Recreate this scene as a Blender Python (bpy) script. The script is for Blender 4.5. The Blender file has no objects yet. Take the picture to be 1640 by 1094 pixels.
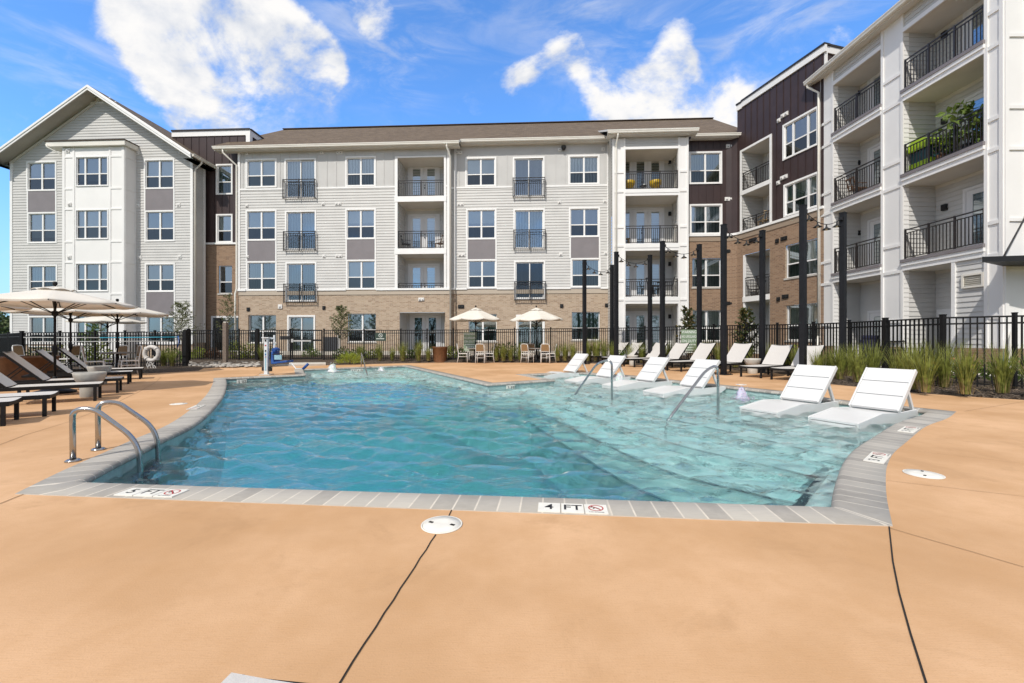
import bpy, bmesh, math, random
from mathutils import Vector, Matrix, noise
from mathutils.geometry import tessellate_polygon

# ------------------------------------------------------------------ camera, sky, sun, exposure
F, CX, CY, H = 690.0, 820.0, 545.0, 1.15
scn = bpy.context.scene
col = scn.collection
cam_d = bpy.data.cameras.new("camera")
cam_d.sensor_width = 36.0
cam_d.lens = F / 1640 * 36.0
cam_d.shift_y = (CY - 547.0) / 1640.0
cam_d.clip_start, cam_d.clip_end = 0.05, 2000
cam = bpy.data.objects.new("camera", cam_d)
col.objects.link(cam)
cam.location = (0, 0, H)
cam.rotation_euler = (math.pi / 2, 0, 0)
scn.camera = cam

SUN = Vector((-0.29, -0.61, 0.74)).normalized()
sun_el = math.asin(SUN.z)
sun_az = math.atan2(SUN.x, SUN.y)
ld = bpy.data.lights.new("sun", 'SUN')
ld.energy, ld.angle, ld.color = 3.45, math.radians(0.9), (1.0, 0.945, 0.86)
lo = bpy.data.objects.new("sun", ld)
col.objects.link(lo)
lo.location = (0, 0, 40)
lo.rotation_euler = (-SUN).to_track_quat('-Z', 'Y').to_euler()

scn.view_settings.view_transform = 'Standard'
scn.view_settings.look = 'None'
scn.view_settings.gamma = 1
scn.view_settings.exposure = 0.0
scn.cycles.max_bounces = 10
scn.cycles.diffuse_bounces = 4
scn.cycles.glossy_bounces = 4
scn.cycles.transmission_bounces = 8
scn.cycles.transparent_max_bounces = 12
scn.cycles.caustics_reflective = False
scn.cycles.caustics_refractive = True
scn.cycles.use_denoising = True

def NT(nt):
    N, L = nt.nodes, nt.links
    def node(t, **kw):
        n = N.new(t)
        for k, v in kw.items():
            if k in n.inputs.keys():
                s = n.inputs[k]
                if isinstance(v, bpy.types.NodeSocket): L.new(v, s)
                else: s.default_value = v
            else: setattr(n, k, v)
        return n
    def m(op, a, b=None, c=None, clamp=False):
        n = N.new('ShaderNodeMath'); n.operation = op; n.use_clamp = clamp
        for i, v in enumerate((a, b, c)):
            if v is None: continue
            if isinstance(v, bpy.types.NodeSocket): L.new(v, n.inputs[i])
            else: n.inputs[i].default_value = v
        return n.outputs[0]
    def vm(op, a, b=None, out=0):
        n = N.new('ShaderNodeVectorMath'); n.operation = op
        for i, v in enumerate((a, b)):
            if v is None: continue
            if isinstance(v, bpy.types.NodeSocket): L.new(v, n.inputs[i])
            else: n.inputs[i].default_value = v
        return n.outputs[out]
    def mix(f, a, b):
        n = N.new('ShaderNodeMix'); n.data_type = 'RGBA'
        for s, v in ((n.inputs[0], f), (n.inputs[6], a), (n.inputs[7], b)):
            if isinstance(v, bpy.types.NodeSocket): L.new(v, s)
            else: s.default_value = v if not isinstance(v, tuple) or len(v) == 4 else (*v, 1)
        return n.outputs[2]
    def ramp(f, a, b, lo=0.0, hi=1.0):
        n = N.new('ShaderNodeMapRange'); n.clamp = True
        n.interpolation_type = 'SMOOTHSTEP'
        L.new(f, n.inputs[0]); n.inputs[1].default_value = a; n.inputs[2].default_value = b
        n.inputs[3].default_value = lo; n.inputs[4].default_value = hi
        return n.outputs[0]
    return node, m, vm, mix, ramp, L

world = bpy.data.worlds.new("World")
scn.world = world
world.use_nodes = True
wt = world.node_tree
wt.nodes.clear()
node, m, vm, mix, ramp, L = NT(wt)
sky = node('ShaderNodeTexSky')
sky.sky_type = 'NISHITA'
sky.sun_disc = False
sky.sun_elevation, sky.sun_rotation = sun_el, sun_az
sky.air_density, sky.dust_density, sky.ozone_density = 1.0, 0.6, 2.5
geo = node('ShaderNodeTexCoord').outputs['Generated']
sep = node('ShaderNodeSeparateXYZ', Vector=geo)
SX, SY, SZ = sep.outputs
tint = mix(1.0, sky.outputs[0], (0.94, 1.50, 2.05)); tint.node.blend_type = 'MULTIPLY'
# clouds: fractal noise in direction space, thickened where the day's cloud banks hang
stretch = vm('ADD', vm('MULTIPLY', geo, (1.0, 1.0, 1.5)), (0.0, 0.0, 0.0))
n1 = node('ShaderNodeTexNoise', Vector=stretch, Scale=5.2, Detail=9.0, Roughness=0.56, Distortion=0.3).outputs[0]
n1l = node('ShaderNodeTexNoise', Vector=vm('ADD', stretch, (-0.035, 0.0, 0.06)), Scale=5.2, Detail=9.0, Roughness=0.56, Distortion=0.3).outputs[0]
n2 = node('ShaderNodeTexNoise', Vector=vm('ADD', vm('MULTIPLY', stretch, (1.0, 2.2, 1.0)), (3.1, 0.4, 1.7)), Scale=11.0, Detail=7.0, Roughness=0.62).outputs[0]
def cdir(px, py):
    return Vector(((px - CX) / F, 1.0, (CY - py) / F)).normalized()
banks = [(300, 25, .17, .50), (390, 60, .15, .48), (330, 110, .10, .40), (250, 60, .08, .35), (520, 100, .06, .3), (640, 40, .05, .2), (1330, 60, .06, .1), (470, 120, .10, .42), (410, 150, .07, .3),
         (350, 205, .10, .75), (400, 212, .07, .5), (495, 110, .09, .40), (430, 165, .08, .40), (585, 15, .075, .33), (592, 55, .04, .2),
         (1060, 140, .09, .40), (1085, 75, .06, .42), (1000, 190, .11, .36), (1120, 165, .09, .30), (1185, 180, .09, .40), (960, 125, .08, .36), (1055, 190, .1, .3),
         (912, 82, .055, .36), (828, 128, .05, .34), (868, 108, .05, .34), (530, 190, .03, .3), (920, 20, .10, .16), (1250, 90, .13, .13)]
acc = None
for (bx, by, r, a) in banks:
    d = vm('DISTANCE', geo, tuple(cdir(bx, by)), out=1)
    g = m('MULTIPLY', ramp(d, r * 1.25, 0.0), a * .95)
    acc = g if acc is None else m('ADD', acc, g)
acc = m('MINIMUM', acc, 0.43)
# noise that breaks up the added cloud deck out of the frame
side = node('ShaderNodeTexNoise', Vector=stretch, Scale=2.2, Detail=2.0).outputs[0]
dens = m('ADD', m('ADD', m('MULTIPLY', n1, 1.05), m('MULTIPLY', n2, 0.45)), acc)
cover = ramp(dens, 1.00, 1.23)
wisp = m('MULTIPLY', ramp(m('ADD', n2, m('MULTIPLY', acc, 0.6)), 0.55, 0.95), 0.40)
cir = None
for (bx, by, r, a) in [(590, 25, .16, .9), (640, 110, .12, .5), (925, 40, .16, .7), (1180, 120, .22, .8), (1300, 70, .2, .6), (760, 30, .14, .35), (180, 120, .14, .4), (60, 40, .2, .35), (1000, 60, .12, .5)]:
    g = m('MULTIPLY', ramp(vm('DISTANCE', geo, tuple(cdir(bx, by)), out=1), r * 1.2, 0.0), a); cir = g if cir is None else m('ADD', cir, g)
nwv = node('ShaderNodeMapping', Vector=geo, Rotation=(0.0, math.radians(-38), 0.0), Scale=(2.2, 1.0, 7.5))
nw = node('ShaderNodeTexNoise', Vector=nwv.outputs[0], Scale=2.6, Detail=8.0, Roughness=0.62, Distortion=0.7).outputs[0]
cirrus = m('MULTIPLY', m('MULTIPLY', ramp(nw, 0.40, 0.72), m('MINIMUM', cir, 1.0)), 0.48)
cover = m('MAXIMUM', m('MAXIMUM', cover, wisp), cirrus)
shade = ramp(m('ADD', m('SUBTRACT', n1, n1l), m('MULTIPLY', m('SUBTRACT', n2, .5), .25)), -0.16, 0.10, 0.0, 1.0)
cloudc = mix(shade, (4.5, 4.8, 5.4), (6.7, 6.6, 6.5))
hz = ramp(SZ, 0.0, 0.30, 0.55, 0.0)
tint2 = mix(hz, tint, (2.6, 4.2, 6.4))
skyc = mix(cover, tint2, cloudc)
# broken grey-white deck added out of view (overhead, left, behind) for neutral fill light
fill_deck_m = m('MULTIPLY', m('MULTIPLY', ramp(SZ, 0.22, 0.55, 0.76, 1.0), m('MAXIMUM', m('MAXIMUM', ramp(SY, 0.30, -0.10), ramp(SX, -0.73, -0.88)), ramp(SZ, 0.66, 0.80))), ramp(m('ADD', m('MULTIPLY', side, .7), m('MULTIPLY', n1, .5)), 0.42, 0.58, 0.55, 1.0))
skyc = mix(fill_deck_m, skyc, mix(ramp(n1, .35, .7), (3.45, 3.5, 3.55), (5.0, 4.95, 4.85)))
bg = node('ShaderNodeBackground', Color=skyc, Strength=0.15)
out = node('ShaderNodeOutputWorld', Surface=bg.outputs[0])

# ------------------------------------------------------------------ materials
MATS = {}
def new_mat(name):
    mt = bpy.data.materials.new(name); mt.use_nodes = True
    nt = mt.node_tree
    for n in list(nt.nodes): nt.nodes.remove(n)
    return mt, NT(nt)
def mat(name, color, rough=0.6, var=0.08, scale=6.0, bump=0.0, bscale=60.0, metal=0.0, spec=0.5, coat=0.0, trans=0.0, detail=4.0):
    """Principled with noise-varied colour and an optional fine bump."""
    mt, (node, m, vm, mix, ramp, L) = new_mat(name)
    tc = node('ShaderNodeTexCoord').outputs['Object']
    nz = node('ShaderNodeTexNoise', Vector=tc, Scale=scale, Detail=detail).outputs[0]
    lo_ = tuple(max(0, c * (1 - var)) for c in color); hi = tuple(min(1, c * (1 + var)) for c in color)
    c = mix(ramp(nz, 0.3, 0.7), lo_, hi)
    p = node('ShaderNodeBsdfPrincipled', **{'Base Color': c, 'Roughness': rough, 'Metallic': metal, 'Specular IOR Level': spec, 'Coat Weight': coat})
    if bump:
        nb = node('ShaderNodeTexNoise', Vector=tc, Scale=bscale, Detail=3.0).outputs[0]
        b = node('ShaderNodeBump', Strength=bump, Distance=0.01, Height=nb)
        L.new(b.outputs[0], p.inputs['Normal'])
    surf = p.outputs[0]
    if trans:
        t = node('ShaderNodeBsdfTranslucent', Color=c)
        ms = node('ShaderNodeMixShader', Fac=trans); L.new(surf, ms.inputs[1]); L.new(t.outputs[0], ms.inputs[2]); surf = ms.outputs[0]
    node('ShaderNodeOutputMaterial', Surface=surf)
    MATS[name] = mt
    return mt

mat('siding', (0.595, 0.588, 0.572), .55, .04, 1.2, .05, 30)
mat('board', (0.555, 0.548, 0.535), .55, .04, 1.2)
mat('trim', (0.88, 0.875, 0.865), .45, .02, 2)
mat('white_panel', (0.865, 0.855, 0.84), .5, .025, .8)
mat('plum_panel', (0.047, 0.028, 0.027), .45, .10, 1.5)
mat('spandrel', (0.225, 0.205, 0.215), .5, .04, 2)
mat('soffit', (0.68, 0.65, 0.59), .6, .03, 2)
mat('black_metal', (0.010, 0.010, 0.011), .55, .2, 8, 0, 60, 0, .25)
mat('pole_metal', (0.010, 0.011, 0.014), .55, .2, 5, 0, 60, 0, .3)
mat('rail_metal', (0.022, 0.018, 0.018), .4, .2, 8)
mat('gutter', (0.80, 0.77, 0.70), .4, .03, 2)
mat('vent_white', (0.78, 0.77, 0.75), .5, .03, 6)
mat('interior', (0.03, 0.03, 0.032), .8)
mat('door_white', (0.74, 0.74, 0.75), .45, .02, 2)
mat('concrete', (0.50, 0.47, 0.43), .8, .12, 2.5, .25, 40)
mat('planter_shade', (0.40, 0.385, 0.355), .75, .1, 7, .15, 60)  # darker copy of planter_stone, parasol shade put into the colour
mat('planter_stone', (0.56, 0.53, 0.48), .75, .08, 7, .15, 60)
mat('bronze_pot', (0.16, 0.075, 0.036), .45, .18, 9, .1, 40)
mat('steel', (0.44, 0.44, 0.445), .2, .04, 20, 0, 60, 1.0)
mat('resin_white', (0.71, 0.71, 0.705), .35, .015, 3)
mat('sling', (0.60, 0.575, 0.55), .75, .05, 60, .2, 400)
mat('sling_dark', (0.30, 0.285, 0.265), .75, .07, 60, .2, 400)
mat('canvas', (0.78, 0.74, 0.67), .8, .03, 3, .08, 50, trans=.12)
mat('chair_white', (0.75, 0.74, 0.72), .4, .03, 10)
mat('wicker', (0.26, 0.16, 0.075), .65, .35, 90, .3, 120)
mat('table_top', (0.23, 0.22, 0.21), .5, .1, 8)
mat('bark', (0.12, 0.085, 0.06), .9, .25, 20, .4, 30)
mat('leaf_olive', (0.17, 0.19, 0.08), .55, .45, 9, trans=.35)
mat('leaf_magnolia', (0.050, 0.075, 0.022), .28, .5, 9, trans=.15)
mat('leaf_magnolia_back', (0.16, 0.12, 0.035), .5, .4, 9, trans=.2)
mat('leaf_bright', (0.30, 0.36, 0.05), .5, .45, 7, trans=.35)
mat('leaf_shrub', (0.14, 0.21, 0.045), .5, .5, 7, trans=.3)
mat('leaf_fig', (0.16, 0.23, 0.05), .5, .5, 9, trans=.3)
mat('leaf_far', (0.10, 0.135, 0.050), .7, .5, 3, trans=.2)
mat('leaf_red', (0.16, 0.075, 0.035), .6, .4, 9, trans=.2)
mat('blade_green', (0.255, 0.285, 0.065), .5, .5, 12, trans=.4)
mat('blade_straw', (0.34, 0.25, 0.12), .65, .3, 12, trans=.3)
mat('lift_white', (0.74, 0.77, 0.80), .35, .04, 9)
mat('lift_blue', (0.012, 0.075, 0.30), .5, .15, 9)
mat('lift_pale', (0.30, 0.50, 0.60), .45, .15, 30)
mat('red', (0.45, 0.02, 0.02), .5)
mat('ink', (0.012, 0.012, 0.014), .5)
mat('tile_white', (0.80, 0.78, 0.72), .35, .05, 9)
mat('lid_white', (0.80, 0.77, 0.70), .5, .06, 14)
mat('ring_foam', (0.62, 0.59, 0.56), .6, .08, 12)
mat('rope', (0.66, 0.64, 0.62), .8)
mat('pole_blue', (0.03, 0.30, 0.42), .35)
mat('pole_alu', (0.55, 0.55, 0.53), .35)
mat('wood_post', (0.20, 0.155, 0.125), .75, .2, 14)
mat('cabinet', (0.055, 0.058, 0.065), .5, .1, 5)
mat('sign_green', (0.22, 0.30, 0.20), .5, .08, 9)
mat('sign_dark', (0.035, 0.06, 0.045), .5, .08, 9)
mat('sign_text', (0.74, 0.78, 0.74), .5)
mat('yellow', (0.55, 0.36, 0.02), .5, .2, 9)
mat('wood', (0.17, 0.085, 0.04), .55, .25, 12)
mat('lime', (0.42, 0.62, 0.02), .5, .1, 5)
mat('teal_dark', (0.02, 0.085, 0.10), .5, .2, 5)
mat('lamp_black', (0.01, 0.01, 0.011), .5)
mat('stone', (0.33, 0.30, 0.27), .8, .35, 5, .4, 20)
mat('bulb', (0.75, 0.72, 0.62), .3)
mat('flower', (0.75, 0.32, 0.20), .6, .2, 9)
mat('navy', (0.02, 0.022, 0.06), .6, .2, 9)
mat('wood_light', (0.45, 0.33, 0.20), .6, .15, 9)

def deck_mat():
    mt, (node, m, vm, mix, ramp, L) = new_mat('deck_concrete')
    tc = node('ShaderNodeTexCoord').outputs['Object']
    big = node('ShaderNodeTexNoise', Vector=tc, Scale=0.55, Detail=5.0, Roughness=.6).outputs[0]
    mid = node('ShaderNodeTexNoise', Vector=tc, Scale=3.0, Detail=6.0, Roughness=.65).outputs[0]
    broom = node('ShaderNodeTexNoise', Vector=vm('MULTIPLY', tc, (14.0, 150.0, 1.0)), Scale=1.0, Detail=2.0).outputs[0]
    grit = node('ShaderNodeTexNoise', Vector=tc, Scale=130.0, Detail=3.0).outputs[0]
    spot = node('ShaderNodeTexVoronoi', Vector=tc, Scale=2.1).outputs['Distance']
    c = mix(ramp(big, .3, .7), (.515, .302, .154), (.705, .445, .260))
    c = mix(m('MULTIPLY', ramp(mid, .40, .72), .45), c, (.545, .315, .155))
    c = mix(m('MULTIPLY', ramp(broom, .48, .75), .28), c, (.54, .31, .15))
    c = mix(m('MULTIPLY', ramp(grit, .50, .75), .30), c, (.44, .26, .13))
    stain = node('ShaderNodeTexNoise', Vector=vm('ADD', tc, (7.0, 2.0, 0.0)), Scale=1.1, Detail=7.0, Roughness=.72, Distortion=.5).outputs[0]
    c = mix(m('MULTIPLY', ramp(stain, .53, .68), .38), c, (.43, .25, .125))
    c = mix(ramp(spot, .016, .008, 0, .85), c, (.16, .10, .06))
    pale = node('ShaderNodeTexVoronoi', Vector=vm('ADD', tc, (3.3, 1.7, 0.0)), Scale=0.9).outputs['Distance']
    c = mix(ramp(pale, .022, .012, 0, .5), c, (.80, .68, .55))
    p = node('ShaderNodeBsdfPrincipled', **{'Base Color': c, 'Roughness': .85, 'Specular IOR Level': .25})
    hgt = m('ADD', m('MULTIPLY', broom, .6), m('MULTIPLY', grit, .6))
    b = node('ShaderNodeBump', Strength=.32, Distance=.004, Height=hgt)
    L.new(b.outputs[0], p.inputs['Normal'])
    node('ShaderNodeOutputMaterial', Surface=p.outputs[0]); MATS['deck_concrete'] = mt
deck_mat()
def coping_mat():
    mt, (node, m, vm, mix, ramp, L) = new_mat('coping_stone')
    uv = node('ShaderNodeUVMap').outputs[0]
    tc = node('ShaderNodeTexCoord').outputs['Object']
    br = node('ShaderNodeTexBrick', Vector=uv, Scale=1.0, **{'Mortar Size': .0065, 'Brick Width': .152, 'Row Height': 10.0, 'Mortar Smooth': .1})
    br.offset = 0.0
    br.inputs['Color1'].default_value = (.275, .258, .235, 1); br.inputs['Color2'].default_value = (.46, .43, .385, 1)
    br.inputs['Mortar'].default_value = (.60, .55, .48, 1); br.inputs['Bias'].default_value = 0.0
    nz = node('ShaderNodeTexNoise', Vector=tc, Scale=9.0, Detail=6.0, Roughness=.65).outputs[0]
    streak = node('ShaderNodeTexNoise', Vector=vm('MULTIPLY', tc, (6.0, 60.0, 1.0)), Scale=1.0, Detail=3.0).outputs[0]
    c = mix(m('MULTIPLY', ramp(nz, .35, .7), .45), br.outputs[0], (.42, .39, .355))
    c = mix(m('MULTIPLY', ramp(streak, .45, .75), .25), c, (.30, .285, .265))
    p = node('ShaderNodeBsdfPrincipled', **{'Base Color': c, 'Roughness': .7})
    hgt = m('ADD', m('MULTIPLY', br.outputs['Fac'], -1.0), m('MULTIPLY', nz, .3))
    b = node('ShaderNodeBump', Strength=.5, Distance=.006, Height=hgt); L.new(b.outputs[0], p.inputs['Normal'])
    node('ShaderNodeOutputMaterial', Surface=p.outputs[0]); MATS['coping_stone'] = mt
coping_mat()
def brick_mat(name, c1, c2, c3, mort):
    mt, (node, m, vm, mix, ramp, L) = new_mat(name)
    uv = node('ShaderNodeUVMap').outputs[0]
    br = node('ShaderNodeTexBrick', Vector=uv, Scale=1.0, **{'Mortar Size': .010, 'Brick Width': .225, 'Row Height': .078, 'Mortar Smooth': .2})
    br.inputs['Color1'].default_value = (*c1, 1); br.inputs['Color2'].default_value = (*c2, 1)
    br.inputs['Mortar'].default_value = (*mort, 1); br.inputs['Bias'].default_value = 0.0
    # whole bricks picked out darker or redder
    cell = node('ShaderNodeTexWhiteNoise', Vector=vm('FLOOR', vm('DIVIDE', uv, (.225, .078, 1.0))))
    cell.noise_dimensions = '2D'
    c = mix(ramp(cell.outputs[0], .74, .80, 0, .5), br.outputs[0], c3)
    nz = node('ShaderNodeTexNoise', Vector=uv, Scale=1.3, Detail=5.0).outputs[0]
    c = mix(m('MULTIPLY', ramp(nz, .35, .75), .22), c, tuple(x * .8 for x in c2))
    c = mix(br.outputs['Fac'], c, mort)
    p = node('ShaderNodeBsdfPrincipled', **{'Base Color': c, 'Roughness': .85})
    b = node('ShaderNodeBump', Strength=.6, Distance=.01, Height=m('SUBTRACT', 1.0, br.outputs['Fac'])); L.new(b.outputs[0], p.inputs['Normal'])
    node('ShaderNodeOutputMaterial', Surface=p.outputs[0]); MATS[name] = mt
brick_mat('brick', (.42, .30, .205), (.52, .40, .29), (.25, .155, .10), (.50, .43, .35))
brick_mat('brick_brown', (.27, .165, .10), (.35, .225, .145), (.15, .085, .055), (.33, .255, .19))
def shingle_mat():
    mt, (node, m, vm, mix, ramp, L) = new_mat('shingle')
    uv = node('ShaderNodeUVMap').outputs[0]
    br = node('ShaderNodeTexBrick', Vector=uv, Scale=1.0, **{'Mortar Size': .008, 'Brick Width': .32, 'Row Height': .16})
    br.inputs['Color1'].default_value = (.098, .070, .047, 1); br.inputs['Color2'].default_value = (.185, .138, .096, 1)
    br.inputs['Mortar'].default_value = (.045, .03, .02, 1); br.inputs['Bias'].default_value = 0.0
    nz = node('ShaderNodeTexNoise', Vector=uv, Scale=6.0, Detail=4.0).outputs[0]
    c = mix(m('MULTIPLY', ramp(nz, .3, .7), .4), br.outputs[0], (.13, .09, .06))
    p = node('ShaderNodeBsdfPrincipled', **{'Base Color': c, 'Roughness': .9})
    b = node('ShaderNodeBump', Strength=.7, Distance=.02, Height=m('ADD', br.outputs[0], nz)); L.new(b.outputs[0], p.inputs['Normal'])
    node('ShaderNodeOutputMaterial', Surface=p.outputs[0]); MATS['shingle'] = mt
shingle_mat()
def glass_mat(name, tint, mirror):
    """Window glass: partly see-through, partly mirror, a little wavy."""
    mt, (node, m, vm, mix, ramp, L) = new_mat(name)
    tc = node('ShaderNodeTexCoord').outputs['Object']
    nz = node('ShaderNodeTexNoise', Vector=tc, Scale=.9, Detail=1.0).outputs[0]
    b = node('ShaderNodeBump', Strength=.10, Distance=.05, Height=nz)
    fr = node('ShaderNodeFresnel', IOR=1.52); L.new(b.outputs[0], fr.inputs['Normal'])
    fac = m('ADD', fr.outputs[0], mirror, clamp=True)
    t = node('ShaderNodeBsdfTransparent', Color=(*tint, 1))
    g = node('ShaderNodeBsdfGlossy', Color=(.86, .94, 1.0, 1), Roughness=.02); L.new(b.outputs[0], g.inputs['Normal'])
    ms = node('ShaderNodeMixShader', Fac=fac); L.new(t.outputs[0], ms.inputs[1]); L.new(g.outputs[0], ms.inputs[2])
    node('ShaderNodeOutputMaterial', Surface=ms.outputs[0]); MATS[name] = mt
glass_mat('glass', (.86, .93, .93), .28)
glass_mat('glass_screen', (.40, .44, .45), .06)
glass_mat('glass_dark', (.35, .45, .42), .12)
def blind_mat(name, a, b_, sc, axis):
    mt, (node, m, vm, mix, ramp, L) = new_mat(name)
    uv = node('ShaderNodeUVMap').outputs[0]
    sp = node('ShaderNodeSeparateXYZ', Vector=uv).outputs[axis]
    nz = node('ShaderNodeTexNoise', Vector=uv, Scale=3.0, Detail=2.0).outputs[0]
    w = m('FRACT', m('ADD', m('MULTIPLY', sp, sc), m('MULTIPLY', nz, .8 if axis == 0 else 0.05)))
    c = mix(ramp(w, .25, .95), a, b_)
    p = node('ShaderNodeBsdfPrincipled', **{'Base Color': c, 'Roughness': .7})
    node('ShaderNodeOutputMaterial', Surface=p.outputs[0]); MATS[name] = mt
blind_mat('blind_pale', (.74, .78, .75), (.52, .58, .56), 18, 1)
blind_mat('blind_grey', (.36, .43, .42), (.22, .27, .27), 18, 1)
blind_mat('curtain', (.50, .58, .54), (.18, .24, .22), 5.5, 0)
blind_mat('curtain_green', (.17, .30, .21), (.06, .14, .09), 6.5, 0)
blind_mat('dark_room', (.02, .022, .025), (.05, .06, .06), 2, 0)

# ------------------------------------------------------------------ mesh building
class MB:
    def __init__(s): s.v, s.f, s.m, s.uv, s.sm = [], [], [], [], []
    def face(s, pts, mi=0, uv=None, smooth=False):
        b = len(s.v); s.v += [tuple(p) for p in pts]
        s.f.append(tuple(range(b, b + len(pts)))); s.m.append(mi); s.uv.append(uv or [(0, 0)] * len(pts)); s.sm.append(smooth)
    def mesh(s, verts, faces, mi=0, smooth=False, uvs=None):
        b = len(s.v); s.v += [tuple(p) for p in verts]
        for k, f in enumerate(faces):
            s.f.append(tuple(i + b for i in f)); s.m.append(mi); s.sm.append(smooth)
            s.uv.append(uvs[k] if uvs else [(0, 0)] * len(f))
    def hexa(s, p, mi=0):
        """8 corners: bottom ring 0-3 (counter-clockwise from above), top ring 4-7."""
        s.mesh(p, [(3, 2, 1, 0), (4, 5, 6, 7), (0, 1, 5, 4), (1, 2, 6, 5), (2, 3, 7, 6), (3, 0, 4, 7)], mi)
    def box(s, c, sz, rz=0.0, mi=0):
        a, b, h = sz[0] / 2, sz[1] / 2, sz[2] / 2; cs, sn = math.cos(rz), math.sin(rz)
        P = []
        for z in (-h, h):
            for x, y in ((-a, -b), (a, -b), (a, b), (-a, b)):
                P.append((c[0] + x * cs - y * sn, c[1] + x * sn + y * cs, c[2] + z))
        s.hexa(P, mi)
    def bar(s, p, q, w, h, mi=0, up=(0, 0, 1)):
        p, q = Vector(p), Vector(q); d = (q - p).normalized(); u = Vector(up)
        if abs(d.dot(u)) > .98: u = Vector((0, 1, 0))
        x = d.cross(u).normalized() * (w / 2); y = x.cross(d).normalized() * (h / 2)
        s.mesh([p - x - y, p + x - y, p + x + y, p - x + y, q - x - y, q + x - y, q + x + y, q - x + y],
               [(0, 1, 2, 3), (7, 6, 5, 4), (1, 0, 4, 5), (2, 1, 5, 6), (3, 2, 6, 7), (0, 3, 7, 4)], mi)
    def tube(s, path, r, n=10, mi=0, caps=True):
        path = [Vector(p) for p in path]; rs = r if isinstance(r, (list, tuple)) else [r] * len(path)
        rings = []; prev = None
        for i, p in enumerate(path):
            t = (path[min(i + 1, len(path) - 1)] - path[max(i - 1, 0)]).normalized()
            if prev is None:
                a = t.orthogonal().normalized()
            else:
                a = (prev - t * prev.dot(t)).normalized()
            prev = a; b = t.cross(a)
            rings.append([p + (a * math.cos(2 * math.pi * k / n) + b * math.sin(2 * math.pi * k / n)) * rs[i] for k in range(n)])
        V = [q for rg in rings for q in rg]; Fc = []
        for i in range(len(rings) - 1):
            for k in range(n):
                k2 = (k + 1) % n; Fc.append((i * n + k, i * n + k2, (i + 1) * n + k2, (i + 1) * n + k))
        s.mesh(V, Fc, mi, True)
        if caps:
            s.mesh(rings[0], [tuple(reversed(range(n)))], mi); s.mesh(rings[-1], [tuple(range(n))], mi)
    def lathe(s, prof, n=24, c=(0, 0, 0), mi=0, smooth=True):
        V = [(c[0] + r * math.cos(2 * math.pi * k / n), c[1] + r * math.sin(2 * math.pi * k / n), c[2] + z) for r, z in prof for k in range(n)]
        Fc = []
        for i in range(len(prof) - 1):
            for k in range(n):
                k2 = (k + 1) % n; Fc.append((i * n + k, i * n + k2, (i + 1) * n + k2, (i + 1) * n + k))
        s.mesh(V, Fc, mi, smooth)
    def poly(s, pts2, z0, z1, mi=0, holes=(), top=True, bottom=False, sides=True):
        rings = [list(pts2)] + [list(h) for h in holes]
        flat = [p for r in rings for p in r]
        tris = tessellate_polygon([[Vector((p[0], p[1], 0)) for p in r] for r in rings])
        def up(t):
            a, b, c = (flat[i] for i in t)
            return t if (b[0] - a[0]) * (c[1] - a[1]) - (b[1] - a[1]) * (c[0] - a[0]) > 0 else tuple(reversed(t))
        T = [up(tuple(t)) for t in tris]
        if top: s.mesh([(p[0], p[1], z1) for p in flat], T, mi)
        if bottom: s.mesh([(p[0], p[1], z0) for p in flat], [tuple(reversed(t)) for t in T], mi)
        if sides:
            for r in rings:
                for i in range(len(r)):
                    a, b = r[i], r[(i + 1) % len(r)]
                    s.face([(a[0], a[1], z0), (b[0], b[1], z0), (b[0], b[1], z1), (a[0], a[1], z1)], mi)
    def build(s, name, mats, parent=None, off=None, bevel=0.0, label=None):
        if isinstance(mats, str): mats = [mats]
        me = bpy.data.meshes.new(name)
        ox = Vector(off) if off is not None else Vector((0, 0, 0))
        me.from_pydata([tuple(Vector(p) - ox) for p in s.v], [], s.f)
        for k in mats: me.materials.append(MATS[k])
        me.polygons.foreach_set('material_index', s.m)
        me.polygons.foreach_set('use_smooth', s.sm)
        ul = me.uv_layers.new(name='UVMap')
        flat = [c for fu in s.uv for p in fu for c in p]
        ul.data.foreach_set('uv', flat)
        me.update()
        if any(s.sm) or bevel:
            bm = bmesh.new(); bm.from_mesh(me)
            bmesh.ops.remove_doubles(bm, verts=bm.verts, dist=1e-5)
            if bevel:
                ed = [e for e in bm.edges if len(e.link_faces) == 2 and e.calc_face_angle(0) > .6]
                bmesh.ops.bevel(bm, geom=ed, offset=bevel, segments=2, affect='EDGES', profile=.6)
            bm.to_mesh(me); bm.free()
        o = bpy.data.objects.new(name, me); col.objects.link(o)
        if parent is not None: o.parent = parent
        if label: o['label'] = label
        return o
def tag(o, label=None, cat=None, group=None, kind=None):
    if label: o['label'] = label
    if cat: o['category'] = cat
    if group: o['group'] = group
    if kind: o['kind'] = kind
    return o
def empty(name, loc=(0, 0, 0), rz=0.0, label=None, cat=None, group=None):
    o = bpy.data.objects.new(name, None); col.objects.link(o)
    o.location = loc; o.rotation_euler = (0, 0, rz); o.empty_display_size = .2
    return tag(o, label, cat, group)
def dup(root, loc, rz=0.0, label=None, group=None, scale=None):
    def cp(o, par):
        c = o.copy(); col.objects.link(c); c.parent = par
        for ch in o.children: cp(ch, c)
        return c
    r = cp(root, None)
    r.location = loc; r.rotation_euler = (0, 0, rz)
    if scale: r.scale = (scale,) * 3
    if label: r['label'] = label
    if group: r['group'] = group
    return r
def G(px, py, z=0.0):
    """the point on the level z that the photograph shows at this pixel"""
    Y = F * (H - z) / (py - CY)
    return Vector(((px - CX) / F * Y, Y, z))
def at(px, Y, z=0.0): return Vector(((px - CX) / F * Y, Y, z))
def zat(py, Y): return H - (py - CY) * Y / F
def rnd(a, b): return random.uniform(a, b)
random.seed(7)
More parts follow.
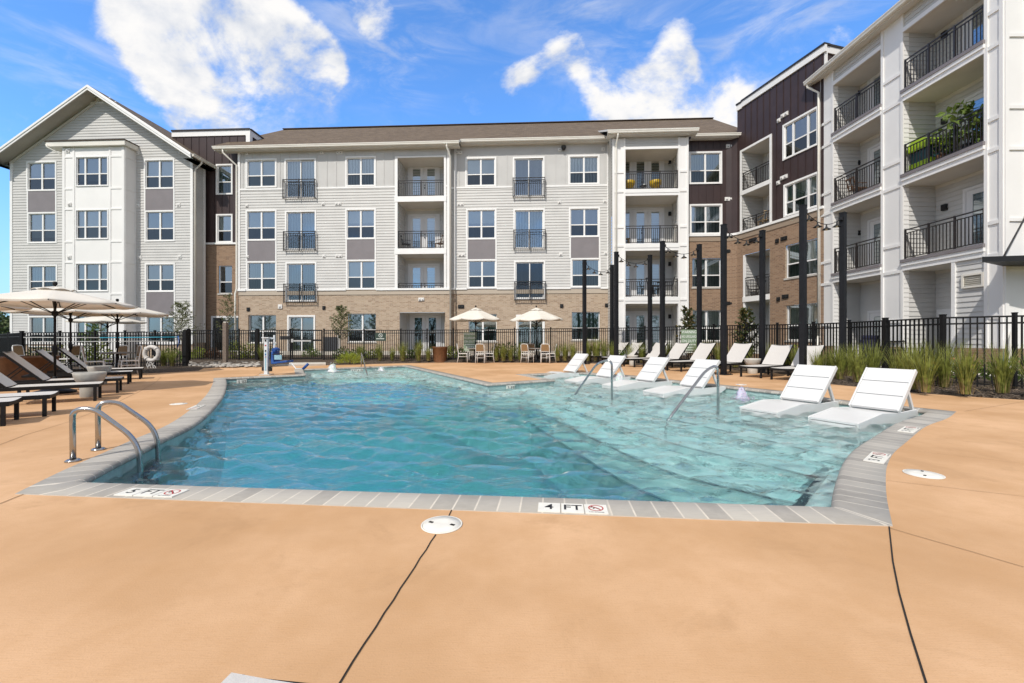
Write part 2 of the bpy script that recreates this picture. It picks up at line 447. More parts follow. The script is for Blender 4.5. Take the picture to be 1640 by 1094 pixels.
# ------------------------------------------------------------------ apartment building
class Facade:
    """A vertical plane: u runs to the right along the wall, z is up, d comes out of the wall towards the pool."""
    def __init__(s, x, y, dx, dy):
        s.o = Vector((x, y, 0)); s.u = Vector((dx, dy, 0)).normalized(); s.n = Vector((s.u.y, -s.u.x, 0))
    def shift(s, d): return Facade(s.o.x + s.n.x * d, s.o.y + s.n.y * d, s.u.x, s.u.y)
    def P(s, u, z, d=0.0): return s.o + s.u * u + s.n * d + Vector((0, 0, z))
    def hit(s, px):
        r = Vector(((px - CX) / F, 1.0, 0)); t = s.o.dot(s.n) / r.dot(s.n)
        return r * t
    def U(s, px): return (s.hit(px) - s.o).dot(s.u)
    def Z(s, px, py): return zat(py, s.hit(px).y)
    def R(s, x0, x1, y0, y1):
        xm = (x0 + x1) / 2
        return s.U(x0), s.U(x1), s.Z(xm, y1), s.Z(xm, y0)
    def bx(s, b, u0, u1, z0, z1, d0, d1, mi=0):
        b.hexa([s.P(u0, z0, d1), s.P(u1, z0, d1), s.P(u1, z0, d0), s.P(u0, z0, d0),
                s.P(u0, z1, d1), s.P(u1, z1, d1), s.P(u1, z1, d0), s.P(u0, z1, d0)], mi)

BLD = empty('apartment_building', (0, 27, 0), 0, 'four-storey pale apartment block with brown roof wrapping round the pool', 'building')
BO = (0, 27, 0)
def bb(b, name, mats, parent=None, label=None, bevel=0):
    return b.build(name, mats, parent or BLD, BO, bevel, label)

LAP = 0.172
def wall(b, fac, u0, u1, z0, z1, holes=(), lap=False, mi=0, d=0.0, clip=None):
    """Wall panel with rectangular holes; lap=True gives real overlapping boards. clip(z)->(ua,ub) trims gables."""
    zs = {z0, z1}
    for h in holes:
        for z in h[2:4]:
            if z0 < z < z1: zs.add(z)
    if lap:
        k = math.ceil(z0 / LAP)
        while k * LAP < z1: zs.add(k * LAP); k += 1
    zs = sorted(zs)
    for za, zb in zip(zs[:-1], zs[1:]):
        if zb - za < 1e-4: continue
        zm = (za + zb) / 2
        ua, ub = (u0, u1) if clip is None else clip(zm)
        if ub - ua < .02: continue
        iv = [(ua, ub)]
        for h in holes:
            if h[2] < zm < h[3]:
                nv = []
                for a, c in iv:
                    if h[1] <= a or h[0] >= c: nv.append((a, c))
                    else:
                        if h[0] > a: nv.append((a, h[0]))
                        if h[1] < c: nv.append((h[1], c))
                iv = nv
        if lap:
            base = math.floor(zm / LAP) * LAP
            fa, fb = .026 * (1 - (za - base) / LAP), .026 * (1 - (zb - base) / LAP)
        else: fa = fb = 0.0
        for a, c in iv:
            b.face([fac.P(a, za, d + fa), fac.P(c, za, d + fa), fac.P(c, zb, d + fb), fac.P(a, zb, d + fb)], mi,
                   [(a, za), (c, za), (c, zb), (a, zb)])
            if lap and abs(za - base) < 1e-4:
                b.face([fac.P(a, za, d), fac.P(c, za, d), fac.P(c, za, d + fa), fac.P(a, za, d + fa)], mi)
def battens(b, fac, u0, u1, z0, z1, holes, sp, w=.05, t=.022, mi=0):
    u = u0 + sp * .5
    while u < u1:
        iv = [(z0, z1)]
        for h in holes:
            if h[0] - .03 < u < h[1] + .03:
                nv = []
                for a, c in iv:
                    if h[3] <= a or h[2] >= c: nv.append((a, c))
                    else:
                        if h[2] > a: nv.append((a, h[2]))
                        if h[3] < c: nv.append((h[3], c))
                iv = nv
        for a, c in iv:
            if c - a > .05: fac.bx(b, u - w / 2, u + w / 2, a, c, -.002, t, mi)
        u += sp
BLINDS = ['blind_pale', 'blind_pale', 'curtain', 'blind_grey', 'blind_pale']
wcount = [0]
def window(fac, r, cols=2, trim=.095, blind=None, reveal=0.0, mid=.42, sill=False):
    """Casement part > panes, insect screens, blind. r = outer rectangle (u0,u1,z0,z1)."""
    u0, u1, z0, z1 = r
    b = MB(); t = trim; D0, D1 = -.09 - reveal, .042 - reveal
    if trim > 0:
        fac.bx(b, u0, u0 + t, z0, z1, D0, D1); fac.bx(b, u1 - t, u1, z0, z1, D0, D1)
        fac.bx(b, u0 + t, u1 - t, z1 - t, z1, D0, D1 + .006); fac.bx(b, u0 + t, u1 - t, z0, z0 + t * .8, D0, D1 + .012)
    a0, a1, c0, c1 = u0 + t, u1 - t, z0 + t * .8, z1 - t
    fr = .045
    S0, S1 = -.10 - reveal, -.012 - reveal
    ws = [1.0] * cols if cols != 3 else [.8, 1.35, .8]
    tot = sum(ws); edges = [a0]
    for w in ws: edges.append(edges[-1] + (a1 - a0) * w / tot)
    fac.bx(b, a0, a0 + fr, c0, c1, S0, S1); fac.bx(b, a1 - fr, a1, c0, c1, S0, S1)
    fac.bx(b, a0 + fr, a1 - fr, c1 - fr, c1, S0, S1 - .003); fac.bx(b, a0 + fr, a1 - fr, c0, c0 + fr, S0, S1 - .003)
    for e in edges[1:-1]: fac.bx(b, e - .05, e + .05, c0 + fr, c1 - fr, S0, S1)
    zm = c0 + (c1 - c0) * mid
    if mid > 0:
        for e0, e1 in zip(edges[:-1], edges[1:]): fac.bx(b, e0 + .05, e1 - .05, zm - .03, zm + .03, S0, S1 + .004 - .012)
    w = bb(b, 'window', ['trim'])
    g = MB(); sc = MB()
    for e0, e1 in zip(edges[:-1], edges[1:]):
        za, zb = (zm, c1) if mid > 0 else (c0, c1)
        g.face([fac.P(e0, za, -.06 - reveal), fac.P(e1, za, -.06 - reveal), fac.P(e1, zb, -.06 - reveal), fac.P(e0, zb, -.06 - reveal)])
        if mid > 0:
            sc.face([fac.P(e0, c0, -.05 - reveal), fac.P(e1, c0, -.05 - reveal), fac.P(e1, zm, -.05 - reveal), fac.P(e0, zm, -.05 - reveal)])
    bb(g, 'pane', ['glass'], w)
    if mid > 0: bb(sc, 'insect_screen', ['glass_screen'], w)
    bl = MB()
    if blind is None: blind = BLINDS[wcount[0] * 7 % 5]
    wcount[0] += 1
    fb = (1.0, .62, 1.0, .5, .82, 1.0, .45)[wcount[0] * 5 % 7] if 'curtain' not in blind and mid > 0 else 1.0
    cb = c1 - (c1 - c0) * fb
    bl.face([fac.P(a0, cb, -.15 - reveal), fac.P(a1, cb, -.15 - reveal), fac.P(a1, c1, -.15 - reveal), fac.P(a0, c1, -.15 - reveal)], 0,
            [(a0, cb), (a1, cb), (a1, c1), (a0, c1)])
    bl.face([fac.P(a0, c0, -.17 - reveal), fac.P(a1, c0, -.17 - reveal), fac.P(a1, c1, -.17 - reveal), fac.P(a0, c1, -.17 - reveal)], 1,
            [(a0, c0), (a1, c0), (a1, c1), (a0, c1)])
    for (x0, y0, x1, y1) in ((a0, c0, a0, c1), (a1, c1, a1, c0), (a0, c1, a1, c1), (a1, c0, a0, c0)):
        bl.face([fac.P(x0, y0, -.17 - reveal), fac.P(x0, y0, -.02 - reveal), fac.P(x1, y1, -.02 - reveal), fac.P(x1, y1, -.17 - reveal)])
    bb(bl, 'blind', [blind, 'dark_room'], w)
    if reveal > 0:
        s = MB()
        for (x0, y0, x1, y1) in ((u0, z0, u0, z1), (u1, z1, u1, z0), (u0, z1, u1, z1)):
            s.face([fac.P(x0, y0, -reveal), fac.P(x0, y0, 0), fac.P(x1, y1, 0), fac.P(x1, y1, -reveal)], 0, [(0, y0), (.1, y0), (.1, y1), (0, y1)])
        fac.bx(s, u0 - .06, u1 + .06, z0 - .09, z0, -reveal, .04, 1)
        bb(s, 'sill', ['brick', 'concrete'], w)
    return w
def slider(fac, r, blind='curtain', dark=False, trim=.095):
    u0, u1, z0, z1 = r
    b = MB(); t = trim
    fac.bx(b, u0, u0 + t, z0, z1, -.10, .042); fac.bx(b, u1 - t, u1, z0, z1, -.10, .042)
    fac.bx(b, u0 + t, u1 - t, z1 - t, z1, -.10, .048); fac.bx(b, u0 + t, u1 - t, z0, z0 + .06, -.10, .05)
    a0, a1, c0, c1 = u0 + t, u1 - t, z0 + .06, z1 - t; um = (a0 + a1) / 2
    for e0, e1, k in ((a0, um + .03, 0), (um - .03, a1, 1)):
        q = -.03 - .035 * k
        fac.bx(b, e0, e0 + .06, c0, c1, q - .03, q); fac.bx(b, e1 - .06, e1, c0, c1, q - .03, q)
        fac.bx(b, e0 + .06, e1 - .06, c1 - .07, c1, q - .03, q - .002); fac.bx(b, e0 + .06, e1 - .06, c0, c0 + .09, q - .03, q - .002)
    w = bb(b, 'sliding_door', ['trim'])
    g = MB()
    g.face([fac.P(a0, c0, -.055), fac.P(um, c0, -.055), fac.P(um, c1, -.055), fac.P(a0, c1, -.055)], 0)
    g.face([fac.P(um, c0, -.085), fac.P(a1, c0, -.085), fac.P(a1, c1, -.085), fac.P(um, c1, -.085)], 0)
    bb(g, 'pane', ['glass' if not dark else 'glass_screen'], w)
    bl = MB()
    bl.face([fac.P(a0, c0, -.22), fac.P(a1, c0, -.22), fac.P(a1, c1, -.22), fac.P(a0, c1, -.22)], 0, [(a0, c0), (a1, c0), (a1, c1), (a0, c1)])
    for (x0, y0, x1, y1) in ((a0, c0, a0, c1), (a1, c1, a1, c0), (a0, c1, a1, c1), (a1, c0, a0, c0)):
        bl.face([fac.P(x0, y0, -.22), fac.P(x0, y0, -.02), fac.P(x1, y1, -.02), fac.P(x1, y1, -.22)])
    bb(bl, 'curtain', [blind], w)
    return w
def railing(fac, u0, u1, zb, zt, d, posts=3, ret=0.0, parent=None, name='railing'):
    b = MB()
    for z, h in ((zt - .02, .04), (zt - .15, .028), (zb + .015, .03)):
        fac.bx(b, u0, u1, z - h / 2, z + h / 2, d - .02, d + .02)
    n = max(2, int((u1 - u0) / .112)); ps = [u0 + .022 + (u1 - u0 - .044) * k / (posts - 1) for k in range(posts)] if posts > 1 else []
    for k in range(1, n):
        u = u0 + (u1 - u0) * k / n
        fac.bx(b, u - .011, u + .011, zb + .03, zt - .164, d - .011, d + .011)
    for u in ps: fac.bx(b, u - .024, u + .024, zb - .05, zt + .012, d - .024, d + .024)
    if ret > 0:
        for u in (u0 + .02, u1 - .02):
            for z in (zt - .02, zb + .015): fac.bx(b, u - .014, u + .014, z - .014, z + .014, d - ret, d - .02)
    return bb(b, name, ['rail_metal'], parent)
def recess(fac, u0, u1, z0, z1, depth, name='balcony', lap=True, left_mat=0, floor_z=None, light=True, post=None):
    """The loggia behind an opening: back and side walls, floor, ceiling."""
    b = MB(); bk = fac.shift(-depth)
    wall(b, bk, u0, u1, z0, z1, (), lap, 0)
    sL = Facade(*(fac.P(u0, 0, 0).xy), *(-fac.n.xy)); sR = Facade(*(fac.P(u1, 0, -depth).xy), *(fac.n.xy))
    wall(b, sL, 0, depth, z0, z1, (), lap, 0); wall(b, sR, 0, depth, z0, z1, (), lap, 0)
    zc1 = z1 - .006
    b.face([fac.P(u0, zc1, 0), fac.P(u0, zc1, -depth), fac.P(u1, zc1, -depth), fac.P(u1, zc1, 0)], 1)
    z0f = z0 + .006
    b.face([fac.P(u0, z0f, 0), fac.P(u1, z0f, 0), fac.P(u1, z0f, -depth), fac.P(u0, z0f, -depth)], 2)
    for a, c in ((u0, u1),): bk.bx(b, a, c, z1 - .12, z1, 0, .03, 1)
    if post: bk.bx(b, post - .07, post + .07, z0, z1 - .12, .5, .64, 1)
    if light:
        pass
    return bb(b, name, ['siding', 'soffit', 'concrete'])
def french_door(bk, u0, u1, z0, z1, leaves, parent, mats=('glass', 'blind_pale'), light_h=None, handle=True):
    b = MB(); t = .10
    bk.bx(b, u0 - t, u0, z0, z1 + t, .0, .055); bk.bx(b, u1, u1 + t, z0, z1 + t, 0, .055); bk.bx(b, u0, u1, z1, z1 + t, 0, .058)
    w = (u1 - u0) / leaves; g = MB(); c = MB(); k_ = MB()
    for k in range(leaves):
        a, e = u0 + k * w, u0 + (k + 1) * w; s = w * .24
        lo_ = z0 + .28
        bk.bx(b, a + .008, a + s, z0 + .02, z1 - .01, .004, .045); bk.bx(b, e - s, e - .008, z0 + .02, z1 - .01, .004, .045)
        bk.bx(b, a + s, e - s, z1 - .17, z1 - .01, .004, .044); bk.bx(b, a + s, e - s, z0 + .02, lo_, .004, .044)
        g.face([bk.P(a + s, lo_, .03), bk.P(e - s, lo_, .03), bk.P(e - s, z1 - .17, .03), bk.P(a + s, z1 - .17, .03)])
        c.face([bk.P(a + s, lo_, .006), bk.P(e - s, lo_, .006), bk.P(e - s, z1 - .17, .006), bk.P(a + s, z1 - .17, .006)], 0, [(a, lo_), (e, lo_), (e, z1), (a, z1)])
    o = bb(b, 'door', ['door_white'], parent)
    # glass and blind live in the same leaf: kept as one mesh part of the balcony
    g.mesh(c.v, [f for f in c.f], 1, False, c.uv)
    bb(g, 'door_glass', list(mats), parent)
    if handle:
        bk.bx(k_, (u0 + u1) / 2 + .05, (u0 + u1) / 2 + .09, z0 + .95, z0 + 1.03, .045, .10); bk.bx(k_, (u0 + u1) / 2 + .05, (u0 + u1) / 2 + .09, z0 + 1.14, z0 + 1.20, .045, .08)
        bb(k_, 'door_handle', ['lamp_black'], parent)
    return o
def vent(fac, px, py, w=.19, h=.19, dark=False, name=None):
    b = MB(); u, z = fac.U(px), fac.Z(px, py)
    fac.bx(b, u - w / 2, u + w / 2, z - h / 2, z + h / 2, 0.0, .05)
    n = max(1, round(w / .2))
    for k in range(n):
        uc = u - w / 2 + w * (k + .5) / n; q = min(.06, h * .3)
        fac.bx(b, uc - q, uc + q, z - q, z + q, .05, .085)
        fac.bx(b, uc - q * .6, uc + q * .6, z - q * .9, z - q * .2, .085, .088, 1)
    bb(b, name or 'wall_vent', ['lamp_black', 'interior'] if dark else ['vent_white', 'spandrel'])
def tubep(path, r, name, m='gutter', n=8):
    b = MB(); b.tube(path, r, n); return bb(b, name, [m])
def gutter(fac, u0, u1, z, d, caps=True, h=.17, soff=None):
    """Ogee-like gutter with fascia and soffit behind it, top edge at z, front at d."""
    b = MB(); pr = [(d - .16, z - .17), (d - .07, z - h), (d - .03, z - h + .03), (d - .02, z - .07), (d, z - .035), (d, z), (d - .015, z), (d - .03, z - .05), (d - .15, z - .06), (d - .16, z)]
    n = len(pr)
    V = [fac.P(u, q[1], q[0]) for u in (u0, u1) for q in pr]
    b.mesh(V, [(i, (i + 1) % n, n + (i + 1) % n, n + i) for i in range(n)] + [tuple(range(n)), tuple(reversed(range(n, 2 * n)))])
    bb(b, 'gutter', ['gutter'])
    if soff:
        s = MB(); fac.bx(s, u0 + .01, u1 - .01, z - .19, z - .172, soff, d - .16); fac.bx(s, u0, u1, z - .22, z - .02, d - .18, d - .161)
        bb(s, 'soffit', ['soffit'])

# ---------------------------------------------------------------- main wing
MF = Facade(-15.65, 27.0, 1.0, -0.05)
FB = MF.shift(-0.5)
A0, A1 = MF.U(381.5), MF.U(720)
zb = MF.Z(550, 464.5); zbt = MF.Z(550, 301); zeA = 13.02
a_rows4 = (254.4, 301); rows = []
sid, brd, brk = MB(), MB(), MB()
def wr(fac, xs, ys, **k): return window(fac, fac.R(*xs, *ys), **k)
hA, winsA = [], []
def slot(lst, fac, kind, xs, ys, **k):
    r = fac.R(*xs, *ys); lst.append(r); return (kind, fac, r, k)
todo = []
W1, W3 = (393.8, 443.5), (553.3, 602.3)
todo += [slot(hA, MF, 'w', W1, (254.6, 300.8)), slot(hA, MF, 'w', W3, (250.6, 299.2))]
todo += [slot(hA, MF, 'w', W1, (336.2, 385.8)), slot(hA, MF, 'w', W3, (334, 383.6))]
todo += [slot(hA, MF, 'w', (394.5, 443.8), (418.4, 466.0), blind='curtain_green'), slot(hA, MF, 'w', (554.5, 603), (416.0, 464.3), blind='blind_pale')]
todo += [slot(hA, MF, 'wb', (397.6, 442), (504.7, 549), blind='blind_grey'), slot(hA, MF, 'wb', (557, 602), (502.4, 547.5), blind='blind_grey')]
todo += [slot(hA, MF, 's', (456, 506.5), (254, 318.5)), slot(hA, MF, 's', (456.8, 507), (337.2, 401.6)),
         slot(hA, MF, 's', (457.5, 507.3), (419.8, 484), blind='curtain_green'), slot(hA, MF, 's', (460.5, 505), (505, 566), blind='blind_grey')]
# balcony column
bu0, bu1 = MF.U(637), MF.U(711.3)
zc = [MF.Z(675, y) for y in (252.5, 315, 323.2, 398, 407, 463.5, 481, 500.5, 566)]
tu0, tu1 = MF.U(632.7), MF.U(714.6)
hA.append((tu0, tu1, zb, MF.Z(675, 249)))
hA.append((MF.U(640), MF.U(713), zc[8], zc[7]))
zg = zc[8] - .05
wall(brk, MF, A0, A1, -.3, zb, hA)
wall(sid, MF, A0, A1, zb, zbt, hA, True)
wall(brd, MF, A0, A1, zbt, zeA, hA); battens(brd, MF, A0, A1, zbt, zeA - .12, hA, .60)
# section B
B0, B1 = FB.U(712), FB.U(977)
zbB = FB.Z(850, 462.5); zbtB = FB.Z(850, 299); zeB = 13.32
hB = []
X1, X2, X3 = (745.2, 795), (821.3, 872.2), (910, 960.3)
todo += [slot(hB, FB, 'w', X1, (252, 299)), slot(hB, FB, 'w', X3, (248.6, 295.8), blind='curtain')]
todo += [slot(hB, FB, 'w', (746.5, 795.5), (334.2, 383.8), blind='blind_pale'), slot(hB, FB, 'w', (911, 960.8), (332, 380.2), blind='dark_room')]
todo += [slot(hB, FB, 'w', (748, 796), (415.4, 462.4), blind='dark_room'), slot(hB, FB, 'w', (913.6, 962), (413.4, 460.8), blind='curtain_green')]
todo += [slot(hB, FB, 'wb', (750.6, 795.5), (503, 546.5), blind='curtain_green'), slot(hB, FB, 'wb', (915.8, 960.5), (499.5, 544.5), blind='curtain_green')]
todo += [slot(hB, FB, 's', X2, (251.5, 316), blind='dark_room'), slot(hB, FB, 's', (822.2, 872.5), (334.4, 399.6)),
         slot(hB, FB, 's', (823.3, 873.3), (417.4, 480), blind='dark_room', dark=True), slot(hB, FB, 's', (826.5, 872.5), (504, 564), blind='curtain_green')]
brkB = MB()
wall(brkB, FB, B0, B1, -.3, zbB, hB)
wall(sid, FB, B0, B1, zbB, zbtB, hB, True)
wall(brd, FB, B0, B1, zbtB, zeB, hB); battens(brd, FB, B0, B1, zbtB, zeB - .12, hB, .60)
# the step between A and B
st = Facade(*MF.P(A1, 0).xy, *(-MF.n.xy))
wall(brk, st, 0, .5, -.3, zb); wall(sid, st, 0, .5, zb, zbt, (), True); wall(brd, st, 0, .5, zbt, zeA)
en = Facade(*MF.P(A0, 0, -1.2).xy, *(MF.n.xy))
wall(brk, en, 0, 1.2, -.3, zb); wall(sid, en, 0, 1.2, zb, zeA, (), True)
for kind, fac, r, k in todo:
    if kind == 'w': window(fac, r, **k)
    elif kind == 'wb': window(fac, r, trim=.0, reveal=.10, **k)
    else:
        k = dict(k)
        slider(fac, r, **k)
# spandrels, corner boards, belts, ledges
sp = MB(); tr = MB()
def spandrel(fac, x0, x1, y0, y1):
    u0, u1, z0, z1 = fac.R(x0, x1, y0, y1)
    q_ = MB(); fac.bx(q_, u0 + .09, u1 - .09, z0, z1, .0, .028); bb(q_, 'spandrel_panel', ['spandrel'])
    fac.bx(tr, u0, u0 + .088, z0, z1, 0, .04); fac.bx(tr, u1 - .088, u1, z0, z1, 0, .04)
spandrel(MF, 394.5, 443.5, 386, 418.2); spandrel(MF, 553.8, 602.6, 383.8, 415.8)
spandrel(FB, 747, 795.7, 384, 415.2); spandrel(FB, 912, 961.4, 380.5, 413.2)
def flush_trim():
    global tr
    if tr.v: bb(tr, 'white_trim', ['trim'])
    tr = MB()
def belt(fac, u0, u1, z, h, d, holes=()):
    iv = [(u0, u1)]
    for q in holes:
        if q[2] < z + h / 2 and q[3] > z - h / 2:
            nv = []
            for a, c in iv:
                if q[1] <= a or q[0] >= c: nv.append((a, c)); continue
                if q[0] > a: nv.append((a, q[0]))
                if q[1] < c: nv.append((q[1], c))
            iv = nv
    for a, c in iv: fac.bx(tr, a, c, z - h / 2, z + h / 2, 0, d)
belt(MF, A0, A1, zbt, .10, .045, hA); belt(FB, B0, B1, zbtB, .10, .045, hB)
belt(MF, A0 - .06, A1 + .03, zb + .02, .12, .09, hA[:-2] + [hA[-1]]); belt(FB, B0, B1, zbB + .02, .12, .09, hB)
for fac, u in ((MF, A0 + .07), (MF, A1 - .07), (FB, FB.U(729.5)), (FB, B1 - .1)):
    fac.bx(tr, u - .07, u + .07, zb if fac is MF else zbB, (zeA if fac is MF else zeB) - .1, .0, .05)
# brick rowlock bands and flat arches
for fac, u0, u1, z, bkm in ((MF, A0, A1, zb, brk), (FB, B0, B1, zbB, brkB)):
    fac.bx(bkm, u0, u1, z - .30, z - .05, 0, .035)
bb(brk, 'brick_wall', ['brick'], None, 'tan brick base of the main wing'); bb(brkB, 'brick_wall', ['brick'], None, 'tan brick base of the stepped-back bay')
flush_trim()
# loggias of section A
for k, (zt_, zb_, zr) in enumerate(((zc[0], zc[1] + .02, 288), (zc[2], zc[3], 369.5), (zc[4], zc[6], 453))):
    rc = recess(MF, bu0, bu1, zb_, zt_, 1.5)
    bk = MF.shift(-1.5)
    u0, u1 = bk.U(656), bk.U(702); yt = (267, 346, 425)[k]
    french_door(bk, u0, u1, zb_ + .03, bk.Z(680, yt), 2, rc, ('glass', 'curtain_green' if k == 0 else 'blind_pale'))
    railing(MF, bu0 + .01, bu1 - .01, zb_ + .06, MF.Z(675, zr), -.06 if k < 2 else -.12, 3, 0, rc)
    for ua, ub in ((tu0, bu0), (bu1, tu1)): MF.bx(tr, ua, ub, zb_ - .02 if k < 2 else zb, zt_, -.12, .05)
    if k < 2: MF.bx(tr, tu0 - .02, tu1 + .02, zc[(2, 4)[k]] + .001, zb_ - .001, -.15, .07)
    flush_trim()
MF.bx(tr, tu0, tu1, zc[0], zc[0] + .10, -.12, .05)
MF.bx(brk if False else tr, bu0, bu1, zc[6] - .02, zb - .001, -.16, -.02)
rc = recess(MF, MF.U(640), MF.U(713), zg, zc[7], 1.6, 'patio', lap=False)
bk = MF.shift(-1.6); french_door(bk, bk.U(659), bk.U(704), zg + .02, bk.Z(680, 505), 2, rc, ('glass_dark', 'dark_room'))
flush_trim()
# juliet rails
for fac, x0, x1, yt, yb in ((MF, 455.5, 507, 288.8, 318.2), (MF, 456.5, 507.6, 371.6, 401.2), (MF, 457, 508, 455, 484.3),
                            (FB, 821.3, 873, 286.2, 316), (FB, 822.5, 873.8, 369, 399), (FB, 823.8, 874, 451.2, 480.5)):
    u0, u1, z0, z1 = fac.R(x0, x1, yt, yb)
    railing(fac, u0, u1, z0, z1, .20, 3, .17, None, 'juliet_railing')
# vents
for x, y, w in ((396, 330, .17), (518, 327, .2), (542, 326.5, .40), (397, 411.5, .17), (519.3, 410.5, .2), (543, 410, .42), (396, 246.5, .16), (515.5, 245, .2), (544, 244.5, .4)):
    vent(MF, x, y, w)
for x, y, w in ((737.5, 327.5, .42), (896, 324, .22), (968.5, 322.5, .22), (739.5, 408.5, .42), (898, 407.5, .22), (970, 405.5, .22), (896.6, 240, .22), (966, 239, .22), (735, 244.5, .42)):
    vent(FB, x, y, w)
for fac, x, y, w, nm in ((MF, 519, 493, .18, 'wall_lamp'), (MF, 541.5, 492.5, .18, 'wall_lamp'), (MF, 398, 495.5, .2, 'wall_lamp'), (FB, 738.5, 491, .38, 'dark_vent'), (FB, 899.5, 490, .2, 'dark_vent'), (FB, 971.5, 489, .2, 'dark_vent')):
    vent(fac, x, y, w, .22, True, nm)
vent(MF, 449, 491, .26, .26, False, 'utility_box'); vent(MF, 675, 479.5, .36, .2, False, 'ceiling_light_box')
cam_b = MB(); cu, cz = FB.U(902.5), FB.Z(902.5, 238.5); cam_b.lathe([(0, -.16), (.10, -.12), (.15, 0), (.15, .10), (.05, .14), (0, .14)], 14, FB.P(cu, cz, .16))
bb(cam_b, 'security_camera', ['lamp_black'])
# eaves and roof
uR = MF.U(1188)
gutter(MF, MF.U(351.5), MF.U(737.5) , 13.10, .62, soff=-.05)
gutter(FB, FB.U(738.5), FB.U(974), 13.42, .60, soff=-.05)
pitch = .61
ro = MB()
def roofq(pts, th=.10):
    vs = [Vector(p) for p in pts]; n_ = (vs[1] - vs[0]).cross(vs[2] - vs[0]).normalized()
    if n_.z < 0: n_ = -n_
    du = (vs[1] - vs[0]).normalized(); dv = n_.cross(du)
    uv = [(v.dot(du), v.dot(dv)) for v in vs]
    ro.face(vs, 0, uv); lo_ = [v - n_ * th for v in vs]; ro.face(list(reversed(lo_)), 0, list(reversed(uv)))
    for i in range(len(vs)):
        j = (i + 1) % len(vs); ro.face([lo_[i], lo_[j], vs[j], vs[i]], 1)
ru0, ru1, ru2 = MF.U(349.5), MF.U(738), MF.U(1194)
def rz_(d): return 13.12 + (.60 - d) * pitch
rg = -7.6
roofq([MF.P(ru0, rz_(.60), .60), MF.P(ru1, rz_(.60), .60), MF.P(ru1, rz_(rg), rg), MF.P(ru0 - .3, rz_(rg), rg)])
roofq([MF.P(ru1, rz_(.08), .08), MF.P(ru2 + .3, rz_(.08), .08), MF.P(ru2 + 1.2, rz_(rg), rg), MF.P(ru1, rz_(rg), rg)])
roofq([MF.P(ru0 - .3, rz_(rg), rg), MF.P(ru2 + 1.2, rz_(rg), rg), MF.P(ru2 + .8, rz_(rg) - 5, rg - 8), MF.P(ru0, rz_(rg) - 5, rg - 8)])
ro.bar(MF.P(ru0 - .3, rz_(rg) + .03, rg), MF.P(ru2 + 1.2, rz_(rg) + .03, rg), .3, .06, 0)

# ---------------------------------------------------------------- balcony tower
TF = MF.shift(.95)
T0, T1 = TF.U(981), TF.U(1102.5)
tc0, tc1, tc2, tc3 = T0, TF.U(1001.5), TF.U(1086), T1
pan = MB(); grv = MB()
def pilaster(fac, u0, u1, z0, z1, levels, b, d=.0, t=.045, seam=True):
    """Board-and-panel column: flat board with raised rails."""
    fac.bx(b, u0, u1, z0, z1, d - .20, d)
    fac.bx(b, u0, u0 + .10, z0, z1, d, d + t); fac.bx(b, u1 - .10, u1, z0, z1, d, d + t)
    for z in levels:
        fac.bx(b, u0 + .10, u1 - .10, z - .06, z + .06, d, d + t - .006)
zT = [TF.Z(1043, y) for y in (235, 239, 303, 313.5, 390, 401.5, 475.5, 486.5, 566)]
lv = [TF.Z(995, y) for y in (276, 307, 364, 394, 450, 480, 533)]
pilaster(TF, tc0, tc1, -.2, TF.Z(995, 222), lv, pan); pilaster(TF, tc2, tc3, -.2, TF.Z(1094, 220), lv, pan)
wall(sid, TF, tc1, tc2, zT[0], zT[0] + .55, (), True, 0, -.04)
TF.bx(tr, tc1 - .01, tc2 + .01, zT[1], zT[0], -.2, .05)
for k, (zt_, zb_) in enumerate(((zT[1], zT[2]), (zT[3], zT[4]), (zT[5], zT[6]), (zT[7], zT[8]))):
    rc = recess(TF, tc1 - .25, tc2 + .22, zb_, zt_, 1.75, 'balcony' if k < 3 else 'patio', post=TF.shift(-1.2).U(1082.5))
    bk = TF.shift(-1.75)
    yt = (255, 335.5, 419.5, 501)[k]
    french_door(bk, bk.U(990), bk.U(1061), zb_ + .03, bk.Z(1025, yt), 3, rc, ('glass_dark', 'dark_room') if k == 0 else ('glass', 'curtain_green' if k == 3 else 'blind_pale'))
    l = MB(); lu, lz = bk.U(1072), bk.Z(1072, (259.5, 343, 423, 507)[k]); bk.bx(l, lu - .07, lu + .07, lz - .12, lz + .12, 0, .12)
    bb(l, 'wall_lamp', ['lamp_black'], rc)
    if k < 3:
        railing(TF, tc1 + .01, tc2 - .01, zb_ + .06, TF.Z(1043, (273.5, 361, 446.5)[k]), -.05, 4 if k < 2 else 3, 0, rc)
        nz = (zT[3], zT[5], zT[7])[k]
        TF.bx(tr, tc1 - .02, tc2 + .02, nz + .16, zb_ - .002, -.18, .075); TF.bx(tr, tc1 - .01, tc2 + .01, nz, nz + .16, -.2, .05)
        flush_trim()
sd = Facade(*TF.P(T0, 0, -1.5).xy, *(TF.n.xy))
wall(sid, sd, 0, 1.3, .9, 13.1, (), True); wall(brkB if False else sid, sd, 0, 1.3, -.2, .9, (), False)
sd2 = Facade(*TF.P(T1, 0, 0).xy, *(-TF.n.xy)); wall(pan, sd2, 0, 1.0, -.2, 13.0)
gutter(TF, TF.U(971), TF.U(1114), 13.08, .55, soff=-.1)
roofq([TF.P(TF.U(970), 13.12, .53), TF.P(TF.U(1115), 13.12, .53), TF.P(TF.U(1115) - .1, 14.85, -3.2), TF.P(TF.U(970), 14.85, -3.2)])
tubep([TF.P(TF.U(987.3), 12.95, .45), TF.P(TF.U(987.3), 12.8, .45), TF.P(TF.U(986.5), 12.45, .1), TF.P(TF.U(986.5), 12.2, .08), TF.P(TF.U(986.5), .6, .08)], .05, 'downspout')
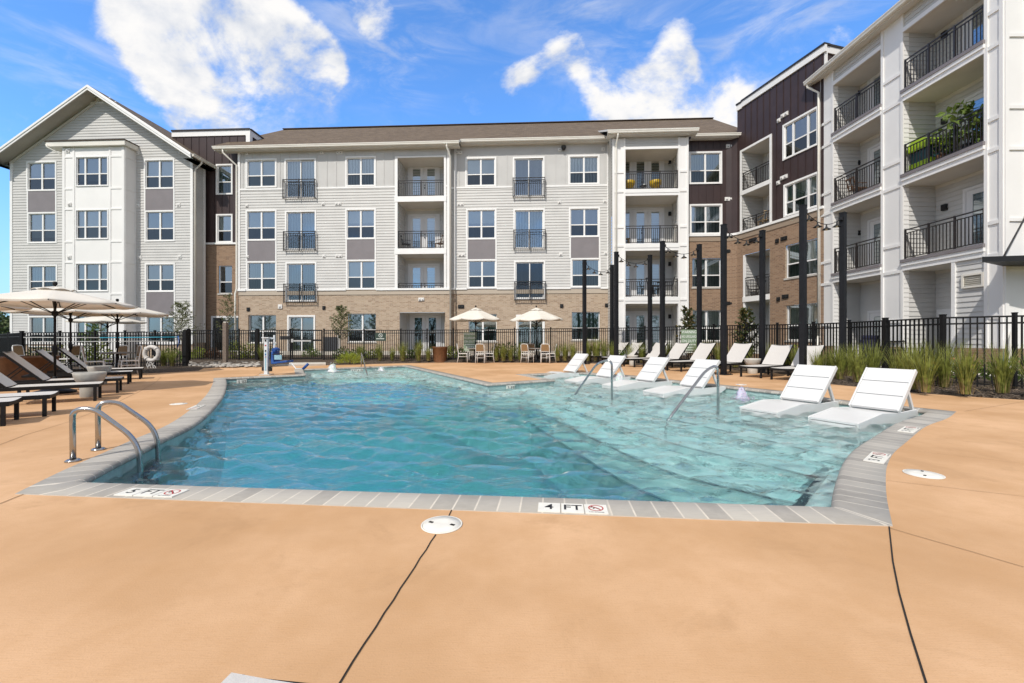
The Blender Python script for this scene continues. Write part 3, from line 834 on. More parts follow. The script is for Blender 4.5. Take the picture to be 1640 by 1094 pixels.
tubep([FB.P(FB.U(974.5), 13.3, .5), FB.P(FB.U(974.5), 13.15, .5), FB.P(FB.U(975.5), 12.8, .1), FB.P(FB.U(975.5), 1.0, .08)], .05, 'downspout')
tubep([MF.P(MF.U(718), 12.98, .5), MF.P(MF.U(718), 12.8, .5), MF.P(MF.U(721.8), 12.35, .1), MF.P(MF.U(721.8), .7, .09)], .055, 'downspout')
tubep([MF.P(MF.U(366), 12.98, .5), MF.P(MF.U(366), 12.75, .5), MF.P(MF.U(380.5), 12.1, .1), MF.P(MF.U(380.5), zb + .1, .09), MF.P(MF.U(379.5), zb - .2, .16), MF.P(MF.U(379.5), .6, .16)], .055, 'downspout')

flush_trim()
# ---------------------------------------------------------------- plum corner (flat, curved, then along the side)
DE = [MF.P(T1 - .1, 0).xy, Vector((12.72, 25.58)), Vector((12.99, 25.50)), Vector((13.22, 25.28)), Vector((13.34, 24.95)), Vector((14.62, 20.2))]
segs = [Facade(*a, *(b - a)) for a, b in zip(DE[:-1], DE[1:])]
lens = [(b - a).length for a, b in zip(DE[:-1], DE[1:])]
D_, E_ = segs[0], segs[-1]
zl = MF.Z(1130, 377.5); zpD = 13.3; zpE = 14.95
hD, hE = [], []
todo = [slot(hD, D_, 'w', (1103, 1156.2), (243, 295), blind='curtain_green'), slot(hD, D_, 'w', (1104, 1156.5), (327, 375.8), blind='curtain'),
        slot(hD, D_, 'wb', (1108.8, 1155), (413.5, 460), blind='curtain_green'), slot(hD, D_, 'wb', (1109.5, 1155.5), (497, 546), blind='curtain_green')]
def erect(x0, x1, yl0, yl1):  # top-left y, bottom-left y
    return (E_.U(x0), E_.U(x1), E_.Z(x0, yl1), E_.Z(x0, yl0))
eW = [('w', E_, erect(1254, 1311.5, 201, 258), dict(cols=3, blind='dark_room')), ('w', E_, erect(1255.5, 1312, 296.6, 348.5), dict(cols=3, blind='curtain_green')),
      ('wb', E_, erect(1257.5, 1313, 393.5, 446), dict(blind='curtain_green')), ('wb', E_, erect(1258.5, 1313.5, 489.5, 545), dict(blind='curtain_green'))]
hE += [w[2] for w in eW]
eo0, eo1 = E_.U(1186), E_.U(1236.5)
zE = [E_.Z(1190, y) for y in (243, 306, 312.5, 367.5)]
hE.append((eo0, eo1, zl, zE[0] + .12))
eb0, eb1 = E_.U(1190.5), E_.U(1233); zE2 = [E_.Z(1191, y) for y in (409, 476, 484, 566)]
hE.append((eb0, eb1, zE2[3], zE2[0]))
plum, brk2 = MB(), MB()
for i, (sg, ln) in enumerate(zip(segs, lens)):
    hs = hD if i == 0 else hE if i == 4 else []
    wall(brk2, sg, 0, ln, -.2, zl, hs); wall(plum, sg, 0, ln, zl, zpE if i == 4 else zpD + (1.6 if i == 3 else 0), hs)
    if i in (0, 4): battens(plum, sg, 0, ln, zl + .05, (zpE if i == 4 else zpD) - .1, hs, .42, .018, .03)
    belt(sg, 0, ln, zl + .02, .13, .08, [h for h in hs if h[2] > zl - .1] and [])
    sg.bx(brk2, 0, ln, zl - .34, zl - .06, 0, .03)
for kind, fac, r, k in todo + eW:
    if kind == 'w': window(fac, r, **k)
    else: window(fac, r, trim=0.0, reveal=.10, **k)
for k, (zt_, zb_) in enumerate(((zE[0], zE[1]), (zE[2], zl + .05))):
    rc = recess(E_, eo0 + .12, eo1 - .12, zb_, zt_, 1.5); bk = E_.shift(-1.5)
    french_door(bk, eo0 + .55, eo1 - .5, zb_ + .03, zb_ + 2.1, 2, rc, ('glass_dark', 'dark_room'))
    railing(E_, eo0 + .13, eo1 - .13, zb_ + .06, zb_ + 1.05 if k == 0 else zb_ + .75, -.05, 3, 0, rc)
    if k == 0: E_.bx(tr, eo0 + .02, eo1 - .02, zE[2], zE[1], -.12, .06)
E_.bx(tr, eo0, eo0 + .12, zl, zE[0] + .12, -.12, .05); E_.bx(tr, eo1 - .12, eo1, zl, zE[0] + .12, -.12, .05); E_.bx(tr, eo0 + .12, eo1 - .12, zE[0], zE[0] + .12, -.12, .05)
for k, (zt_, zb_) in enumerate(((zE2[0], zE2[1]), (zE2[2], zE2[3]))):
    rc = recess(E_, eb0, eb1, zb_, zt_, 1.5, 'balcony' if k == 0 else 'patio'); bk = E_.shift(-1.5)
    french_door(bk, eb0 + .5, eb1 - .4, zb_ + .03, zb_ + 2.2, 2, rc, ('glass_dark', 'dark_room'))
    if k == 0: railing(E_, eb0 + .01, eb1 - .01, zb_ + .06, zb_ + 1.1, -.05, 3, 0, rc); E_.bx(tr, eb0, eb1, zE2[2], zE2[1], -.14, .06)
    E_.bx(tr, eb0, eb0 + .10, zb_, zt_, -.10, .02)
flush_trim()
# parapet over the plum wing
pa = MB(); pc = MB()
for sg, ln, z, e in ((segs[3], lens[3], zpD + 1.6, 0), (E_, lens[4], zpE, .12)):
    sg.bx(pa, 0, ln + e, z - .32, z, -.05, .07); sg.bx(pc, -.02, ln + e, z, z + .09, -.25, .11)
q = Facade(*E_.P(lens[4], 0).xy, *(-E_.n.xy))
q.bx(pa, 0, 3.2, zpE - .32, zpE, -.05, .06); q.bx(pc, 0, 3.2, zpE, zpE + .09, -.2, .10); wall(plum, q, 0, 3.2, 12.8, zpE); q.bx(pa, .02, .16, 12.8, zpE - .32, 0, .06)
bk3 = Facade(*E_.P(-1.2, 0, -1.6).xy, *(E_.P(0.02, 0).xy - E_.P(-1.2, 0, -1.6).xy)); wall(plum, bk3, 0, 2.0, 12.9, zpE); bk3.bx(pa, 0, 2.0, zpE - .32, zpE, -.05, .05); bk3.bx(pc, 0, 2.0, zpE, zpE + .09, -.2, .08)
for x, y, w in ((1168.5, 234.5, .42), (1166.5, 319, .44)): vent(D_, x, y, w, .22)
for x, y in ((1252, 190), (1251, 290)): vent(E_, x - 4, y + 3, .2, .2); vent(E_, x + 5, y - 6, .42, .2)
for x, y, w in ((1169.5, 402.5, .42), (1172, 486, .42)): vent(segs[0], x - 5, y, w, .2, True, 'dark_vent')
for x, y in ((1250, 386), (1252, 479)): vent(E_, x - 5, y, .2, .2, True, 'dark_vent'); vent(E_, x + 6, y - 4, .36, .2, True, 'dark_vent')
vent(E_, 1206, 384.5, .5, .22, True, 'dark_vent')
gutter(D_, D_.U(1103), D_.U(1192), 13.22, .55, soff=-.05)
bb(plum, 'plum_cladding', ['plum_panel'], None, 'dark plum metal cladding of the corner'); bb(brk2, 'brick_wall', ['brick_brown'], None, 'brown brick of the curved corner')

# ---------------------------------------------------------------- white side wing
RF = Facade(14.62, 20.2, .03, -1.0)
c = [RF.U(x) for x in (1313, 1335.5, 1412, 1447.5, 1577.5, 1608)]
def zr(y, x=1330): return RF.Z(x, y)
fl = [zr(232), zr(342.5), zr(454)]            # underside of the slab edges at the left bay
slabs = [(z, z + .42) for z in fl]
ztop = zr(139, 1333)
lvF = [zr(y, 1324) for y in (196, 233, 310, 343, 420, 455, 520)]
for a, e in ((c[0], c[1]), (c[2], c[3]), (c[4], c[5])): pilaster(RF, a, e, .9, ztop + .75, lvF, pan, 0, .04)
fbase = MB()
for q_ in (0, 2, 4):
    wall(fbase, RF, c[q_], c[q_ + 1], -.3, .9, d=.03); jb = Facade(*RF.P(c[q_ + 1], 0, -.2).xy, *RF.n.xy); jf = Facade(*RF.P(c[q_], 0, .03).xy, *(-RF.n.xy)); wall(fbase, jf, 0, .23, -.3, .9); fbase.face([RF.P(c[q_], .9, .03), RF.P(c[q_ + 1], .9, .03), RF.P(c[q_ + 1], .9, -.05), RF.P(c[q_], .9, -.05)])
for bi, (a, e) in enumerate(((c[1], c[2]), (c[3], c[4]))):
    wall(sid, RF, a, e, ztop + .16, ztop + .75, (), True, 0, -.03); RF.bx(tr, a - .01, e + .01, ztop, ztop + .16, -.2, .05)
    lev = [(slabs[0][1], ztop), (slabs[1][1], slabs[0][0]), (slabs[2][1], slabs[1][0]), (.15, slabs[2][0])]
    for k, (zb_, zt_) in enumerate(lev):
        e2 = e
        if bi == 1 and k == 3: e2 = RF.U(1528)
        rc = recess(RF, a - .02, e2 + .02, zb_, zt_, 1.25, 'balcony' if k < 3 else 'patio'); bk = RF.shift(-1.25)
        if bi == 0: d0, d1 = bk.U(1394), bk.U(1394) + 1.9
        else: d0, d1 = bk.U(1549), bk.U(1549) + 1.8
        if bi == 1 and k == 3:
            dd = MB(); q0 = bk.U(1506); bk.bx(dd, q0 - .1, q0 + .95, zb_, zb_ + 2.15, 0, .04); bk.bx(dd, q0, q0 + .85, zb_ + .02, zb_ + 2.05, .04, .055); bb(dd, 'door', ['door_white'], rc)
        else:
            d1 = min(d1, e + .6)
            french_door(bk, d0, d1, zb_ + .03, zb_ + 2.2, 2, rc, ('glass', 'blind_grey'))
        if k < 3:
            railing(RF, a + .02, e - .02, zb_ + .05, zb_ + 1.12, -.02, 4 if bi else 3, 0, rc)
            l = MB(); lu = bk.U(1376.5 if bi == 0 else 1515); bk.bx(l, lu - .08, lu + .08, zb_ + 1.75, zb_ + 1.97, 0, .12); bb(l, 'wall_lamp', ['lamp_black'], rc)
            s0, s1 = slabs[k]
            RF.bx(tr, a - .03, e + .03, s0 + .17, s1 - .12, -.2, .09); RF.bx(tr, a - .01, e + .01, s0, s0 + .17, -.2, .05)
            q_ = MB(); RF.bx(q_, a - .04, e + .04, s1 - .12, s1 - .005, -.2, .12); bb(q_, 'slab_drip_edge', ['spandrel'])
            flush_trim()
    RF.bx(fbase, a, e, -.3, .15, -1.2, -.02)
flush_trim()
# louvred utility closet below the right bay
l0 = RF.U(1528); lz = slabs[2][0]
wall(sid, RF, l0, c[4], .9, lz, (), True, 0, -.03); wall(fbase, RF, l0, c[4], -.3, .9, d=.0)
RF.bx(tr, l0 - .06, l0 + .06, .9, lz, -.15, .04)
lo_b = MB(); v0, v1, w0, w1 = RF.U(1541.5), RF.U(1577), RF.Z(1559, 460.5), RF.Z(1559, 438)
for aa in ((v0, v1, w1 - .06, w1), (v0, v1, w0, w0 + .06), (v0, v0 + .06, w0 + .06, w1 - .06), (v1 - .06, v1, w0 + .06, w1 - .06)): RF.bx(lo_b, *aa, -.03, .05)
for k in range(5):
    z = w0 + .08 + (w1 - w0 - .16) * k / 5
    lo_b.mesh([RF.P(v0 + .06, z, .03), RF.P(v1 - .06, z, .03), RF.P(v1 - .06, z + .07, -.02), RF.P(v0 + .06, z + .07, -.02)], [(0, 1, 2, 3), (3, 2, 1, 0)], 0)
RF.bx(lo_b, v0, v1, w0, w1, -.05, -.032, 1)
bb(lo_b, 'louvre_vent', ['gutter', 'interior'])
# end wall facing the camera
EW = Facade(*RF.P(c[5], 0).xy, 1.0, 0.0)
wall(pan, EW, 0, 6.0, .9, 13.6); wall(fbase, EW, -.03, 6.0, -.3, .9, d=.03)
for u in (.0, .62, 2.4): EW.bx(pan, u, u + .11, .9, 13.5, 0, .045)
for y in (57, 172, 238, 352, 430): EW.bx(pan, .11, .62, EW.Z(1620, y) - .05, EW.Z(1620, y) + .05, 0, .04)
EW.bx(pan, 1.1, 1.25, .9, 3.3, 0, .16)
bb(fbase, 'brick_base', ['brick_brown'])
gz = 13.62
gutter(RF, RF.U(1303), c[5] + .6, gz, .52, soff=-.1)
roofq([RF.P(RF.U(1302), gz + .03, .5), RF.P(c[5] + .6, gz + .03, .5), RF.P(c[5] + .6, gz + 3.6, -6), RF.P(RF.U(1302), gz + 3.6, -6)])
far = Facade(*RF.P(c[0], 0, -6).xy, *RF.n.xy); wall(pan, far, 0, 6, 12.0, 13.6)
tubep([RF.P(RF.U(1306), gz - .15, .4), RF.P(RF.U(1306), gz - .3, .4), RF.P(c[0] + .05, gz - .75, .1), RF.P(c[0] + .05, .6, .09)], .055, 'downspout')

flush_trim()
# ---------------------------------------------------------------- gabled left wing with its bay
WF = Facade(-26.56, 27.36, 1.0, -.05)
g0, g1 = WF.U(17), WF.U(309.5); gm = (g0 + g1) / 2; zev = 12.55; gp = .655
zap = zev + gp * (g1 - g0) / 2
gab = MB(); hW = []
todo = []
L_, R_ = (43, 91.3), (231, 280)
todo += [slot(hW, WF, 'w', L_, (258.3, 306.2)), slot(hW, WF, 'w', (44.5, 91.8), (340, 390)), slot(hW, WF, 'w', (45, 92.5), (424, 470)), slot(hW, WF, 'w', (46, 92.5), (506, 556), blind='curtain_green')]
todo += [slot(hW, WF, 'w', R_, (254.6, 303)), slot(hW, WF, 'w', (232, 280.5), (337, 387)), slot(hW, WF, 'w', (232.5, 281), (421.3, 468), blind='blind_grey'), slot(hW, WF, 'w', (233.5, 281.5), (505.5, 552), blind='blind_grey')]
BF = WF.shift(.75)
b0, b1 = BF.U(100.5), BF.U(199.5); bL, bR = b0, b1
zgb = 1.0
hW.append((bL + .02, bR - .02, -.3, BF.Z(150, 232)))
wall(gab, WF, g0, g1, zgb, zev, hW, True)
wall(gab, WF, g0, g1, zev, zap, (), True, clip=lambda z: (gm - (zap - z) / gp, gm + (zap - z) / gp))
bb(gab, 'siding_wall', ['siding'], None, 'pale lap-sided gable wall of the left wing')
gbase = MB(); wall(gbase, WF, g0, g1, -.4, zgb, hW[-1:], False)
for kind, fac, r, k in todo: window(fac, r, **k)
spandrel(WF, 43.8, 91.5, 306.4, 339.8); spandrel(WF, 45, 92.2, 470.2, 505.8); spandrel(WF, 231.5, 280.3, 303.2, 336.8); spandrel(WF, 232.8, 281.3, 468.2, 505.3)
for u in (g0 + .08, g1 - .08): WF.bx(tr, u - .08, u + .08, zgb, zev + .1, 0, .05)
WF.bx(tr, g0, g1, zgb - .1, zgb + .06, 0, .07)
# gable vent
va, vz = WF.U(159), WF.Z(159, 158.5)
vb = MB(); hw = .62
vb.face([WF.P(va - hw, vz, .02), WF.P(va + hw, vz, .02), WF.P(va, vz + hw * gp, .02)], 1)
vb.bar(WF.P(va - hw - .15, vz, .03), WF.P(va + hw + .15, vz, .03), .06, .10); vb.bar(WF.P(va - hw, vz, .03), WF.P(va, vz + hw * gp + .03, .03), .06, .08); vb.bar(WF.P(va + hw, vz, .03), WF.P(va, vz + hw * gp + .03, .03), .06, .08)
for k in range(3): z = vz + .08 + k * .09; h_ = hw - (z - vz) / gp; WF.bx(vb, va - h_, va + h_, z, z + .03, .02, .035)
WF.bx(vb, va - 1.15, va + 1.15, vz - .32, vz - .2, .02, .05)
bb(vb, 'gable_vent', ['trim', 'spandrel'])
# right side of the wing and roof
ws = Facade(*WF.P(g1, 0).xy, *(-WF.n.xy)); side = MB(); wall(side, ws, 0, .95, zgb, zev + .1, (), True); wall(gbase, ws, 0, .95, -.4, zgb)
ws.bx(tr, .83, .97, zgb, zev, 0, .04)
bb(side, 'siding_wall', ['siding'], None, 'lap-sided return wall of the left wing'); bb(gbase, 'brick_base', ['brick'])
oh, os_ = .85, .52
uL, uRr = g0 - os_, g1 + os_; zE_ = zev + .22 - gp * os_; zA_ = zE_ + gp * (uRr - uL) / 2
for s_ in (0, 1):
    ue = uL if s_ == 0 else uRr
    roofq([WF.P(ue, zE_ + .12, oh), WF.P(gm, zA_ + .12, oh), WF.P(gm, zA_ + .12, -14), WF.P(ue, zE_ + .12, -14)] if s_ else
          [WF.P(gm, zA_ + .12, oh), WF.P(ue, zE_ + .12, oh), WF.P(ue, zE_ + .12, -14), WF.P(gm, zA_ + .12, -14)], .06)
    rk = MB(); so = MB()
    n_ = 1 if s_ else -1
    p0, p1 = WF.P(ue, zE_ - .08, oh - .02), WF.P(gm, zA_ - .08, oh - .02)
    for a, bq, dd0, dd1 in ((.0, .26, oh - .045, oh + .0), (.14, .255, oh, oh + .035)):
        rk.mesh([WF.P(ue, zE_ - .20 + a, dd1), WF.P(gm, zA_ - .20 + a, dd1), WF.P(gm, zA_ - .20 + bq, dd1), WF.P(ue, zE_ - .20 + bq, dd1),
                 WF.P(ue, zE_ - .20 + a, dd0), WF.P(gm, zA_ - .20 + a, dd0), WF.P(gm, zA_ - .20 + bq, dd0), WF.P(ue, zE_ - .20 + bq, dd0)],
                [(0, 1, 2, 3), (7, 6, 5, 4), (0, 4, 5, 1), (3, 2, 6, 7), (0, 3, 7, 4), (1, 5, 6, 2)])
    bb(rk, 'rake_board', ['trim'])
    so.mesh([WF.P(ue, zE_ - .14, oh - .05), WF.P(gm, zA_ - .14, oh - .05), WF.P(gm, zA_ - .14, -.02), WF.P(ue, zE_ - .14, -.02)], [(0, 1, 2, 3), (3, 2, 1, 0)])
    so.mesh([WF.P(ue, zE_ - .20, oh - .05), WF.P(ue, zE_ - .20, -14), WF.P(ue - n_ * .5, zE_ - .20, -14), WF.P(ue - n_ * .5, zE_ - .20, oh - .05)], [(0, 1, 2, 3), (3, 2, 1, 0)])
    so.bar(WF.P(gm + n_ * (g1 - gm), zev - .06, .03), WF.P(gm, zap - .1, .03), .05, .14)
    bb(so, 'soffit', ['soffit'])
eg = Facade(*WF.P(uRr, 0, oh - .1).xy, *(-WF.n.xy)); gutter(eg, 0, 6, zE_ + .10, .14)
eg2 = Facade(*WF.P(uL, 0, -6).xy, *(WF.n.xy)); gutter(eg2, 0, 6.7, zE_ + .10, .14)
tubep([eg.P(.75, zE_ - .05, .03), eg.P(.75, zE_ - .2, .03), WF.P(g1 + .09, zE_ - .55, -.06), WF.P(g1 + .09, .4, -.06)], .05, 'downspout')
# bay
bay = MB(); hb = []; todo = []
zbt_ = BF.Z(150, 236)
for (y0, y1), bl in zip(((250.5, 298.5), (335.5, 383.5), (421, 467), (505, 553)), ('blind_grey', 'blind_pale', 'blind_pale', 'curtain_green')):
    todo.append(slot(hb, BF, 'w', (121.3, 174), (y0, y1), cols=3, blind=bl))
wall(bay, BF, b0, b1, zgb, zbt_, hb)
BF.bx(bay, b0, b1, -.4, zgb, -.1, 0)
bs = Facade(*BF.P(b1, 0).xy, *(-BF.n.xy)); wall(bay, bs, 0, .76, -.4, zbt_); bs2 = Facade(*BF.P(b0, 0, -.76).xy, *(BF.n.xy)); wall(bay, bs2, 0, .76, -.4, zbt_)
w0, w1 = BF.U(120), BF.U(175)
for u in (b0, w0 - .12, w1, b1 - .16): BF.bx(bay, u, u + (.16 if u in (b0, b1 - .16) else .12), zgb, zbt_, 0, .035)
for y in (251, 302, 335, 387, 420, 471, 505):
    z = BF.Z(150, y)
    BF.bx(bay, b0 + .16, w0 - .12, z - .05, z + .05, 0, .03); BF.bx(bay, w1 + .12, b1 - .16, z - .05, z + .05, 0, .03); bs.bx(bay, .1, .7, z - .05, z + .05, 0, .03)
bs.bx(bay, 0, .1, zgb, zbt_, 0, .035); bs.bx(bay, .68, .76, zgb, zbt_, 0, .035)
bb(bay, 'bay_panelling', ['white_panel'], None, 'white panelled bay of the left wing')
for kind, fac, r, k in todo: window(fac, r, trim=.06, **k)
br_ = MB(); BF.bx(br_, b0 - .85, b1 + .22, zbt_ + .02, zbt_ + .30, -.74, .22, 0); BF.bx(br_, b0 - .9, b1 + .25, zbt_ + .30, zbt_ + .36, -.74, .26, 1)
bb(br_, 'bay_roof', ['gutter', 'shingle'])
tubep([BF.P(BF.U(83), zbt_ + .1, .3), BF.P(BF.U(84), zbt_ - .05, .3), BF.P(b0 - .09, zbt_ - .45, -.2), BF.P(b0 - .09, .5, -.3)], .05, 'downspout')
for x, y in ((108.8, 241.5),): vent(BF, x, y, .26, .26)
for x, y in ((112, 327.5), (111.5, 412)): vent(BF, x, y, .22, .22)
for x, y in ((221.5, 245.5), (290, 243.8), (222, 329.6), (286.5, 328.5), (224.5, 412.5), (288.5, 411.5)): vent(WF, x, y, .24, .24)

flush_trim()
bb(pa, 'parapet_trim', ['trim']); bb(pc, 'parapet_cap', ['rail_metal']); pa, pc = MB(), MB()
# ---------------------------------------------------------------- plum link between the wings
LF = Facade(-19.6, 28.2, 1.0, -.05)
k0, k1 = LF.U(276), LF.U(400); zk = LF.Z(355, 390.5); zpk = LF.Z(340, 210)
hL = []
todo = [slot(hL, LF, 'w', (346.3, 373), (263, 312)), slot(hL, LF, 'w', (346.5, 373), (343, 389)), slot(hL, LF, 'wb', (350, 371.5), (425.5, 470), blind='dark_room')]
door_r = LF.R(338, 384, 506, 568); hL.append(door_r)
lk, lkb = MB(), MB()
wall(lk, LF, k0, k1, zk, zpk, hL); battens(lk, LF, k0, k1, zk, zpk - .3, hL, .52, .022, .03); wall(lkb, LF, k0, k1, -.4, zk, hL)
lr = Facade(*LF.P(k1, 0).xy, *(-LF.n.xy)); wall(lk, lr, 0, 4, 12, zpk)
bb(lk, 'plum_cladding', ['plum_panel'], None, 'dark plum cladding of the link between the wings'); bb(lkb, 'brick_wall', ['brick_brown'], None, 'brown brick base of the link')
LF.bx(tr, k0, k1, zk - .05, zk + .07, 0, .08)
for fac, ln in ((LF, k1), (lr, 4)):
    s0 = k0 if fac is LF else 0
    fac.bx(pa, s0, ln + (.06 if fac is LF else 0), zpk - .34, zpk, -.02, .06); fac.bx(pc, s0, ln + .06, zpk, zpk + .09, -.25, .12)
LF.bx(pa, k1 - .22, k1 + .05, 12.2, zpk - .34, 0, .06); lr.bx(pa, 0, .2, 12.2, zpk - .34, 0, .058)
bb(pa, 'parapet_trim', ['trim']); bb(pc, 'parapet_cap', ['rail_metal'])
window(LF, todo[0][2], cols=1); window(LF, todo[1][2], cols=1); window(LF, todo[2][2], cols=1, trim=.0, reveal=.1, blind='dark_room')
dd = MB(); u0, u1, z0, z1 = door_r
um = u0 + (u1 - u0) * .55
for a, e in ((u0, um), (um, u1)):
    for aa in ((a, a + .1, z0, z1), (e - .1, e, z0, z1), (a + .1, e - .1, z1 - .12, z1), (a + .1, e - .1, z0, z0 + .25)): LF.bx(dd, *aa, -.1, .0)
o = bb(dd, 'entrance_door', ['door_white'])
g = MB(); g.face([LF.P(u0, z0, -.05), LF.P(u1, z0, -.05), LF.P(u1, z1, -.05), LF.P(u0, z1, -.05)]); bb(g, 'pane', ['glass_dark'], o)
g = MB(); g.face([LF.P(u0 - .5, z0, -.6), LF.P(u1 + .5, z0, -.6), LF.P(u1 + .5, z1, -.6), LF.P(u0 - .5, z1, -.6)]); bb(g, 'lobby_wall', ['dark_room'], o)

bb(sid, 'siding_wall', ['siding'], None, 'pale grey lap siding of the main wing'); bb(brd, 'board_and_batten', ['board'], None, 'grey board-and-batten top storey')
flush_trim(); bb(pan, 'white_panelling', ['white_panel'], None, 'white panelled columns')
bb(ro, 'roof', ['shingle', 'trim'], None, 'brown shingle roof')
# ------------------------------------------------------------------ pool, deck, beds
WL = -0.15
def curve(pts, n=6):
    """Catmull-Rom through 2-D points"""
    P = [Vector(p).to_2d() if not isinstance(p, Vector) else p.to_2d() for p in pts]; out = []
    for i in range(len(P) - 1):
        p0, p1, p2, p3 = P[max(i - 1, 0)], P[i], P[i + 1], P[min(i + 2, len(P) - 1)]
        for k in range(n):
            t = k / n
            out.append(.5 * ((2 * p1) + (p2 - p0) * t + (2 * p0 - 5 * p1 + 4 * p2 - p3) * t * t + (3 * p1 - p0 - 3 * p2 + p3) * t ** 3))
    return out + [P[-1]]
g2 = lambda px, py, z=0.0: G(px, py, z).to_2d()
left_c = curve([g2(*p) for p in ((129, 772), (175.6, 746), (229, 719.5), (263, 702), (312, 678), (341, 653.7), (358, 631.7), (362.5, 614.6), (361.3, 606))], 4)
back = [g2(489.6, 600.5), g2(485, 592), g2(648, 585.9), g2(781, 616), g2(888.5, 608.7), g2(844, 600.2)]
right_b = [g2(*p) for p in ((926, 597), (1007, 602.5), (1067, 609.5), (1140, 617), (1252, 629), (1322, 641), (1486, 658.5))]
right_c = curve([g2(*p) for p in ((1486, 658.5), (1472, 666), (1435, 678), (1398.5, 700), (1372, 717), (1354.6, 736.6), (1345, 758.5), (1337.5, 785), (1334, 812))], 4)
pool = left_c + back + right_b[:-1] + right_c          # clockwise seen from above, starting near-left
def densify(poly, step=.155):
    out = []
    for a, c in zip(poly, poly[1:] + poly[:1]):
        k = max(1, round((c - a).length / step))
        out += [a.lerp(c, j / k) for j in range(k)]
    return out
area = sum(a.x * b.y - b.x * a.y for a, b in zip(pool, pool[1:] + pool[:1])) / 2
if area < 0: pool.reverse()                             # now counter-clockwise
pool = densify(pool)
def offset(poly, d):
    n = len(poly); out = []
    for i in range(n):
        a, b, c = poly[i - 1], poly[i], poly[(i + 1) % n]
        e1, e2 = (b - a).normalized(), (c - b).normalized()
        n1, n2 = Vector((e1.y, -e1.x)), Vector((e2.y, -e2.x))
        mm = (n1 + n2); L_ = mm.length
        if L_ < 1e-4: out.append(b + n1 * d); continue
        mm /= L_; k = min(1 / max(mm.dot(n1), .35), 2.2)
        out.append(b + mm * d * k)
    return out
cop = offset(pool, .30)
# deck outline: front of the planting beds and out of the frame
bedfront_px = [(1700, 643.5), (1640, 640.7), (1542, 634.6), (1454, 628.5), (1390, 621), (1325, 615), (1285, 604), (1240, 597.5), (1150, 591), (1060, 586.5), (985, 583),
               (900, 581), (800, 580.8), (700, 580.8), (640, 582), (600, 583), (545, 584.5), (500, 585.3), (470, 586), (440, 587.5), (380, 588.5), (326, 590), (318, 594), (262, 597), (209, 599), (100, 603), (0, 608), (-90, 612)]
bedfront = [g2(*p) for p in bedfront_px]
deck_out = [Vector((-22, -9)), Vector((17, -9)), Vector((17, 6.2))] + bedfront + [Vector((-22, 9))]
b = MB(); b.poly(deck_out, -.12, 0, holes=[list(reversed(offset(pool, .298)))])
tag(b.build('pool_deck', ['deck_concrete']), kind='structure')
# wide ground round the deck
b = MB(); b.poly([(-260, -120), (260, -120), (260, 320), (-260, 320)], -.2, -.04, holes=[list(reversed(offset(deck_out, -.03)))], sides=False)
mt, (node, m, vm, mix, ramp, L) = new_mat('lawn')
tc = node('ShaderNodeTexCoord').outputs['Object']
nz = node('ShaderNodeTexNoise', Vector=tc, Scale=.5, Detail=8.0, Roughness=.7).outputs[0]
p = node('ShaderNodeBsdfPrincipled', **{'Base Color': mix(ramp(nz, .35, .65), (.05, .075, .02), (.10, .12, .04)), 'Roughness': .9})
node('ShaderNodeOutputMaterial', Surface=p.outputs[0]); MATS['lawn'] = mt
tag(b.build('ground', ['lawn']), kind='structure')
# coping with a rolled edge
b = MB(); n = len(pool); cum = 0.0
prof = [(.30, .006), (.03, .008), (.008, .002), (-.012, -.015), (-.015, -.035), (-.006, -.052), (.03, -.056)]
rings = [offset(pool, p[0]) for p in prof]
for i in range(n):
    j = (i + 1) % n; ln = (pool[j] - pool[i]).length; w = 0.0
    for k in range(len(prof) - 1):
        a0, a1, c0, c1 = rings[k][i], rings[k][j], rings[k + 1][i], rings[k + 1][j]
        w2 = w + math.hypot(prof[k + 1][0] - prof[k][0], prof[k + 1][1] - prof[k][1])
        b.face([(*a0, prof[k][1]), (*c0, prof[k + 1][1]), (*c1, prof[k + 1][1]), (*a1, prof[k][1])][::-1], 0, [(cum, w + 1), (cum, w2 + 1), (cum + ln, w2 + 1), (cum + ln, w + 1)][::-1], True)
        w = w2
    b.face([(*rings[0][i], .006), (*rings[0][j], .006), (*rings[0][j], -.02), (*rings[0][i], -.02)][::-1], 0)
    cum += ln
tag(b.build('pool_coping', ['coping_stone']), kind='structure')
# plaster
mt, (node, m, vm, mix, ramp, L) = new_mat('pool_plaster')
tc = node('ShaderNodeTexCoord').outputs['Object']
n1_ = node('ShaderNodeTexNoise', Vector=tc, Scale=2.1, Detail=6.0, Roughness=.66, Distortion=1.6).outputs[0]
n2_ = node('ShaderNodeTexNoise', Vector=tc, Scale=60.0, Detail=2.0).outputs[0]
c = mix(ramp(n1_, .36, .66), (.60, .80, .80), (.90, .96, .94)); c = mix(m('MULTIPLY', ramp(n2_, .5, .75), .25), c, (.35, .48, .48))
p = node('ShaderNodeBsdfPrincipled', **{'Base Color': c, 'Roughness': .7}); node('ShaderNodeOutputMaterial', Surface=p.outputs[0]); MATS['pool_plaster'] = mt
mat('waterline_tile', (.36, .50, .49), .3, .10, 14, .15, 30)
mat('step_tile', (.012, .018, .035), .35, .3, 30)
b = MB(); DEEP = -.98
shell = offset(pool, .012)
for i in range(n):
    a, c = shell[i], shell[(i + 1) % n]
    b.face([(*a, -.04), (*c, -.04), (*c, -.17), (*a, -.17)], 1); b.face([(*a, -.17), (*c, -.17), (*c, -1.6), (*a, -1.6)], 0)
b.poly(offset(pool, .2), -1.6, DEEP, sides=False)
tag(b.build('pool_basin', ['pool_plaster', 'waterline_tile']), kind='structure')
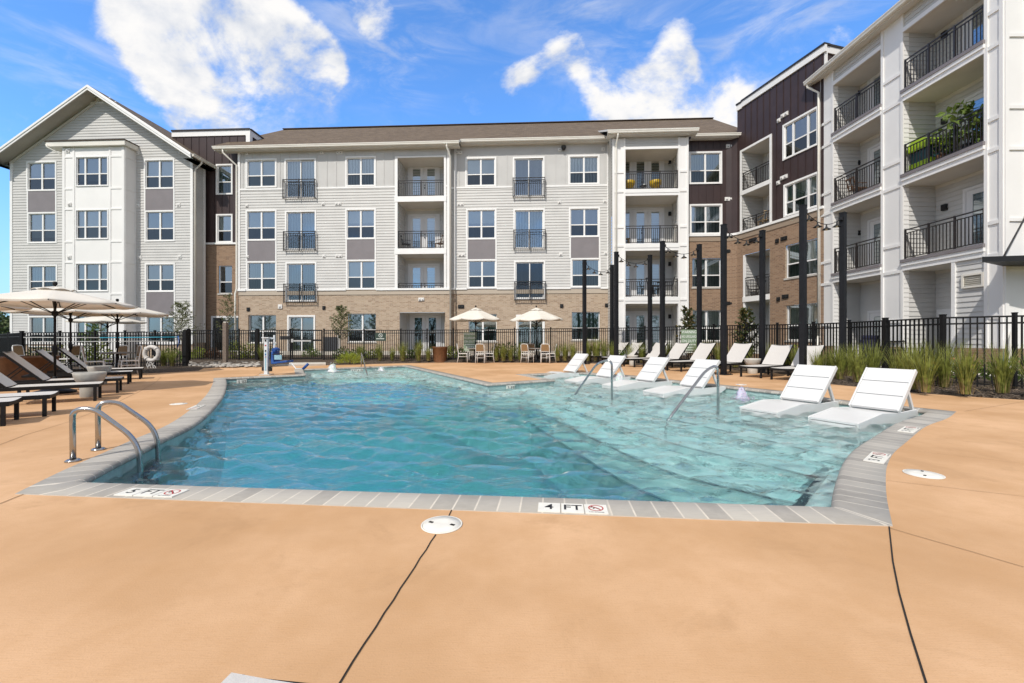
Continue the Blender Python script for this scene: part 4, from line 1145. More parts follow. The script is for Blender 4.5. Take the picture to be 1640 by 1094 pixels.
# sun shelf and steps on the right, shelf at the back, bench along the left
def strip_edge(b, pts, z, w=.05):
    for p, q in zip(pts[:-1], pts[1:]):
        d = (Vector(q) - Vector(p)).normalized() * .0
        b.bar((*p, z + .004), (*q, z + .004), w, .012, 1)
step_lines = [[(905, 625), (1000, 640), (1120, 661), (1250, 686), (1330, 702), (1380, 712)],
              [(885, 628), (975, 650), (1090, 679), (1230, 705), (1320, 722), (1368, 730)],
              [(868, 632), (945, 660), (1060, 698), (1205, 727), (1300, 742), (1358, 748)],
              [(850, 636), (920, 668), (1030, 712), (1180, 745), (1290, 760), (1352, 765)]]
depths = [-.38, -.49, -.61, -.74]
b = MB(); inner = [g2(888, 609), g2(844, 600)] + [g2(*p) for p in ((926, 597), (1007, 602.5), (1067, 609.5), (1140, 617), (1252, 629), (1322, 641), (1486, 658.5))]
for k, (ln, z) in enumerate(zip(step_lines, depths)):
    e = [g2(*p, WL) for p in ln]
    e = curve(e, 4)
    poly = e + list(reversed([g2(1345, 758), g2(1362, 728), g2(1398, 700), g2(1435, 678)])) [0:0] + [g2(1420, 712 + k * 6), g2(1470, 680), g2(1520, 660)] + list(reversed([v + Vector((.15, .3)) for v in inner[3:]])) + [inner[2] + Vector((-.1, .3)), inner[1] + Vector((-.2, .2)), inner[0] + Vector((-.2, 0))]
    b.poly(poly, -1.6, z)
    strip_edge(b, e, z, .042)
tag(b.build('pool_steps', ['pool_plaster', 'step_tile']), kind='structure')
b = MB()
sh = [g2(500, 606, WL), g2(575, 604, WL), g2(640, 602.5, WL), g2(700, 612, WL), g2(758, 626, WL), g2(783, 632, WL), g2(900, 628, WL), g2(905, 600, WL), g2(781, 606), g2(655, 580), g2(470, 586), g2(470, 600)]
b.poly(sh, -1.6, -.42); strip_edge(b, sh[0:6], -.42, .06)
tag(b.build('pool_shelf', ['pool_plaster', 'step_tile']), kind='structure')
# lane line on the near right floor
b = MB(); lp = [g2(1318, 735, WL), g2(1290, 765, WL), g2(1258, 800, WL)]
for p, q in zip(lp[:-1], lp[1:]): b.bar((*p, -.335), (*q, -.335), .075, .012, 0)
tag(b.build('bench_edge_tile', ['step_tile']), kind='structure')
bpoly = [g2(1318, 735, WL), g2(1258, 800, WL), g2(1250, 830), g2(1360, 830), g2(1370, 740)]
b = MB(); b.poly(bpoly, -1.6, -.345); tag(b.build('pool_bench', ['pool_plaster']), kind='structure')

# ------------------------------------------------------------------ water
import numpy as np
x0, x1, y0, y1 = -10.2, 9.2, 2.6, 21.5
# grid finer near the camera
ys = [y0]; 
while ys[-1] < y1: ys.append(ys[-1] + .022 + .0055 * (ys[-1] - y0))
xs = np.arange(x0, x1, .055)
X, Y = np.meshgrid(xs, np.array(ys))
rng = np.random.RandomState(5)
Z = np.zeros_like(X)
for i in range(64):
    lam = .12 * (.62 / .12) ** rng.rand(); th = rng.normal(math.radians(84), .50)
    k = 2 * math.pi / lam; a = .0062 * (lam / .5) ** .95
    ph = rng.rand() * 6.283
    wob = .35 * np.sin(X * rng.uniform(.4, 1.1) + Y * rng.uniform(.3, .9) + rng.rand() * 6)
    Z += a * np.sin(k * (X * math.cos(th) + Y * math.sin(th)) + ph + wob * 1.6)
Z = WL + Z
ny, nx = X.shape
verts = [(float(a), float(c), float(z)) for a, c, z in zip(X.ravel(), Y.ravel(), Z.ravel())]
idx = np.arange(nx * ny).reshape(ny, nx)
quads = np.stack([idx[:-1, :-1], idx[:-1, 1:], idx[1:, 1:], idx[1:, :-1]], -1).reshape(-1, 4).tolist()
nb = len(verts); zb_ = -1.8
# closed body: a skirt and a floor (deep inside the ground)
border = list(idx[0, :]) + list(idx[1:, -1]) + list(idx[-1, -2::-1]) + list(idx[-2:0:-1, 0])
border = [int(i) for i in border]
low = {}
for i in border: low[i] = len(verts); verts.append((verts[i][0], verts[i][1], zb_))
for i, j in zip(border, border[1:] + border[:1]): quads.append([j, i, low[i], low[j]])
quads.append([low[i] for i in reversed(border)])
me = bpy.data.meshes.new('pool_water'); me.from_pydata(verts, [], quads); me.update()
me.polygons.foreach_set('use_smooth', [True] * len(me.polygons))
mt, (node, m, vm, mix, ramp, L) = new_mat('water')
tc = node('ShaderNodeTexCoord').outputs['Object']
fn = node('ShaderNodeTexNoise', Vector=vm('MULTIPLY', tc, (1.0, 1.6, 1.0)), Scale=7.0, Detail=4.0, Roughness=.55, Distortion=.6).outputs[0]
bmp = node('ShaderNodeBump', Strength=.6, Distance=.04, Height=fn)
fr = node('ShaderNodeFresnel', IOR=1.33); L.new(bmp.outputs[0], fr.inputs['Normal'])
gl = node('ShaderNodeBsdfGlossy', Color=(1, 1, 1, 1), Roughness=.0); L.new(bmp.outputs[0], gl.inputs['Normal'])
tr_ = node('ShaderNodeBsdfTransparent', Color=(.96, .99, 1, 1))
rf = node('ShaderNodeBsdfRefraction', Color=(.96, .99, 1, 1), Roughness=.0, IOR=1.33); L.new(bmp.outputs[0], rf.inputs['Normal'])
m1 = node('ShaderNodeMixShader', Fac=.55); L.new(tr_.outputs[0], m1.inputs[1]); L.new(rf.outputs[0], m1.inputs[2])
m2 = node('ShaderNodeMixShader', Fac=fr.outputs[0]); L.new(m1.outputs[0], m2.inputs[1]); L.new(gl.outputs[0], m2.inputs[2])
va = node('ShaderNodeVolumeAbsorption', Color=(.06, .90, .93, 1), Density=.205)
node('ShaderNodeOutputMaterial', Surface=m2.outputs[0], Volume=va.outputs[0]); MATS['water'] = mt
me.materials.append(mt)
o = bpy.data.objects.new('pool_water', me); col.objects.link(o); tag(o, kind='structure')

# ------------------------------------------------------------------ deck joints
def ribbon(b, pts, w, z, mi=0):
    P = [Vector(p).to_2d() for p in pts]
    for p, q in zip(P[:-1], P[1:]):
        t = (q - p).normalized(); s_ = Vector((-t.y, t.x)) * w / 2
        b.face([(*(p + s_), z), (*(p - s_), z), (*(q - s_), z), (*(q + s_), z)], mi)
mat('joint', (.018, .014, .011), .9); mat('joint_fine', (.30, .18, .09), .9)
b = MB()
def wob(p, q, n, a):
    p, q = g2(*p), g2(*q); t = (q - p); s_ = Vector((-t.y, t.x)).normalized()
    return [p + t * k / n + s_ * (rnd(-a, a) if 0 < k < n else 0) for k in range(n + 1)]
ribbon(b, wob((724, 816), (718, 829), 2, .001), .007, .004); ribbon(b, wob((698, 857), (545, 1094), 12, .004), .007, .004); ribbon(b, wob((545, 1094), (440, 1250), 3, .002), .007, .004)
ribbon(b, [g2(1424, 844), g2(1430, 900), g2(1440, 950), g2(1458, 1015), g2(1483, 1094), g2(1500, 1150)], .007, .004)
tag(b.build('deck_joint', ['joint']), kind='structure')
b = MB()
ribbon(b, wob((1424, 846), (1640, 909), 6, .003), .005, .004); ribbon(b, wob((1420, 770), (1660, 798), 5, .003), .004, .004); ribbon(b, wob((1545, 659), (1660, 640), 4, .003), .006, .004)
ribbon(b, wob((43, 790), (-40, 823), 4, .003), .008, .004); ribbon(b, [g2(-40, 728), g2(40, 697), g2(110, 676), g2(180, 648), g2(222, 628), g2(250, 612), g2(258, 604)], .007, .004)
ribbon(b, wob((403, 606), (430, 590), 4, .003), .01, .004); ribbon(b, wob((1440, 720), (1660, 745), 5, .003), .003, .004)
tag(b.build('deck_score_line', ['joint_fine']), kind='structure')

# ------------------------------------------------------------------ beds, walk, patios
mt, (node, m, vm, mix, ramp, L) = new_mat('mulch')
tc = node('ShaderNodeTexCoord').outputs['Object']
vo = node('ShaderNodeTexVoronoi', Vector=vm('MULTIPLY', tc, (1.0, 1.7, 1.0)), Scale=26.0)
nz = node('ShaderNodeTexNoise', Vector=tc, Scale=9.0, Detail=6.0, Roughness=.7).outputs[0]
sp_ = node('ShaderNodeSeparateColor', Color=vo.outputs['Color']).outputs[0]
c = mix(ramp(sp_, .1, .95), (.040, .028, .020), (.17, .125, .09)); c = mix(m('MULTIPLY', ramp(nz, .4, .7), .5), c, (.07, .05, .037))
p = node('ShaderNodeBsdfPrincipled', **{'Base Color': c, 'Roughness': .95})
bm_ = node('ShaderNodeBump', Strength=1.0, Distance=.035, Height=m('SUBTRACT', nz, vo.outputs['Distance'])); L.new(bm_.outputs[0], p.inputs['Normal'])
node('ShaderNodeOutputMaterial', Surface=p.outputs[0]); MATS['mulch'] = mt
# fence line: pixel column, distance, top-rail height
FENCE = [(300, 22.6, 1.68), (700, 22.6, 1.69), (900, 23.3, 1.79), (990, 23.2, 1.82), (1083, 21.0, 1.82), (1143, 19.0, 1.80), (1240, 16.4, 1.75), (1303, 14.8, 1.72), (1418, 12.0, 1.707), (1510, 10.5, 1.71), (1640, 9.6, 1.707), (1800, 9.0, 1.70)]
def fence_at(px):
    for (a, ya, za), (c, yc, zc_) in zip(FENCE[:-1], FENCE[1:]):
        if a <= px <= c:
            t = (px - a) / (c - a); return at(px, ya + (yc - ya) * t, za + (zc_ - za) * t)
    return at(px, FENCE[-1][1], FENCE[-1][2])
b = MB(); cols_ = []
for px, py in bedfront_px:
    f_ = g2(px, py); fx = fence_at(max(300, min(px, 1800))) if px >= 300 else Vector(at(px, 18.2))
    if px < 300: mid_ = Vector((*at(px, max(f_.y + .9, 17.6)).xy, .03)); bk_ = Vector((*at(px, 27.0).xy, .05))
    else:
        mid_ = Vector((fx.x, fx.y, .12 if px < 1150 else .10 if px < 1400 else .05))
        if px < 1170: bk_ = Vector((*at(px, min(27.4, fx.y + 4.6)).xy, .46 if px < 1000 else .3))
        else: bk_ = Vector((15.4, fx.y + 1.2 - (px - 1170) * .001, .12))
    f3 = Vector((*f_, -.01)); up_ = f3.lerp(mid_, .18); up_.z = .055
    cols_.append([f3, up_, mid_, bk_])
for c0, c1 in zip(cols_[:-1], cols_[1:]):
    for k in range(3): b.face([c0[k], c0[k + 1], c1[k + 1], c1[k]][::-1] if False else [c1[k], c0[k], c0[k + 1], c1[k + 1]][::-1])
o = b.build('planting_bed', ['mulch']); tag(o, kind='structure')
bm = bmesh.new(); bm.from_mesh(o.data); bmesh.ops.recalc_face_normals(bm, faces=bm.faces)
if sum(f.normal.z for f in bm.faces) < 0: bmesh.ops.reverse_faces(bm, faces=bm.faces)
bm.to_mesh(o.data); bm.free()
# mulch chips lying about the front of the bed on the right
b = MB()
for k in range(2600):
    px = rnd(1260, 1690); i = next(i for i in range(len(bedfront_px) - 1) if bedfront_px[i + 1][0] <= px <= bedfront_px[i][0])
    A, B_ = cols_[i], cols_[i + 1]; t = (px - bedfront_px[i][0]) / (bedfront_px[i + 1][0] - bedfront_px[i][0])
    s_ = random.random() ** 1.2; k0 = 0 if s_ < .2 else 1; tt = s_ / .2 if s_ < .2 else (s_ - .2) / .8
    q = (A[k0].lerp(A[k0 + 1], tt)).lerp(B_[k0].lerp(B_[k0 + 1], tt), t) + Vector((0, 0, .012))
    a = rnd(0, 6.28); l_ = rnd(.012, .045); w_ = rnd(.004, .012); d = Vector((math.cos(a), math.sin(a), rnd(-.5, .5))) * l_; e = Vector((-math.sin(a), math.cos(a), rnd(-.4, .4))) * w_
    b.face([q - d - e, q + d - e, q + d + e, q - d + e], random.choice((0, 0, 1, 2)))
mat('chip_dark', (.055, .038, .027), .9, .3, 40); mat('chip_mid', (.12, .085, .06), .9, .3, 40); mat('chip_pale', (.26, .20, .15), .9, .3, 40)
tag(b.build('mulch_chips', ['chip_dark', 'chip_mid', 'chip_pale']), 'loose brown bark chips along the front of the right planting bed', 'mulch', None, 'stuff')
# pale walk behind the back fence, gate slab
b = MB()
for x_0, x_1 in ((395, 985),):
    pts = [at(x, 25.0).xy for x in (380, 700, 985)] + [at(x, 26.0).xy for x in (985, 700, 380)]
    b.poly(pts, .2, .50)
mat('walk', (.58, .54, .48), .85, .1, 3, .2, 40)
tag(b.build('walkway', ['walk']), kind='structure')
b = MB(); b.poly([g2(462, 587.2), g2(522, 585.2), at(520, 24.9).xy, at(466, 24.9).xy], -.05, .075); tag(b.build('gate_slab', ['walk']), kind='structure')
b = MB(); b.poly([Vector((14.0, 19.5)), Vector((14.1, 15.5)), Vector((13.2, 11.0)), Vector((15.3, 10.6)), Vector((15.6, 19.4))], -.05, .14); tag(b.build('side_walk', ['walk']), kind='structure')
# river stones by the left post
b = MB()
for k in range(260):
    px = rnd(298, 415); p_ = g2(px, 589.5).lerp(at(px, 22.3).xy, random.random() ** .8 * .9); r = rnd(.05, .13); z = .05
    b.lathe([(r * .05, -r * .5), (r * .8, -r * .3), (r, 0), (r * .75, r * .35), (r * .05, r * .5)], 7, (p_.x, p_.y, z), random.choice((0, 0, 1)))
mat('stone_pale', (.45, .42, .38), .8, .2, 7)
tag(b.build('river_stones', ['stone', 'stone_pale']), 'grey river stones round the fence post beside the left gate', 'stones', None, 'stuff')
# ------------------------------------------------------------------ loungers on the deck
def make_lounger():
    r = empty('sun_lounger', label='x', cat='sun lounger')
    W, Ls, zt, Hg = .62, 1.95, .335, 1.18
    b = MB()
    for s in (-1, 1): b.box((Ls / 2, s * (W / 2 - .02), zt - .045), (Ls, .04, .055))
    for x in (.02, 1.02, Ls - .02): b.box((x, 0, zt - .047), (.04, W - .08, .05))
    b.build('frame', ['black_metal'], r, bevel=.004)
    for x in (.06, 1.50):
        for s in (-1, 1):
            b = MB(); b.box((x, s * (W / 2 - .022), (zt - .07) / 2), (.045, .045, zt - .07)); b.build('leg', ['black_metal'], r, bevel=.003)
    b = MB()
    nn = 8
    def sag(t): return -.012 * math.sin(math.pi * t)
    for k in range(nn):
        xa, xb = .01 + (Hg - .01) * k / nn, .01 + (Hg - .01) * (k + 1) / nn
        for j in range(6):
            ya, yb = -W / 2 + .008 + (W - .016) * j / 6, -W / 2 + .008 + (W - .016) * (j + 1) / 6
            f = lambda x, y: (x, y, zt - .012 + .004 - .014 * (1 - (2 * y / W) ** 2))
            b.face([f(xa, ya), f(xb, ya), f(xb, yb), f(xa, yb)], 0, None, True)
    b.build('seat_sling', ['sling'], r)
    a = math.radians(47); bl = .80; dx, dz = math.cos(a), math.sin(a)
    def q(s, y, o=0): return (Hg + dx * s - dz * o, y, zt + dz * s + dx * o)
    b = MB()
    for k in range(6):
        for j in range(6):
            sa, sb = bl * k / 6, bl * (k + 1) / 6; ya, yb = -W / 2 + .005 + (W - .01) * j / 6, -W / 2 + .005 + (W - .01) * (j + 1) / 6
            f = lambda s, y: q(s, y, .012 - .016 * (1 - (2 * y / W) ** 2))
            b.face([f(sa, ya), f(sb, ya), f(sb, yb), f(sa, yb)], 0, None, True)
    b.build('back_sling', ['sling'], r)
    b = MB()
    for s in (-1, 1): b.bar(q(0, s * (W / 2 - .015), -.015), q(bl, s * (W / 2 - .015), -.015), .03, .035)
    b.bar(q(bl - .015, -W / 2 + .03, -.015), q(bl - .015, W / 2 - .03, -.015), .03, .035)
    b.build('back_frame', ['black_metal'], r)
    for s in (-1, 1):
        b = MB(); b.bar(q(.42, s * (W / 2 - .05), -.03), (1.82, s * (W / 2 - .05), zt - .05), .02, .02); b.build('back_strut', ['black_metal'], r)
    return r
loun = make_lounger(); used = [False]
def place_lounger(p, rz, label, group):
    if not used[0]:
        used[0] = True; loun.location = (p[0], p[1], 0); loun.rotation_euler = (0, 0, rz); loun['label'] = label; loun['group'] = group; return loun
    return dup(loun, (p[0], p[1], 0), rz, label, group)
ords = ['leftmost', 'second', 'third', 'fourth', 'fifth', 'sixth', 'seventh', 'eighth']
rng_l = [((944.5, 569), 24), ((963, 571), 25), ((998, 573), 26), ((1029, 575), 27), ((1067, 577.5), 28), ((1121, 580.5), 29), ((1185, 584), 31), ((1234, 587), 33)]
for i, ((px, py), deg) in enumerate(rng_l):
    a = math.radians(deg); p = G(px, py, .385); c = p.xy + Vector((math.sin(a), -math.cos(a))) * .31
    lb = ['farthest pale sling lounger of the right-hand row, partly behind a black pole', 'second pale sling lounger of the right-hand row, left of the small stone bowl', 'third pale sling lounger of the right-hand row, just right of the small stone bowl',
          'fourth pale sling lounger of the right-hand row, foot end crossed by a black pole', 'fifth pale sling lounger of the right-hand row, in front of the green warning sign', 'sixth pale sling lounger of the right-hand row, cut by the thickest-looking central pole',
          'seventh pale sling lounger of the right-hand row, beside the larger stone bowl', 'eighth and nearest pale sling lounger of the right-hand row, against the tall grasses'][i]
    o_ = place_lounger(c, a, lb, 'sun loungers along the right fence'); k = 1.13 if i < 6 else 1.08; o_.scale = (k, k, k)
left_l = [((1.5, 683), None), ((63, 668), (94, 658)), ((148, 642.5), (164, 637)), ((185, 629.5), (196, 625.4)), ((202.5, 615), (212, 612.5)), ((221, 607.6), (229.5, 605))]
ll = ['sling lounger at the far left edge, only its black foot-end leg in view', 'nearest left-hand sling lounger in full view, foot end by the pool ladder', 'second left-hand sling lounger, foot end in front of the near stone bowl',
      'third left-hand sling lounger, in front of the brown planter pot', 'fourth left-hand sling lounger, behind the stone bowls', 'fifth and farthest left-hand sling lounger, by the dining chairs']
for i, (p, q_) in enumerate(left_l):
    A = g2(*p); B_ = g2(*q_) if q_ else A + Vector((-.3, .55))
    a = math.radians(180 + 37); c = (A + B_) / 2 if q_ else A + Vector((-.17, .25))
    fw = Vector((math.cos(a), math.sin(a))); c = c - fw * .06
    place_lounger(c, a, ll[i], 'sun loungers along the left side').scale = (1, 1, 1)
A = G(371, 1066, .335).xy; a = math.radians(-90 - 7); sd_ = Vector((math.cos(a), math.sin(a)))
place_lounger(A + Vector((math.cos(math.radians(-7)), math.sin(math.radians(-7)))) * .31, a, 'sling lounger cut by the bottom edge, only its foot corner showing', 'sun loungers on the near deck').scale = (1, 1, 1)

# ------------------------------------------------------------------ loungers standing in the water
def make_ledge():
    r = empty('pool_lounger', label='x', cat='pool lounger')
    W = .66; P = [(-.02, -.075), (.62, .012), (1.13, -.02), (1.86, -.005)]
    def zt(x):
        for (a, za), (c, zc_) in zip(P[:-1], P[1:]):
            if x <= c: return za + (zc_ - za) * (x - a) / (c - a)
        return P[-1][1]
    low_ = [(-.02, -.34), (1.2, -.34), (1.86, -.075)]
    for s in (-1, 1):
        b = MB(); y0_, y1_ = s * W / 2, s * (W / 2 - .035)
        pts = P + [(1.86, -.06), (1.2, -.34), (0.02, -.34)]
        V = [(x, y, z) for y in (y0_, y1_) for x, z in pts]; n_ = len(pts)
        fc = [tuple(range(n_)), tuple(reversed(range(n_, 2 * n_)))] + [(i, (i + 1) % n_, n_ + (i + 1) % n_, n_ + i) for i in range(n_)]
        b.mesh(V, fc); b.build('side_panel', ['resin_white'], r, bevel=.006)
    b = MB()
    xs_ = [-.02, .2, .42, .62, .9, 1.13, 1.2]
    for xa, xb in zip(xs_[:-1], xs_[1:]):
        h = W / 2 - .036
        b.hexa([(xa, -h, zt(xa) - .03), (xb, -h, zt(xb) - .03), (xb, h, zt(xb) - .03), (xa, h, zt(xa) - .03), (xa, -h, zt(xa) - .002), (xb, -h, zt(xb) - .002), (xb, h, zt(xb) - .002), (xa, h, zt(xa) - .002)])
    b.box((-.005, 0, -.20), (.03, W - .075, .17)); b.build('seat', ['resin_white'], r)
    a = math.radians(47); dx, dz = math.cos(a), math.sin(a); Lb = .82; x0_ = 1.12
    o = MB()
    fr_ = W / 2
    for s in (-1, 1): o.bar((x0_, s * (fr_ - .014), 0.0), (x0_ + dx * Lb, s * (fr_ - .014), dz * Lb), .026, .07)
    bk = o.build('backrest', ['resin_white'], r, bevel=.005)
    for k in range(3):
        sa, sb = Lb * k / 3 + .008 + .01 * (k == 0), Lb * (k + 1) / 3 - .004
        o = MB()
        ym = fr_ - .03
        def q(s, y, t): return (x0_ + dx * s - dz * t, y, dz * s + dx * t)
        o.hexa([q(sa, -ym, -.025), q(sb, -ym, -.025), q(sb, ym, -.025), q(sa, ym, -.025), q(sa, -ym, .030), q(sb, -ym, .030), q(sb, ym, .030), q(sa, ym, .030)])
        o.build('back_panel', ['resin_white'], bk, bevel=.005)
    for s in (-1, 1):
        o = MB(); o.bar((x0_ + dx * .52 + dz * .02, s * (fr_ - .06), dz * .52 - dx * .04), (1.70, s * (fr_ - .06), -.05), .035, .05); o.build('back_strut', ['resin_white'], r)
    return r
led = make_ledge(); k_ = 0
llab = ['farthest white in-pool lounger, half behind the deck corner', 'second white in-pool lounger from the left, behind the first curved handrail', 'third white in-pool lounger from the left, between the two handrails',
        'fourth white in-pool lounger from the left, crossed by the second handrail', 'white in-pool lounger right of the violet-tinted bubbler', 'nearest white in-pool lounger, at the right corner of the pool']
for i, (c, deg, sc) in enumerate((((.98, 14.9), 27, 1.0), ((1.79, 12.9), 27, 1.0), ((2.66, 11.6), 26, 1.0), ((3.33, 10.1), 25, 1.0), ((4.33, 7.55), 27, 1.0), ((4.91, 6.58), 27, 1.0))):
    a = math.radians(deg)
    if i == 0: led.location = (*c, .012); led.scale = (1.06,) * 3; led.rotation_euler = (0, 0, a); led['label'] = llab[0]; led['group'] = 'white loungers standing on the sun shelf'
    else: dup(led, (*c, .012), a, llab[i], 'white loungers standing on the sun shelf')

# ------------------------------------------------------------------ parasols
def make_umbrella(R=1.42, top=2.42, rim=2.02, poleh=None, base=True, sagv=.05):
    r = empty('patio_umbrella', label='x', cat='umbrella')
    n_ = 8; can = MB(); tp = top - .06
    def cp(ang, t):
        # t=0 apex, 1 rim; ribs straight, panels sag between them
        k = ang / (2 * math.pi / n_); fr_ = k - math.floor(k); s_ = math.sin(math.pi * fr_)
        rr = R * t * (1 - .072 * s_ * (1 - 0) )
        z = tp + (rim - tp) * (t ** 1.06) - sagv * s_ * t * t * .6
        return (rr * math.cos(ang), rr * math.sin(ang), z)
    m_ = 8; A_ = n_ * m_; T = [.13, .3, .5, .7, .85, 1.0]
    for i in range(A_):
        a0, a1 = 2 * math.pi * i / A_, 2 * math.pi * (i + 1) / A_
        for t0, t1 in zip(T[:-1], T[1:]):
            can.face([cp(a0, t0), cp(a0, t1), cp(a1, t1), cp(a1, t0)], 0, None, True)
        p0, p1 = cp(a0, 1), cp(a1, 1)
        can.face([p0, (p0[0] * .995, p0[1] * .995, p0[2] - .035), (p1[0] * .995, p1[1] * .995, p1[2] - .035), p1], 0)
    cn = can.build('canopy', ['canvas'], r)
    v = MB()
    for i in range(A_):
        a0, a1 = 2 * math.pi * i / A_, 2 * math.pi * (i + 1) / A_
        q = lambda a, t, dz: (cp(a, t)[0], cp(a, t)[1], cp(a, t)[2] + dz)
        lift = lambda a: .02 + .035 * math.sin(math.pi * ((a / (2 * math.pi / n_)) % 1.0))
        v.face([q(a0, .005, .04), q(a0, .26, lift(a0)), q(a1, .26, lift(a1)), q(a1, .005, .04)], 0, None, True)
    v.build('vent_cap', ['canvas'], cn)
    b = MB(); b.tube([(0, 0, .05), (0, 0, tp - .02)], .024, 12); b.build('pole', ['black_metal'], r)
    b = MB(); b.lathe([(0, top + .09), (.03, top + .085), (.045, top + .05), (.035, top + .01), (.018, top - .02), (.018, tp - .05)], 12); b.build('finial', ['black_metal'], r)
    b = MB(); b.lathe([(.026, rim - .30), (.055, rim - .27), (.055, rim - .19), (.026, rim - .17)], 12); b.build('hub', ['black_metal'], r)
    for k in range(n_):
        a = 2 * math.pi * k / n_; b = MB()
        e = cp(a, 1.0); s0 = cp(a, .05); b.bar((s0[0], s0[1], s0[2] - .035), (e[0], e[1], e[2] - .012), .018, .02)
        md = cp(a, .52); b.bar((.05 * math.cos(a), .05 * math.sin(a), rim - .22), (md[0], md[1], md[2] - .04), .014, .016); b.build('rib', ['black_metal'], r)
    b = MB(); b.lathe([(.03, .86), (.045, .90), (.05, 1.0), (.04, 1.05), (.026, 1.08)], 12); b.bar((0, 0, .98), (.10, .05, 1.04), .02, .02); b.build('crank', ['black_metal'], r)
    if base:
        b = MB(); b.lathe([(.34, 0), (.36, .02), (.34, .05), (.20, .09), (.06, .13), (.04, .36), (.028, .38)], 24); b.build('base', ['black_metal'], r)
    return r
um = make_umbrella()
def up_(px, Y, rz, label, group, first=False, sc=1.0):
    p = at(px, Y)
    if first: um.location = p; um.rotation_euler = (0, 0, rz); um['label'] = label; um['group'] = group; um.scale = (sc,) * 3; return um
    return dup(um, p, rz, label, group, sc)
gl_ = 'parasols on the left deck'
up_(88, 9.4, math.radians(43), 'large cream parasol nearest the camera, over the left loungers', gl_, True, .97)
up_(113, 13.5, math.radians(50), 'cream parasol just behind the nearest one, its rim sagging', gl_, False, 1.0)
up_(188, 14.6, math.radians(20), 'cream parasol over the left dining table', gl_, False, 1.02)
up_(172, 20.2, math.radians(35), 'smallest-looking left parasol, standing beyond the fence', gl_, False, 1.0)
p0 = at(-86, 10.6); um0 = dup(um, p0, math.radians(43), 'cream parasol cut off by the left edge, only a rim tip in view', gl_, 1.0)
um_b = make_umbrella(1.40, 2.86, 2.22, sagv=.09)
um_b.location = at(762, 22.2); um_b.rotation_euler = (0, 0, .36); tag(um_b, 'left of the two cream parasols over the back dining tables', None, 'parasols over the back dining tables')
d_ = dup(um_b, at(861, 22.3), .10, 'right of the two cream parasols over the back dining tables', 'parasols over the back dining tables')
d_.rotation_euler = (math.radians(1.0), math.radians(-1.5), .10)

# ------------------------------------------------------------------ dining sets
def make_chair():
    r = empty('dining_chair', label='x', cat='chair')
    t = .016
    for s in (-1, 1):
        b = MB(); b.tube([(.21, s * .20, .44), (.225, s * .205, .22), (.23, s * .21, 0)], [.015, .015, .013], 8); b.build('front_leg', ['chair_white'], r)
        b = MB(); b.tube([(-.25, s * .21, 0), (-.20, s * .205, .25), (-.19, s * .20, .46), (-.235, s * .20, .72), (-.255, s * .19, .86)], .015, 8); b.build('rear_leg', ['chair_white'], r)
    b = MB(); b.tube([(-.25, -.19, .86), (-.262, -.16, .90), (-.265, 0, .915), (-.262, .16, .90), (-.25, .19, .86)], .016, 8); b.tube([(-.212, -.2, .56), (-.212, .2, .56)], .013, 8); b.build('back_frame', ['chair_white'], r)
    b = MB(); b.hexa([(-.222, -.185, .57), (-.205, -.185, .57), (-.205, .185, .57), (-.222, .185, .57), (-.262, -.175, .885), (-.248, -.175, .885), (-.248, .175, .885), (-.262, .175, .885)]); b.build('back_weave', ['wicker'], r)
    b = MB(); b.box((.01, 0, .445), (.43, .42, .03)); b.build('seat', ['chair_white'], r, bevel=.008)
    b = MB()
    for s in (-1, 1): b.tube([(.22, s * .205, .30), (-.205, s * .205, .30)], .010, 6)
    b.tube([(.22, -.205, .34), (.22, .205, .34)], .010, 6); b.tube([(-.2, -.205, .26), (-.2, .205, .26)], .010, 6); b.build('stretcher', ['chair_white'], r)
    return r
def make_table():
    r = empty('dining_table', label='x', cat='table')
    b = MB(); b.lathe([(.0, .70), (.44, .70), (.455, .715), (.455, .735), (.44, .745), (.03, .745)], 28); b.build('table_top', ['table_top'], r)
    for k in range(4):
        a = math.pi / 4 + k * math.pi / 2; c, s_ = math.cos(a), math.sin(a)
        b = MB(); b.tube([(.09 * c, .09 * s_, .70), (.10 * c, .10 * s_, .42), (.22 * c, .22 * s_, .16), (.36 * c, .36 * s_, .01)], .018, 8); b.build('leg', ['black_metal'], r)
    return r
ch, tb = make_chair(), make_table(); first_c, first_t = [True], [True]
def chair(x, y, face, label, group, sc=1.06):
    if first_c[0]:
        first_c[0] = False; ch.location = (x, y, 0); ch.rotation_euler = (0, 0, face); ch.scale = (sc,) * 3; ch['label'] = label; ch['group'] = group
    else: dup(ch, (x, y, 0), face, label, group, sc)
def table(x, y, label, group):
    if first_t[0]: first_t[0] = False; tb.location = (x, y, 0); tb['label'] = label; tb['group'] = group
    else: dup(tb, (x, y, 0), .2, label, group)
P2 = math.pi / 2
gc, gt = 'white chairs round the back tables', 'round dining tables'
for cx_, nm in ((762, 'left'), (861, 'right')):
    c = at(cx_, 22.2)
    table(c.x, c.y, 'round dark dining table under the %s back parasol' % nm, gt)
    if nm == 'left':
        chair(c.x - .66, c.y - .2, .1, 'white chair on the left of the left back table, side on', gc); chair(c.x - .20, c.y + .62, -P2 + .15, 'white chair on the far side of the left back table', gc)
        chair(c.x + .30, c.y - .62, P2 - .1, 'white wicker-backed chair with its back to the camera at the left back table', gc); chair(c.x + .72, c.y + .1, math.pi - .1, 'white chair on the right of the left back table, side on', gc)
    else:
        chair(c.x - .55, c.y - .45, .95, 'white chair turned slightly left of the right back table', gc); chair(c.x - .28, c.y + .62, -P2 + .1, 'white chair on the far side of the right back table', gc)
        chair(c.x + .36, c.y - .58, P2 - .15, 'white wicker-backed chair with its back to the camera at the right back table', gc); chair(c.x + .72, c.y + .08, math.pi - .2, 'white chair on the right of the right back table, side on', gc)
